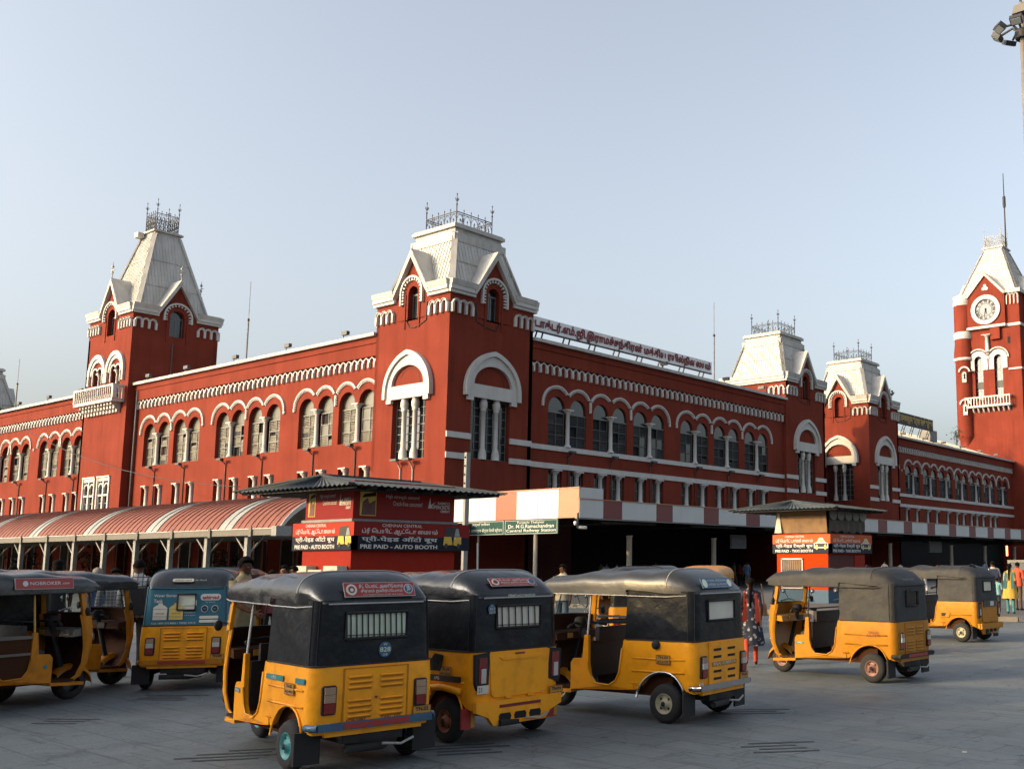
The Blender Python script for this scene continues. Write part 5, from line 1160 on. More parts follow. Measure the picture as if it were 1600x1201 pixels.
    # ---- mechanics
    q = MB(); q.lathe((-.30, -.24, .27), [(.03, -.02), (.10, 0), (.12, .2), (.10, .42), (.03, .46)], 'under', 10, axis=(0, 1, 0)); q.box(-.40, .1, -.28, .28, .24, .36, 'under'); q.tube([(.1, .2, .30), (0, .52, .21)], .03, 'under', 6); q.tube([(.1, -.2, .30), (0, -.52, .21)], .03, 'under', 6); q.tube([(-.45, .28, .20), (-.40, -.1, .19), (-.2, -.3, .24)], .035, 'under', 6); q.tube([(-.47, -.05, .22), (-.49, -.22, .2), (-.47, -.35, .24)], .012, 'grey_iron', 5); B(q, 'engine')
    rim = o.get('rim', 'rim_cream'); R = .218
    def wheel(x, y, s, nm):
        q = MB(); q.lathe((x, y-.06, R), [(.115, .0), (.18, -.006), (.206, .016), (R, .042), (R, .078), (.206, .104), (.18, .126), (.115, .12)], 'tyre', 26, axis=(0, 1, 0), caps=False); w = B(q, nm)
        q = MB(); yo = y+s*.061
        q.lathe((x, yo-s*.03, R), [(.122, 0), (.122, .028), (.108, .03), (.10, .008), (.062, .004), (.055, .022), (.03, .03), (.028, .045), (0.001, .046)], rim, 20, axis=(0, s, 0))
        for k_ in range(4): a = pi/4+k_*pi/2; q.lathe((x+.072*cos(a), yo-s*.026, R+.072*sin(a)), [(.018, 0), (.018, .004), (.0, .005)], 'under', 6, axis=(0, s, 0))
        q.lathe((x, yo-s*.01, R), [(.03, .0), (.028, .03), (.012, .035)], 'under', 10, axis=(0, s, 0)); B(q, 'rim', w)
    wheel(0, .545, 1, 'wheel'); wheel(0, -.545, -1, 'wheel')
    steer = o.get('steer', 0); q = MB(); wheel(1.98, 0, 1, 'wheel')
    q = MB(); rows = [[(1.98+.255*cos(radians(a)), y, R+.235*sin(radians(a))+zz) for y, zz in ((-.10, -.05), (-.085, .0), (0, .02), (.085, .0), (.10, -.05))] for a in range(-5, 150, 14)]; q.grid(rows, Y); B(q, 'front_mudguard')
    q = MB(); q.lathe((2.10, 0, .80), [(.03, -.02), (.09, 0), (.105, .10), (.105, .13)], 'chrome', 12, axis=(1, 0, 0)); q.lathe((2.10, 0, .80), [(.10, .131), (.07, .155), (.0, .165)], 'lamp_glass', 12, axis=(1, 0, 0)); B(q, 'headlight')
    for s in (1, -1):
        q = MB(); q.box(-.31, -.285, s*.55-.115, s*.55+.115, .09, .36, 'rubber') if o.get('flap', 1) else q.box(-.31, -.285, s*.55-.08, s*.55+.08, .16, .36, 'sticker_red')
        if o.get('flap', 1) == 0: q.box(-.314, -.311, s*.55-.075, s*.55-.03, .17, .35, 'plate')
        B(q, 'mudflap')
        q = MB(); q.tube([(1.86, s*.6, 1.18), (1.80, s*.72, 1.2)], .008, 'iron', 5); q.lathe((1.80, s*.76, 1.17), [(.0, -.01), (.05, 0), (.055, .02), (.03, .03)], 'rubber', 10, axis=(-1, 0, 0)); B(q, 'mirror')
    # ---- rear fittings
    X = -.523; st = o.get('rear', 'louvre')
    q = MB()
    if st == 'louvre':
        q.fbox(Fr((X+.008, 0, 0), (0, -1, 0), (-1, 0, 0)), -.34, .34, .41, .875, -.02, .006, Y); f = Fr((X+.002, 0, 0), (0, -1, 0), (-1, 0, 0))
        for a, b_ in ((-.34, -.325), (.325, .34)): q.fbox(f, a, b_, .41, .875, 0, .006, 'yellow_old')
        q.fbox(f, -.34, .34, .405, .413, 0, .006, 'yellow_old'); q.fbox(f, -.34, .34, .872, .88, 0, .006, 'yellow_old')
        for c in (-.165, .165):
            for zz in (.80, .755, .71, .60, .555, .51, .465):
                q.tube([f.P(c-.12, zz, .004), f.P(c-.10, zz+.004, .014), f.P(c+.10, zz+.004, .014), f.P(c+.12, zz, .004)], .011, Y, 6); q.fbox(f, c-.11, c+.11, zz-.018, zz-.011, .0, .0075, 'yellow_old')
    elif st == 'slots':
        f = Fr((X, 0, 0), (0, -1, 0), (-1, 0, 0)); q.fbox(f, -.36, .36, .38, .885, -.02, .008, Y)
        for c in (-.17, .17):
            for zz in (.80, .72, .56, .48): q.fbox(f, c-.105, c+.105, zz-.022, zz+.022, .004, .012, Y); q.fbox(f, c-.092, c+.092, zz-.014, zz+.014, .010, .0135, 'dark_in')
        q.fbox(f, -.3, .3, .615, .665, .006, .013, 'yellow_old')
    else:
        f = Fr((X, 0, 0), (0, -1, 0), (-1, 0, 0)); q.prism(f, [(-.40, .48), (-.36, .45), (.36, .45), (.40, .48), (.44, .89), (-.44, .89)], -.02, .008, Y); q.prism(f, [(-.30, .84), (.30, .84), (.26, .81), (-.26, .81)], .004, .02, Y)
        q.fbox(f, -.2, -.12, .43, .45, 0, .012, Y); q.fbox(f, .12, .2, .43, .45, 0, .012, Y)
    door = B(q, 'engine_door')
    if st == 'gate':
        q = MB(); f = Fr((X-.02, 0, 0), (0, -1, 0), (-1, 0, 0)); q.prism(f, [(-.62, .32), (-.45, .26), (-.38, .18), (.38, .18), (.45, .26), (.62, .32), (.62, .42), (-.62, .42)], -.06, .01, Y)
        for c in (-.22, 0, .22): q.prism(f, [(c-.08, .22), (c+.08, .22), (c+.09, .26), (c+.07, .29), (c-.07, .29), (c-.09, .26)], .005, .013, 'dark_in')
        q.fbox(f, -.30, .30, .345, .375, .008, .014, 'tail_red'); B(q, 'rear_bumper')
        for s in (1, -1):
            q = MB(); f = Fr((X+.02, -s*.53, 0), (0, -1, 0), (-1, 0, 0)); q.prism(f, [(-.09, .58), (.06, .53), (.09, .60), (.10, .88), (-.10, .90)] if s > 0 else [(.09, .58), (.10, .90), (-.10, .88), (-.09, .60), (-.06, .53)], -.03, .02, 'rubber'); q.fbox(f, -.05, .06, .60, .85, .015, .03, 'tail_red'); q.fbox(f, -.02, .045, .60, .74, .025, .034, 'tail_white'); B(q, 'tail_light')
    else:
        bk = o.get('bumper', 'bump_blue'); q = MB(); zb = o.get('bz', .40)
        q.box(X-.06, X-.02, -.59, .59, zb-.032, zb+.032, bk); q.tube([(X-.04, .59, zb), (X+.02, .635, zb), (X+.12, .65, zb)], .03, bk, 6); q.tube([(X-.04, -.59, zb), (X+.02, -.635, zb), (X+.12, -.65, zb)], .03, bk, 6); bm = B(q, 'rear_bumper')
        if bk != 'chrome': q = MB(); q.box(X-.066, X-.061, -.34, .34, zb-.022, zb+.022, 'sticker_red'); B(q, 'reflector', bm)
        for s in (1, -1):
            q = MB(); f = Fr((X+.004, -s*.475, 0), (0, -1, 0), (-1, 0, 0)); q.prism(f, [(-.06, .50), (.06, .50), (.07, .52), (.07, .73), (.055, .745), (-.055, .745), (-.07, .73), (-.07, .52)], -.02, .014, 'rubber')
            q.fbox(f, -.052, .052, .515, .60, .01, .04, 'tail_red'); q.fbox(f, -.052, .052, .603, .67, .01, .042, 'tail_white' if not o.get('amber') else 'tail_amber'); q.fbox(f, -.052, .052, .673, .732, .01, .038, 'tail_amber'); B(q, 'tail_light')
    # ---- plates and stickers
    def plate(par, f, u, z, w, h, a, b_, nm='number_plate', frame=True):
        q = MB(); q.fbox(f, u-w/2, u+w/2, z-h/2, z+h/2, 0, .004, 'plate'); 
        if frame:
            for x0, x1, z0, z1 in ((u-w/2, u+w/2, z+h/2-.006, z+h/2), (u-w/2, u+w/2, z-h/2, z-h/2+.006), (u-w/2, u-w/2+.005, z-h/2, z+h/2), (u+w/2-.005, u+w/2, z-h/2, z+h/2)): q.fbox(f, x0, x1, z0, z1, .003, .006, 'ink_red')
        p = B(q, nm, par); q = MB(); q.text(f, a, u-w*.36, u+w*.36, z+h*.08, z+h*.38, .007, 'ink', .03); q.text(f, b_, u-w*.42, u+w*.42, z-h*.38, z-h*.08, .007, 'ink', .03); B(q, 'lettering', p)
    if 'plate' in o:
        a, b_ = o['plate']; fR = Fr((X-.002 if st != 'gate' else X-.012, 0, 0), (0, -1, 0), (-1, 0, 0))
        plate(body, fR, .50 if st != 'gate' else .55, .445 if st != 'gate' else .44, .20, .115, a, b_)
        fl = Fr((0, W+.026, 0), (-1, 0, 0), (0, 1, 0)); plate(body, fl, -.02 if st != 'louvre' else .0, .70, .19, .10, a, b_) if o.get('sideplate', 1) else None
    def sticker(par, f, u0, u1, z0, z1, bgk, lines, nm='sticker', d=.004, fg='white', border=None):
        q = MB(); 
        if bgk: q.fbox(f, u0, u1, z0, z1, -.004, d, bgk)
        if border: q.fbox(f, u0-.006, u1+.006, z0-.006, z1+.006, -.004, d-.002, border)
        p = B(q, nm, par) if bgk else par; q = MB()
        for tx, a, b_, c, e, col_ in lines: q.text(f, tx, u0+(u1-u0)*a, u0+(u1-u0)*b_, z0+(z1-z0)*c, z0+(z1-z0)*e, d+.003, col_ or fg, .012)
        B(q, 'lettering', p)
    for fn in o.get('extra', ()): fn(t, body, hood, door, sticker, plate, B, W, X)
    return t
for k_, c_ in (('rim_cream', (.36, .33, .22)), ('rim_teal', (.03, .22, .23)), ('rim_orange', (.26, .08, .03)), ('rim_pink', (.20, .095, .075)), ('rim_dark', (.03, .03, .03))): dm(k_, c_, .5, var=.15, scale=8, dirt=(.05, .045, .04))
vn = V((-.2, 0, .13)).normalized(); vslope = V((.13, 0, .20)).normalized()   # rear slope of the roof hood
FSL = Fr((-.455, 0, 1.475), (0, -1, 0), (-vslope.z, 0, vslope.x), vslope)
def disc(q, f, u, z, r, k, d=.006): q.prism(f, arcp(u, z, r, r, 0, 345, 23), -.003, d, k)
def ex_a1(t, body, hood, door, st, pl, B, W, X):
    f = Fr((-.47, 0, 1.50), (0, -1, 0), (-.86, 0, .5), (.5, 0, .86))
    st(t, f, -.34, .40, -.01, .125, 'sticker_red', [('சீட் ெபல்ட் அணிேவாம்', .2, .84, .55, .9, 'white'), ('சிரமம் தவிர்ப்ேபாம்', .22, .82, .2, .5, 'white'), ('For Registration 9100 425 5450', .25, .82, .04, .12, 'white')], 'rear_banner', border='piping')
    q = MB(); disc(q, f, -.27, .055, .055, 'film_pink', .009); disc(q, f, -.27, .055, .034, 'ink_red', .012); disc(q, f, -.27, .05, .018, 'white', .015); B(q, 'emblem'); q = MB(); disc(q, f, .335, .055, .05, 'white', .009); disc(q, f, .335, .055, .042, 'sticker_blue', .012)
    q.text(f, 'ந', .315, .355, .025, .085, .016, 'white', .03); B(q, 'emblem')
    f = Fr((X+.036, 0, 0), (0, -1, 0), (-1, 0, 0)); q = MB(); disc(q, f, .09, 1.02, .068, 'sticker_blue', .006); q.text(f, 'W', .07, .11, 1.055, 1.075, .01, 'film'); q.text(f, '828', .035, .145, 1.0, 1.04, .01, 'film', .01); q.text(f, 'CHE', .065, .115, .965, .985, .01, 'film'); B(q, 'round_sticker', hood)
    f = Fr((X-.01, 0, 0), (0, -1, 0), (-1, 0, 0)); st(door, f, -.30, -.10, .425, .45, None, [('FOR HIRE', 0, 1, 0, 1, 'ink_red')]); st(door, f, .06, .26, .425, .45, None, [('DIAL 103', 0, 1, 0, 1, 'ink_red')])
    q = MB(); q.prism(f, [(0, .60), (.02, .625), (-.02, .625)], .0, .004, 'ink_red'); B(q, 'badge', door)
    f = Fr((X+.012, 0, 0), (0, -.97, .22), (-1, 0, 0), (0, .22, .97)); q = MB(); q.prism(f, [(-.39+.075*cos(a*pi/8), .50+.028*sin(a*pi/8)) for a in range(16)], .0, .012, 'white'); q.prism(f, [(-.39+.07*cos(a*pi/8), .50+.024*sin(a*pi/8)) for a in range(16)], .008, .014, 'sticker_red'); q.text(f, 'STOP', -.44, -.34, .485, .515, .017, 'white', .02); B(q, 'stop_sticker', body)
    fl = Fr((0, W+.026, 0), (-1, 0, 0), (0, 1, 0)); st(body, fl, -.50, -.14, .755, .80, 'sticker_teal', [('LPG', .35, .6, .2, .8, 'white')], 'side_stripe'); st(body, fl, .12, .36, .755, .80, 'sticker_teal', [('', 0, 1, 0, 1, None)], 'side_stripe')
    fw = Fr((0, .638, 0), (-1, 0, 0), (0, 1, 0)); st(body, fw, -1.40, -1.24, .56, .60, 'sticker_teal', [('828', .2, .8, .15, .85, 'white')], 'side_stripe')
def ex_a2(t, body, hood, door, st, pl, B, W, X):
    f = Fr((-.425, 0, 1.55), (0, -1, 0), (-.6, 0, .8), (.8, 0, .6)); st(t, f, -.36, .30, -.0, .12, 'sticker_red', [('சீட் ெபல்ட் அணிேவாம்', .2, .84, .55, .9, 'film_pink'), ('சிரமம் தவிர்ப்ேபாம்', .22, .82, .2, .5, 'film_pink'), ('For Registration 9100 425 5450', .25, .82, .04, .12, 'white')], 'rear_banner', border='piping')
    q = MB(); disc(q, f, -.29, .055, .05, 'film_pink', .009); disc(q, f, -.29, .055, .03, 'ink_red', .012); B(q, 'emblem'); q = MB(); disc(q, f, .24, .055, .048, 'white', .009); disc(q, f, .24, .055, .04, 'sticker_blue', .012); B(q, 'emblem')
    f = Fr((-.470, 0, 0), (0, -1, 0), (-.97, 0, .2)); st(hood, f, -.16, .24, 1.435, 1.46, None, [('PERMIT.NO.9100425430', 0, 1, 0, 1, 'film')])
    f = Fr((X+.034, 0, 0), (0, -1, 0), (-1, 0, 0)); q = MB(); disc(q, f, -.40, 1.32, .05, 'sticker_blue', .004); q.text(f, 'K', -.41, -.39, 1.345, 1.36, .008, 'film'); q.text(f, '452', -.44, -.36, 1.31, 1.335, .008, 'film'); q.text(f, '2019', -.445, -.355, 1.275, 1.30, .008, 'film'); B(q, 'round_sticker', hood)
    f = Fr((X-.01, 0, 0), (0, -1, 0), (-1, 0, 0)); st(body, f, -.60, -.45, .50, .58, 'film_pink', [('2 3', .1, .4, .2, .8, 'ink')], 'rear_sticker'); q = MB(); q.fbox(f, -.08, .06, .86, .875, -.0, .004, 'ink_red'); B(q, 'badge', door)
    fl = Fr((0, W+.028, 0), (-1, 0, 0), (0, 1, 0)); st(body, fl, -.52, .27, .60, .66, 'ink', [('LPG', .42, .52, .25, .75, 'white')], 'side_stripe'); q = MB(); q.prism(fl, [(-.28, .70), (-.10, .70), (-.06, .86), (-.20, .87), (-.29, .78)], -.003, .006, 'rubber')
    for i in range(7): q.fbox(fl, -.26+.01*i, -.10+.005*i, .72+.02*i, .728+.02*i, .005, .012, 'under')
    B(q, 'air_vent', body); q = MB(); q.tube([(.5, W+.02, .50), (.3, W+.06, .53), (0, W+.07, .55), (-.3, W+.05, .52)], .035, 'yellow', 8); B(q, 'wheel_flare', body)
def ex_a3(t, body, hood, door, st, pl, B, W, X):
    f = Fr((-.47, 0, 1.49), (0, -1, 0), (-.86, 0, .5), (.5, 0, .86)); st(t, f, -.42, .30, .0, .13, 'sticker_blue', [('சாைல விதிகைள', .2, .85, .55, .9, 'white'), ('மதித்து நடப்ேபாம்', .22, .82, .2, .5, 'white'), ('For Registration 9100425450', .3, .8, .04, .12, 'white')], 'rear_banner')
    q = MB(); disc(q, f, -.35, .06, .055, 'film', .009); B(q, 'emblem'); q = MB(); disc(q, f, .24, .06, .05, 'film', .009); B(q, 'emblem')
    f = Fr((X-.012, 0, 0), (0, -1, 0), (-1, 0, 0)); st(door, f, -.27, .27, .62, .66, None, [('BAJAJ ZUBERCA', 0, 1, 0, 1, 'film')])
    q = MB(); q.lathe((X+.02, .50, .415), [(.05, -.01), (.055, .0), (.045, .02), (0, .025)], 'tail_amber', 12, axis=(-1, 0, 0)); B(q, 'round_reflector', body)
    q = MB(); q.lathe((.12, W+.01, .86), [(.05, .0), (.052, .03), (.02, .045)], 'rubber', 12, axis=(0, 1, 0)); B(q, 'filler_cap', body)
    q = MB(); q.lathe((1.30, .40, .31), [(.13, 0), (.135, .05), (.13, .1), (.135, .16), (.13, .22), (.135, .28), (.1, .3)], 'sticker_teal', 14); B(q, 'water_can')
    q = MB(); q.box(1.12, 1.15, -.55, -.35, 1.1, 1.35, 'sticker_red'); B(q, 'hanging_cloth')
def ex_a4(t, body, hood, door, st, pl, B, W, X):
    fl = Fr((0, W+.026, 0), (-1, 0, 0), (0, 1, 0)); st(body, fl, -.08, .16, .68, .76, None, [('TN.05', .1, .9, .55, 1, 'ink_red'), ('AS.1370', 0, 1, 0, .45, 'ink_red')]); f = Fr((-.47, 0, 1.50), (0, -1, 0), (-.86, 0, .5), (.5, 0, .86)); st(t, f, -.3, .1, .0, .04, None, [('TN.05.K.3747', 0, 1, 0, 1, 'vinyl_grey')])
    fw = Fr((0, .638, 0), (-1, 0, 0), (0, 1, 0)); st(body, fw, -1.40, -1.24, .52, .55, 'sticker_teal', [('LPG', .2, .8, .15, .85, 'white')], 'side_stripe')
def ex_a5(t, body, hood, door, st, pl, B, W, X):
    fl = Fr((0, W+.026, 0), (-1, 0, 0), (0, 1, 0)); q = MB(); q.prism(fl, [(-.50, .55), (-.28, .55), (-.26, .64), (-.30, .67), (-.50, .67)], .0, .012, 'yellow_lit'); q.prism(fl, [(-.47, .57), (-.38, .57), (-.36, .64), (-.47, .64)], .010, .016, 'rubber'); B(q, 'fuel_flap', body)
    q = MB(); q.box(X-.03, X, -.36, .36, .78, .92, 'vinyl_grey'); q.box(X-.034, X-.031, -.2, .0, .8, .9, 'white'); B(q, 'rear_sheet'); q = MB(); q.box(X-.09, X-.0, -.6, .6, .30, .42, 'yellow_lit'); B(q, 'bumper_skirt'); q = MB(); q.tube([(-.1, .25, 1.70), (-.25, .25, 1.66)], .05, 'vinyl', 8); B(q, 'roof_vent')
def ex_a6(t, body, hood, door, st, pl, B, W, X):
    f = Fr((-.498, 0, 0), (0, -1, 0), (-1, 0, 0), (.04, 0, 1)); fr = Fr((-.50, 0, 0), (0, -1, 0), (-1, 0, 0), (.045, 0, 1))
    st(hood, Fr((-.50+.0, 0, .9), (0, -1, 0), (-1, 0, 0), (.045, 0, 1)), -.48, .48, .0, .01, None, [('', 0, 1, 0, 1, None)])
    g = Fr((-.492, 0, .9), (0, -1, 0), (-1, 0, .045), (.045, 0, 1)); q = MB()
    q.text(g, 'Water Storage', -.47, -.12, .40, .45, .006, 'white', .02); q.text(g, 'Tank', -.47, -.34, .33, .38, .006, 'white', .02)
    for u, k_ in ((-.47, 'film_pink'), (-.24, 'taxi_y')):
        q.prism(g, [(u, .09), (u+.2, .09), (u+.2, .26), (u+.16, .29), (u+.13, .30), (u+.13, .325), (u+.07, .325), (u+.07, .30), (u+.04, .29), (u, .26)], -.002, .006, k_); q.text(g, 'ashirvad', u+.04, u+.16, .17, .195, .01, 'ink_red')
        for zz in (.12, .14, .24): q.fbox(g, u, u+.2, zz, zz+.004, .004, .008, 'frame_grey')
    def pill(u0, u1, z0, z1, k_):
        r = (z1-z0)/2; q.prism(g, arcp(u1-r, z0+r, r, r, -90, 90, 8)+arcp(u0+r, z0+r, r, r, 90, 270, 8), -.002, .006, k_)
    pill(.20, .50, .36, .45, 'white'); q.text(g, 'ashirvad', .23, .47, .375, .43, .01, 'sticker_red', .03); q.text(g, 'by aliaxis', .28, .42, .325, .345, .006, 'white')
    pill(.20, .48, .10, .14, 'film_pink'); pill(.20, .48, .045, .085, 'film_pink')
    for u in (.27, .42): disc(q, g, u, .24, .05, 'white', .004); disc(q, g, u, .24, .042, 'ink', .007); q.fbox(g, u-.02, u+.02, .23, .25, .005, .01, 'teal_ad')
    q.text(g, 'Call 1800 572 8000 / 70922 12212', -.48, .15, .03, .055, .006, 'white', .01); q.text(g, 'Available in', -.02, .14, .18, .20, .006, 'white'); q.text(g, '3 & 4 layers', -.02, .14, .14, .16, .006, 'white')
    q.fbox(g, -.06, .15, .29, .36, -.002, .006, 'film'); B(q, 'advert_print', hood)
    f = Fr((-.462, 0, 1.52), (0, -1, 0), (-.86, 0, .5), (.5, 0, .86)); q = MB(); r = .025; q.prism(f, arcp(.06, .03, r, r, -90, 90, 8)+arcp(-.20, .03, r, r, 90, 270, 8), -.002, .006, 'film_pink'); q.text(f, 'ashirvad', -.19, .05, .015, .045, .009, 'frame_grey', .02); q.text(f, 'by aliaxis', .11, .27, .02, .04, .006, 'film'); B(q, 'roof_print')
def ex_a7(t, body, hood, door, st, pl, B, W, X):
    f = Fr((0, -.632, 0), (1, 0, 0), (0, -1, 0)); g = Fr((0, -.617, 1.50), (1, 0, 0), (0, -.97, .25), (0, .25, .97))
    st(t, g, .86, 1.62, -.03, .10, 'sticker_red', [('NOBROKER', .24, .78, .35, .68, 'white'), ('.com', .8, .93, .38, .55, 'white')], 'side_banner', border='piping', d=.02); q = MB(); disc(q, g, .98, .035, .035, 'white', .026); B(q, 'emblem')
    f = Fr((0, -.638, 0), (1, 0, 0), (0, -1, 0)); q = MB(); disc(q, f, 1.33, .50, .025, 'sticker_teal', .006); B(q, 'round_sticker', body)
    q = MB(); q.box(.62, 1.13, -.64, -.60, .86, .90, 'steel_cream'); q.box(.66, 1.12, -.64, -.61, .66, .69, 'steel_cream'); q.box(.66, 1.12, -.62, -.60, .38, .86, 'brown_in'); B(q, 'side_gate'); q = MB(); q.box(1.86, 1.9, .2, .27, 1.0, 1.12, 'ink_red'); B(q, 'dashboard_ornament')
PLATES = {'TN.02': 'AQ.4062'}
auto((-8.34, 5.93, 0), radians(171), 'nearest auto rickshaw with teal wheel rims, a red banner and a barred rear window', dict(seed=1, rim='rim_teal', film='film', bars=10, plate=('TN.02', 'AQ.4062'), sideplate=1, extra=[ex_a1], amber=1))
auto((-8.42, 7.68, 0), radians(177), 'auto rickshaw with a smooth tailgate and copper rims, parked between two others', dict(seed=2, rim='rim_orange', film='film_pink', bars=6, rear='gate', plate=('TN.04', 'AW.5543'), flap=0, ribs=0, extra=[ex_a2]))
auto((-7.47, 9.92, 0), radians(184), 'auto rickshaw with cream rims, chrome bumper and dark slots in its rear door', dict(seed=3, rim='rim_cream', roof='vinyl_grey', rear='slots', plate=('TN.04', 'AV.6157'), bumper='chrome', arch='chrome', extra=[ex_a3], film='film_pink'))
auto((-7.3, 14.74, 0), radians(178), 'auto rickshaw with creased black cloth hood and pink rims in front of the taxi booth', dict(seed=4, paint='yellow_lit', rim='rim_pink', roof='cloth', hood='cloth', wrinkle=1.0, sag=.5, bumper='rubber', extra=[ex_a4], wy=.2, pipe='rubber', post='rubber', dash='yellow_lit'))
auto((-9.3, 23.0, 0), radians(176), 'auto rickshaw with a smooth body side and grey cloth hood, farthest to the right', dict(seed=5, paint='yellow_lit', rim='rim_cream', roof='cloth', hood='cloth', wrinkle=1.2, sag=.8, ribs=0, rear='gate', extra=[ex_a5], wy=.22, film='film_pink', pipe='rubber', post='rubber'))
auto((-15.3, 8.05, 0), radians(141), 'auto rickshaw with a blue water tank advert across its rear hood', dict(seed=6, paint='yellow', hood='teal_ad', rim='rim_dark', film='film_pink', bumper='yellow_old', plate=('TN.09', 'AV.0087'), sideplate=0, extra=[ex_a6], flap=1, pipe='teal_ad', wy=.12))
auto((-14.96, 4.5, 0), radians(100), 'auto rickshaw with a red property advert on its roof edge, cut by the left edge', dict(seed=7, paint='yellow_old', rim='rim_dark', extra=[ex_a7], film='glass', pipe='rubber', dash='steel_cream', post='plate'))
auto((-16.2, 5.65, 0), radians(102), 'plain auto rickshaw wedged between the red-banner one and the water tank advert one', dict(seed=8, paint='yellow_old', rim='rim_dark', pipe='rubber', post='plate'))
auto((-19.2, 10.6, 0), radians(136), 'auto rickshaw with a dark hood peeking over the roof of the blue advert one', dict(seed=9, roof='vinyl', rim='rim_dark', pipe='rubber'))
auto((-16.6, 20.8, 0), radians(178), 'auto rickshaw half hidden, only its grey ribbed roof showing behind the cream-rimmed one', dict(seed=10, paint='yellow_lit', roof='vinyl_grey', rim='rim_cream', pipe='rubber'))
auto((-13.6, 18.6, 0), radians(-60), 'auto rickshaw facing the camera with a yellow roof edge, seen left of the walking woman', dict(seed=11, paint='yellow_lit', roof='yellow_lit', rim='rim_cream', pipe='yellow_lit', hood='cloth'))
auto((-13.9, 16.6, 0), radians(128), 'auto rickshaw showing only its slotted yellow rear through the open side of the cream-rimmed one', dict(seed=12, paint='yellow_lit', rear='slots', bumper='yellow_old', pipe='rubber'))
# ---------------------------------------------------------------- people
dm('skin', (.13, .062, .038), .6, var=.06); dm('skin_dark', (.085, .040, .026), .75, spec=.15, var=.06); dm('hair', (.005, .004, .004), .9, var=.1, spec=.08); dm('hair_grey', (.14, .13, .12), .7, var=.1); dm('eye', (.02, .015, .012), .4)
def cl(k, c, **kw): dm('c_'+k, c, .85, var=.12, scale=9, bump=.3, bscale=18, **kw); return 'c_'+k
cl('white', (.36, .36, .35)); cl('khaki', (.24, .19, .105)); cl('cream', (.34, .30, .22)); cl('black', (.012, .012, .014)); cl('navy', (.02, .026, .05)); cl('jeans', (.05, .085, .13)); cl('grey', (.11, .11, .11)); cl('olive', (.06, .058, .032)); cl('red', (.26, .018, .016)); cl('pink', (.30, .07, .08)); cl('orange', (.42, .055, .02)); cl('teal', (.04, .17, .19)); cl('mint', (.18, .38, .38)); cl('yellow', (.42, .25, .03)); cl('brown', (.06, .035, .022)); cl('blue', (.06, .11, .20)); cl('check', (.07, .075, .085))
def pattern(name, base, spots, sc, thr=.5):
    m = bpy.data.materials.new(name); m.use_nodes = True; n = m.node_tree.nodes; L = m.node_tree.links; b = n['Principled BSDF']; b.inputs['Roughness'].default_value = .85
    g = n.new('ShaderNodeTexCoord'); v = n.new('ShaderNodeTexVoronoi'); v.inputs['Scale'].default_value = sc; L.new(g.outputs['Object'], v.inputs['Vector'])
    r = n.new('ShaderNodeValToRGB'); r.color_ramp.elements[0].position = thr*.55; r.color_ramp.elements[1].position = thr*.62; r.color_ramp.elements[0].color = (*spots, 1); r.color_ramp.elements[1].color = (*base, 1); L.new(v.outputs['Distance'], r.inputs[0]); L.new(r.outputs[0], b.inputs['Base Color']); M[name] = m
def checks(name, a_, b_, sc):
    m = bpy.data.materials.new(name); m.use_nodes = True; n = m.node_tree.nodes; L = m.node_tree.links; b = n['Principled BSDF']; b.inputs['Roughness'].default_value = .85
    g = n.new('ShaderNodeTexCoord'); v = n.new('ShaderNodeTexBrick'); v.inputs['Scale'].default_value = sc; v.offset = 0; v.inputs['Brick Width'].default_value = .5; v.inputs['Row Height'].default_value = .5; v.inputs['Mortar Size'].default_value = .05
    v.inputs['Color1'].default_value = v.inputs['Color2'].default_value = (*a_, 1); v.inputs['Mortar'].default_value = (*b_, 1); sx = n.new('ShaderNodeSeparateXYZ'); cx = n.new('ShaderNodeCombineXYZ'); L.new(g.outputs['Object'], sx.inputs[0]); L.new(sx.outputs[1], cx.inputs[0]); L.new(sx.outputs[2], cx.inputs[1]); L.new(cx.outputs[0], v.inputs['Vector']); L.new(v.outputs[0], b.inputs['Base Color']); M[name] = m
pattern('c_floral', (.012, .018, .04), (.26, .27, .28), 14, .62); pattern('c_scarf', (.42, .045, .02), (.10, .02, .02), 10, .5); pattern('c_yprint', (.42, .26, .04), (.24, .14, .02), 22, .5); checks('c_plaid', (.36, .36, .355), (.06, .065, .08), 7); checks('c_plaid2', (.10, .105, .11), (.30, .30, .29), 9)

def skin_body(J, E, rad, nsub=2):
    names = list(J); idx = {k: i for i, k in enumerate(names)}
    me = bpy.data.meshes.new('tmp'); me.from_pydata([J[k] for k in names], [(idx[a], idx[b]) for a, b in E], []); me.update()
    o = bpy.data.objects.new('tmp', me); COL.objects.link(o); md = o.modifiers.new('s', 'SKIN'); md.use_smooth_shade = True
    if not me.skin_vertices: return None
    sv = me.skin_vertices[0].data
    for k, i in idx.items():
        r = rad[k]; sv[i].radius = r if isinstance(r, tuple) else (r, r); sv[i].use_root = (k == 'pelvis')
    sb = o.modifiers.new('u', 'SUBSURF'); sb.levels = nsub; sb.render_levels = nsub
    bpy.context.view_layer.update(); dg = bpy.context.evaluated_depsgraph_get(); out = bpy.data.meshes.new_from_object(o.evaluated_get(dg))
    bpy.data.objects.remove(o); bpy.data.meshes.remove(me); return out
def seg_dist(p, a, b):
    ab = b-a; t = max(0, min(1, (p-a).dot(ab)/max(ab.length_squared, 1e-9))); return (p-(a+ab*t)).length
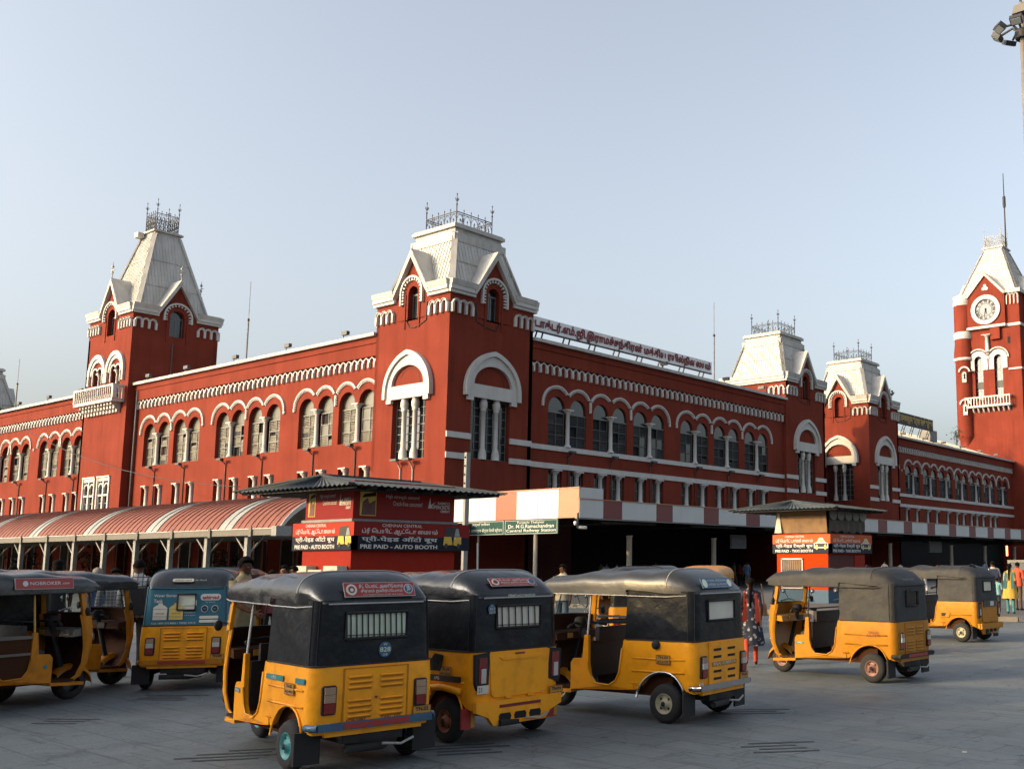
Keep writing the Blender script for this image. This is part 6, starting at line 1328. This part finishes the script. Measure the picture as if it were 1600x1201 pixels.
def make_person(loc, rz, label, top, bottom, H=1.7, pose='stand', sleeve='short', hair='short', hairk='hair', skin='skin', shoe='c_black', shirt_hem=.86, skirt=None, fem=False, grp=None, extra=None, name='person', turn=0):
    s = H/1.72; J = {}; t = thing(name, loc, label, 'person', grp, rz)
    w = .155 if fem else .185
    J['pelvis'] = V((0, 0, .93)); J['waist'] = V((.0, 0, 1.08)); J['chest'] = V((.0, 0, 1.27)); J['neckb'] = V((-.01, 0, 1.43)); J['neck'] = V((.0, 0, 1.50)); J['head'] = V((.018, 0, 1.585)); J['crown'] = V((.008, 0, 1.655))
    P = {'stand': dict(la=(5, 8), ra=(5, 12), ll=(2, 0), rl=(-2, 0)), 'walk': dict(la=(22, 25), ra=(-18, 12), ll=(-20, 8), rl=(20, 14)), 'lean': dict(la=(35, 50), ra=(30, 40), ll=(4, 0), rl=(-4, 0)), 'reach': dict(la=(10, 15), ra=(48, 30), ll=(3, 0), rl=(-3, 0)), 'back': dict(la=(-10, 10), ra=(14, 60), ll=(3, 0), rl=(-6, 2)), 'hips': dict(la=(-12, 70), ra=(0, 10), ll=(2, 0), rl=(-2, 0))}[pose]
    for sd, y in (('l', 1), ('r', -1)):
        ua, fa = P[sd+'a']; ua, fa = radians(ua), radians(ua+fa); sh = V((0, y*w, 1.385)); J[sd+'sh'] = sh
        out = .05 if not fem else .035
        el = sh+V((sin(ua)*.27, y*out, -cos(ua)*.27)); wr = el+V((sin(fa)*.24, y*.0, -cos(fa)*.24)); dirh = V((sin(fa), 0, -cos(fa)))
        J[sd+'el'] = el; J[sd+'wr'] = wr; J[sd+'pm'] = wr+dirh*.05; kn = wr+dirh*.085
        J[sd+'kn'] = kn; fwd = V((cos(fa), 0, sin(fa)))
        for fi, (off, ln) in enumerate(((.026, .066), (.009, .075), (-.009, .07), (-.026, .055))):
            b_ = kn+fwd*off; J['%sf%da' % (sd, fi)] = b_; J['%sf%db' % (sd, fi)] = b_+dirh*ln*.55+V((0, -y*.008, 0)); J['%sf%dc' % (sd, fi)] = b_+dirh*ln+V((0, -y*.025, 0))
        J[sd+'ta'] = wr+dirh*.04+fwd*.035; J[sd+'tb'] = wr+dirh*.075+fwd*.055+V((0, -y*.012, 0))
        th, kb = P[sd+'l']; th, sh_ = radians(th), radians(th-kb); hp = V((0, y*.085, .88)); J[sd+'hp'] = hp; k_ = hp+V((sin(th)*.42, y*.012, -cos(th)*.42)); J[sd+'knee'] = k_
        an = k_+V((sin(sh_)*.40, 0, -cos(sh_)*.40)); J[sd+'an'] = an; J[sd+'ball'] = V((an.x+.11, an.y+y*.01, max(.035, an.z-.055))); J[sd+'toe'] = V((an.x+.17, an.y+y*.012, max(.03, an.z-.065))); J[sd+'heel'] = V((an.x-.04, an.y, max(.035, an.z-.055)))
    zmin = min(J['lheel'].z, J['rheel'].z, J['ltoe'].z, J['rtoe'].z)-.03
    for k in J: J[k] = (J[k]-V((0, 0, zmin)))*s
    E = [('pelvis', 'waist'), ('waist', 'chest'), ('chest', 'neckb'), ('neckb', 'neck'), ('neck', 'head'), ('head', 'crown')]
    rad = dict(pelvis=(.10, .14), waist=(.09, .125), chest=(.105, .15), neckb=(.065, .085), neck=.048, head=(.085, .07), crown=(.075, .062))
    if fem: rad.update(pelvis=(.115, .155), waist=(.095, .12), chest=(.11, .135))
    for sd in 'lr':
        E += [('neckb', sd+'sh'), (sd+'sh', sd+'el'), (sd+'el', sd+'wr'), (sd+'wr', sd+'pm'), (sd+'pm', sd+'kn'), ('pelvis', sd+'hp'), (sd+'hp', sd+'knee'), (sd+'knee', sd+'an'), (sd+'an', sd+'ball'), (sd+'ball', sd+'toe'), (sd+'an', sd+'heel'), (sd+'pm', sd+'ta'), (sd+'ta', sd+'tb')]
        rad.update({sd+'sh': .062, sd+'el': .044, sd+'wr': .026, sd+'pm': (.018, .03), sd+'kn': (.016, .034), sd+'hp': .092, sd+'knee': .062, sd+'an': .042, sd+'ball': (.035, .042), sd+'toe': (.022, .032), sd+'heel': .034, sd+'ta': .012, sd+'tb': .009})
        for fi in range(4): E += [(sd+'kn', '%sf%da' % (sd, fi)), ('%sf%da' % (sd, fi), '%sf%db' % (sd, fi)), ('%sf%db' % (sd, fi), '%sf%dc' % (sd, fi))]; rad.update({'%sf%da' % (sd, fi): .010, '%sf%db' % (sd, fi): .009, '%sf%dc' % (sd, fi): .007})
    rad = {k: (tuple(q*s for q in v) if isinstance(v, tuple) else v*s) for k, v in rad.items()}
    me = skin_body(J, E, rad)
    ks = [skin, top, bottom, shoe]
    for k in ks: me.materials.append(M[k])
    el_s = {'short': .95, 'long': 2.0, 'none': .2}[sleeve]
    for p in me.polygons:
        c = p.center; best, bs = None, 9
        for a, b in E:
            d = seg_dist(c, J[a], J[b])/max(.02, (max(rad[a]) if isinstance(rad[a], tuple) else rad[a]))
            if d < bs: bs, best = d, (a, b)
        a, b = best; m = 0
        if b in ('waist', 'chest', 'neckb') or a == 'neckb' and b.endswith('sh'): m = 1
        elif b[1:] == 'el': m = 1 if (c-J[a]).length < el_s*(J[b]-J[a]).length else 0
        elif b[1:] == 'wr': m = 1 if (c-J[a]).length < (el_s-1)*(J[b]-J[a]).length else 0
        elif b[1:] in ('hp', 'knee', 'an'): m = 2
        elif b[1:] in ('ball', 'toe', 'heel'): m = 3
        if m == 2 and c.z > shirt_hem*s: m = 1
        if m == 1 and c.z < shirt_hem*s and b[1:] not in ('el', 'wr'): m = 2
        p.material_index = m; p.use_smooth = True
    # face: nose, ears, eyes, mouth carried by the same mesh
    q = MB(); hd, cr = J['head'], J['crown']; F_ = hd.x+.083*s
    q.lathe((F_-.012*s, 0, hd.z+.0*s), [(.016*s, -.01*s), (.013*s, .006*s), (.003*s, .022*s)], skin, 6, axis=(1, 0, -.2))
    for y in (1, -1):
        q.lathe((hd.x-.012*s, y*.066*s, hd.z+.01*s), [(.012*s, 0), (.024*s, .006*s), (.018*s, .014*s), (0, .012*s)], skin, 8, axis=(-.2, y, 0)); q.lathe((F_-.020*s, y*.028*s, hd.z+.03*s), [(.012*s, .0), (.008*s, .006*s), (0, .007*s)], 'eye', 8, axis=(1, y*.2, 0))
    q.box(F_-.02*s, F_-.006*s, -.022*s, .022*s, hd.z-.042*s, hd.z-.036*s, 'eye')
    vs = [tuple(v.co) for v in me.vertices]; fs = [tuple(p.vertices) for p in me.polygons]; b_ = MB()
    for k in ks: b_.mi(k)
    b_.v = vs; b_.f = fs; b_.m = [p.material_index for p in me.polygons]; b_.sm = [True]*len(fs); bpy.data.meshes.remove(me)
    off = len(b_.v); b_.v += q.v; b_.f += [tuple(off+i for i in f) for f in q.f]; b_.m += [b_.mi(q.mats[i]) for i in q.m]; b_.sm += q.sm
    if turn:   # turn the head on the neck
        ang = radians(turn); zc0 = J['neck'].z
        for i, (x, y, z) in enumerate(b_.v):
            f = max(0, min(1, (z-zc0)/(.05*s)))
            if f > 0: a = ang*f; x0 = x-J['neck'].x; b_.v[i] = (J['neck'].x+x0*cos(a)-y*sin(a), x0*sin(a)+y*cos(a), z)
    b_.build('body', t, local=True)
    # hair
    if hair:
        q = MB(); c = V((hd.x-.006*s, 0, hd.z+.035*s)); rx, ry, rz_ = .100*s, .084*s, .098*s; rows = []
        for j in range(7):
            th = radians(2+j*17); r_ = []
            for i in range(16):
                a = 2*pi*i/16; low = 1 if cos(a) > .55 else 0; tt = min(th, radians(62)) if low else th; k_ = 1+.05*sin(i*5.1+j*3.7)
                r_.append((c.x+rx*sin(tt)*cos(a)*k_, c.y+ry*sin(tt)*sin(a)*k_, c.z+rz_*cos(tt)*k_))
            rows.append(r_)
        q.grid(rows, hairk, close=True)
        if hair == 'long': q.tube([(c.x-.075*s, 0, c.z-.02*s), (c.x-.11*s, 0, c.z-.12*s), (c.x-.125*s, .01, c.z-.28*s), (c.x-.12*s, .01, c.z-.48*s)], .05*s, hairk, 8, r2=.015)
        if hair == 'bun': q.lathe((c.x-.10*s, 0, c.z-.03*s), [(.01, -.04), (.045, -.02), (.05, .01), (.01, .04)], hairk, 8)
        if hair == 'tall': q.lathe((c.x, 0, c.z+.05*s), [(.08*s, 0), (.095*s, .05*s), (.08*s, .09*s), (.03*s, .11*s)], hairk, 12)
        if turn: q.v = [(J['neck'].x+(x-J['neck'].x)*cos(radians(turn))-y*sin(radians(turn)), (x-J['neck'].x)*sin(radians(turn))+y*cos(radians(turn)), z) for x, y, z in q.v]
        q.build('hair', t, local=True)
    if skirt:      # kurta or saree: flared cloth from the waist
        k, zlo, r0_, r1_ = skirt; q = MB(); rows = []
        for j in range(9):
            f = j/8; z = (1.12-(1.12-zlo)*f)*s; r_ = []
            for i in range(28):
                a = 2*pi*i/28; fold = 1+.07*f*sin(i*2.25+1)+.03*f*sin(i*5+j*.4); r = (r0_+(r1_-r0_)*f**.8)*s; r_.append((cos(a)*r*.82*fold, sin(a)*r*1.0*fold, z))
            rows.append(r_)
        q.grid(rows, k, close=True); rows2 = [[(x*.97, y*.97, z) for x, y, z in r_] for r_ in rows[-2:]]; q.grid(rows2, k, close=True); q.build('kurta', t, local=True)
    else:
        q = MB(); rows = []        # loose shirt tail
        for j in range(4):
            z = (1.16-.1*j)*s; rows.append([(cos(2*pi*i/20)*(.117+.008*j)*s*(1+.03*sin(i*3.1)), sin(2*pi*i/20)*(.160+.008*j)*s*(1+.03*sin(i*2.3+j)), z) for i in range(20)])
        q.grid(rows, top, close=True); q.build('shirt_tail', t, local=True)
    if extra: extra(t, J, s)
    return t
def backpack(k='c_black'):
    def f(t, J, s):
        q = MB(); q.hexa([(-.30, -.14, .98), (-.11, -.15, .98), (-.11, .15, .98), (-.30, .14, .98), (-.26, -.12, 1.40), (-.10, -.14, 1.42), (-.10, .14, 1.42), (-.26, .12, 1.40)], k); q.tube([(-.11, .11, 1.40), (.02, .12, 1.47), (.12, .12, 1.36), (.08, .13, 1.15), (-.1, .15, 1.02)], .018, k, 5); q.tube([(-.11, -.11, 1.40), (.02, -.12, 1.47), (.12, -.12, 1.36), (.08, -.13, 1.15), (-.1, -.15, 1.02)], .018, k, 5); q.build('backpack_cloth', t, local=True)
    return f
def dupatta(k, hand=None):
    def f(t, J, s):
        q = MB()
        for y in (1, -1):
            pts = [(.13, y*.07, 1.05), (.12, y*.10, 1.30), (.02, y*.11, 1.46), (-.10, y*.11, 1.36), (-.15, y*.12, 1.10), (-.17, y*.13, .86)]; rows = []
            for i, p in enumerate(pts):
                w_ = .022+.005*i; rows.append([(p[0]*s-.01*j_ % 2, (p[1]+w_*(j_/4-.5)*2)*s, p[2]*s+.012*sin(j_*2.4+i)) for j_ in range(5)])
            q.grid(rows, k); q.grid([[(x-.008, y_, z) for x, y_, z in r_] for r_ in rows], k)
        q.build('dupatta', t, local=True)
    return f
def shoulder_bag(k):
    def f(t, J, s):
        dupatta('c_scarf')(t, J, s); q = MB(); q.hexa([(-.10, -.30, .86), (.14, -.30, .86), (.14, -.20, .86), (-.10, -.20, .86), (-.08, -.27, 1.06), (.12, -.27, 1.06), (.12, -.20, 1.06), (-.08, -.20, 1.06)], k); q.tube([(-.07, -.235, 1.05), (-.04, -.19, 1.40), (.04, -.18, 1.41), (.1, -.235, 1.05)], .010, k, 5); q.build('shoulder_bag', t, local=True)
    return f
def hd(px_dir, d, z=0): return (px_dir[0]*d, px_dir[1]*d, z)
def face(a): return radians(a)
make_person((-17.4, 8.25, 0), face(150), 'man in a white checked shirt with a black backpack, behind the blue advert auto', 'c_plaid', 'c_black', 1.86, 'stand', 'long', skin='skin_dark', extra=backpack())
make_person((-18.4, 8.35, 0), face(-20), 'bearded man in a grey checked shirt facing us, left of the backpack man', 'c_plaid2', 'c_navy', 1.72, 'stand', 'long', skin='skin_dark')
make_person((-21.2, 9.3, 0), face(200), 'balding grey haired man in a pale shirt, seen over the left auto roofs', 'c_blue', 'c_grey', 1.72, 'stand', hair='short', hairk='hair_grey')
make_person((-22.2, 9.0, 0), face(160), 'dark figure with tall bushy hair standing over the left auto roof', 'c_black', 'c_black', 1.80, 'stand', hair='tall', skin='skin_dark')
make_person((-22.8, 8.45, 0), face(140), 'dark figure nearest the left edge, only head and shoulders above the auto roof', 'c_black', 'c_black', 1.76, 'stand', skin='skin_dark')
make_person((-12.9, 7.45, 0), face(20), 'driver in a khaki shirt looking down to the right, between two autos', 'c_khaki', 'c_khaki', 1.88, 'lean', 'short', skin='skin_dark', turn=-25)
make_person((-19.1, 11.6, 0), face(-30), 'person in a pink shirt and white mask, small, left of the red booth', 'c_pink', 'c_black', 1.66, 'stand', skin='skin_dark')
make_person((-20.3, 12.6, 0), face(-60), 'man in a dark shirt beside the masked person, left of the red booth', 'c_brown', 'c_black', 1.76, 'stand', skin='skin')
make_person((-21.2, 13.4, 0), face(-100), 'man in black nearest the red booth corner, his back half turned', 'c_black', 'c_black', 1.74, 'stand', skin='skin_dark')
make_person((-18.0, 18.6, 0), face(-70), 'man in a cream shirt and jeans standing behind the cream-rimmed auto', 'c_cream', 'c_jeans', 1.76, 'stand', 'short', skin='skin_dark', turn=-30)
make_person((-10.26, 15.3, 0), face(125), 'woman in a dark flowered kurta with an orange scarf walking away past the autos', 'c_floral', 'c_orange', 1.52, 'walk', 'short', hair='long', skin='skin_dark', shoe='c_black', skirt=('c_floral', .40, .15, .27), fem=True, extra=shoulder_bag('c_brown'))
make_person((-12.15, 33.3, .12), face(100), 'woman in a yellow kurta with a teal scarf at the right edge', 'c_yprint', 'c_teal', 1.62, 'stand', 'short', hair='long', skin='skin', skirt=('c_yprint', .52, .15, .29), fem=True, extra=dupatta('c_teal'))
make_person((-12.85, 34.0, .12), face(110), 'small child in a mint shirt and black shorts beside the woman in yellow', 'c_mint', 'c_black', 1.14, 'stand', 'short', skin='skin_dark')
make_person((-12.7, 35.6, .12), face(80), 'person in an orange shirt at the very right edge behind the woman in yellow', 'c_orange', 'c_brown', 1.66, 'stand', skin='skin_dark')
make_person((-13.7, 35.9, .12), face(120), 'man with a white shirt and dark backpack left of the child', 'c_white', 'c_navy', 1.70, 'walk', 'short', skin='skin_dark', extra=backpack('c_navy'))
make_person((-12.75, 27.6, 0), face(-60), 'man in a white shirt seen through the open front of the farthest auto', 'c_white', 'c_black', 1.68, 'hips', 'long', skin='skin_dark')
make_person((-12.2, 28.4, 0), face(-110), 'woman in a red saree seen through the open side of the farthest auto', 'c_red', 'c_red', 1.58, 'reach', 'short', hair='bun', skin='skin_dark', skirt=('c_red', .08, .15, .25), fem=True)
make_person((-14.0, 17.2, 0), face(-70), 'person in a red shirt and jeans glimpsed through the cream-rimmed auto', 'c_pink', 'c_jeans', 1.64, 'reach', 'short', skin='skin_dark')
# the crowd in the dark below the canopy
CR = [('c_red', 'c_black', 'a red shirt'), ('c_white', 'c_black', 'a white shirt'), ('c_blue', 'c_grey', 'a blue shirt'), ('c_olive', 'c_brown', 'an olive shirt'), ('c_pink', 'c_navy', 'a pink top'), ('c_cream', 'c_brown', 'a cream shirt')]
protos = []; crnd = random.Random(11); spots = []
for i in range(30):
    if i < 22: spots.append((crnd.uniform(-45.5, -39.5), 44+i*1.75+crnd.uniform(-.7, .7)))
    else: spots.append((crnd.uniform(-38, -33), 62+(i-22)*6+crnd.uniform(-2, 2)))
for i, (x, y) in enumerate(spots):
    v = i % 6; a = crnd.uniform(0, 6.28); lab = 'distant person in %s waiting in the dark below the striped canopy' % CR[v][2]; g = 'distant crowd below the striped canopy, %s' % CR[v][2]
    if i < 6: protos.append(make_person((x, y, .12), a, lab, CR[v][0], CR[v][1], 1.62+.03*v, 'walk' if v % 2 else 'stand', skin='skin_dark', grp=g, skirt=('c_pink', .3, .15, .25) if v == 4 else None, hair='long' if v == 4 else 'short', fem=v == 4))
    else: dup(protos[v], (x, y, .12), a, lab, g)
# ---------------------------------------------------------------- motorcycles and other small things
dm('bike_paint', (.015, .016, .02), .25, var=.1, coat=.5); dm('bike_metal', (.16, .16, .16), .35, metal=.8, var=.2)
def motorcycle(loc, rz, label):
    t = thing('motorcycle', loc, label, 'motorcycle', 'motorcycles parked behind the autos', rz); B = lambda q, n, p=t: q.build(n, p, local=True)
    for x in (-.65, .65):
        q = MB(); q.lathe((x, -.045, .30), [(.22, 0), (.28, .0), (.30, .03), (.30, .06), (.28, .09), (.22, .09)], 'tyre', 22, axis=(0, 1, 0), caps=False); w = B(q, 'wheel'); q = MB(); q.lathe((x, -.03, .30), [(.03, -.02), (.05, 0), (.05, .06), (.03, .08)], 'bike_metal', 10, axis=(0, 1, 0))
        for i in range(8): a = i*pi/4; q.bar((x, 0, .30), (x+.22*cos(a), 0, .30+.22*sin(a)), .02, .02, 'bike_metal')
        B(q, 'rim', w)
        q = MB(); q.grid([[(x+.325*cos(radians(a)), y, .30+.325*sin(radians(a))-abs(y)*.3) for y in (-.06, 0, .06)] for a in range(20 if x > 0 else 40, 150 if x > 0 else 190, 13)], 'bike_paint'); B(q, 'mudguard')
    q = MB(); q.tube([(.65, .07, .30), (.45, .06, .95)], .022, 'bike_metal', 6); q.tube([(.65, -.07, .30), (.45, -.06, .95)], .022, 'bike_metal', 6); q.tube([(.40, 0, .85), (0, 0, .72), (-.5, 0, .74)], .03, 'under', 6); q.tube([(.40, 0, .80), (.18, 0, .35), (-.2, 0, .3), (-.65, .06, .30)], .025, 'under', 6); B(q, 'frame')
    q = MB(); q.lathe((.08, -.12, .42), [(.10, 0), (.13, .03), (.13, .21), (.10, .24)], 'bike_metal', 12, axis=(0, 1, 0)); q.box(.0, .2, -.08, .08, .5, .68, 'bike_metal'); B(q, 'engine'); q = MB(); q.tube([(.2, -.12, .45), (.1, -.14, .26), (-.3, -.15, .28), (-.8, -.17, .38)], .04, 'bike_metal', 8); B(q, 'exhaust')
    q = MB(); q.grid([[(.38-.08*j, y*(1 if 0 < j < 6 else .4), .76+.16*(1-abs(y)/.17)**.5*(1 if 0 < j < 6 else .5)) for y in (-.15, -.11, -.05, 0, .05, .11, .15)] for j in range(7)], 'bike_paint'); B(q, 'fuel_tank')
    q = MB(); q.grid([[(-.08-.1*j, y, .80+.03*(j/5)+(0 if abs(y) > .1 else .03)-(0 if 0 < j < 7 else .03)) for y in (-.14, -.1, 0, .1, .14)] for j in range(8)], 'seat'); q.box(-.75, -.1, -.12, .12, .72, .79, 'under'); B(q, 'seat'); q = MB(); q.tube([(.33, .36, 1.02), (.42, .2, 1.06), (.45, 0, 1.0), (.42, -.2, 1.06), (.33, -.36, 1.02)], .014, 'bike_metal', 6); q.tube([(.4, .22, 1.06), (.38, .30, 1.2)], .008, 'under', 5); q.tube([(.4, -.22, 1.06), (.38, -.30, 1.2)], .008, 'under', 5); q.lathe((.36, .31, 1.22), [(.0, 0), (.05, .01), (.05, .025), (0, .03)], 'bike_metal', 8, axis=(-1, 0, 0)); q.lathe((.36, -.31, 1.22), [(.0, 0), (.05, .01), (.05, .025), (0, .03)], 'bike_metal', 8, axis=(-1, 0, 0)); B(q, 'handlebar')
    q = MB(); q.lathe((.50, 0, .90), [(.05, 0), (.085, .04), (.085, .09), (.0, .11)], 'lamp_glass', 12, axis=(1, 0, 0)); B(q, 'headlight'); return t
mc = motorcycle((-12.3, 14.6, 0), radians(65), 'black motorcycle seen through the open side of the cream-rimmed auto')
for (x, y), a, lab in (((-10.9, 17.7), 100, 'leftmost of the three motorcycles seen through the taxi booth auto'), ((-10.1, 18.3), 92, 'middle one of the three motorcycles seen through the taxi booth auto'), ((-9.3, 18.7), 85, 'rightmost of the three motorcycles seen through the taxi booth auto'), ((-19.3, 7.6), 60, 'motorcycle glimpsed between the two left autos'), ((-12.9, 13.3), 60, 'second motorcycle glimpsed behind the dashboard of the cream-rimmed auto')): dup(mc, (x, y, 0), radians(a), lab)
mg = thing('display_stand', (-14.2, 39.9, .12), 'pale framed standing display panel behind the woman in yellow', 'display panel')
q = MB(); q.box(-14.6, -14.5, 39.85, 39.95, .12, 1.86, 'frame_grey'); q.box(-13.9, -13.8, 39.85, 39.95, .12, 1.86, 'frame_grey'); q.box(-14.5, -13.9, 39.85, 39.95, 1.76, 1.86, 'frame_grey'); q.build('frame', mg); q = MB(); q.box(-14.5, -13.9, 39.88, 39.92, .3, 1.76, 'board_grey'); q.build('panel', mg)
dm('litter', (.4, .4, .38), .9, var=.2); q = MB(); lr = random.Random(4)
for i in range(46):
    x, y, a, l = lr.uniform(-17, -3), lr.uniform(5.5, 24), lr.uniform(0, 3), lr.uniform(.015, .05); u = V((cos(a), sin(a), 0)); w_ = V((-sin(a), cos(a), .2)); c = V((x, y, .006)); q.add([c, c+u*l, c+u*l+w_*l*.6, c+w_*l*.5], [(0, 1, 2, 3)], 'litter' if lr.random() < .5 else 'leaf_dark')
tag(q.build('litter'), 'scattered scraps and dry leaf bits on the paving', 'litter', kind='stuff')
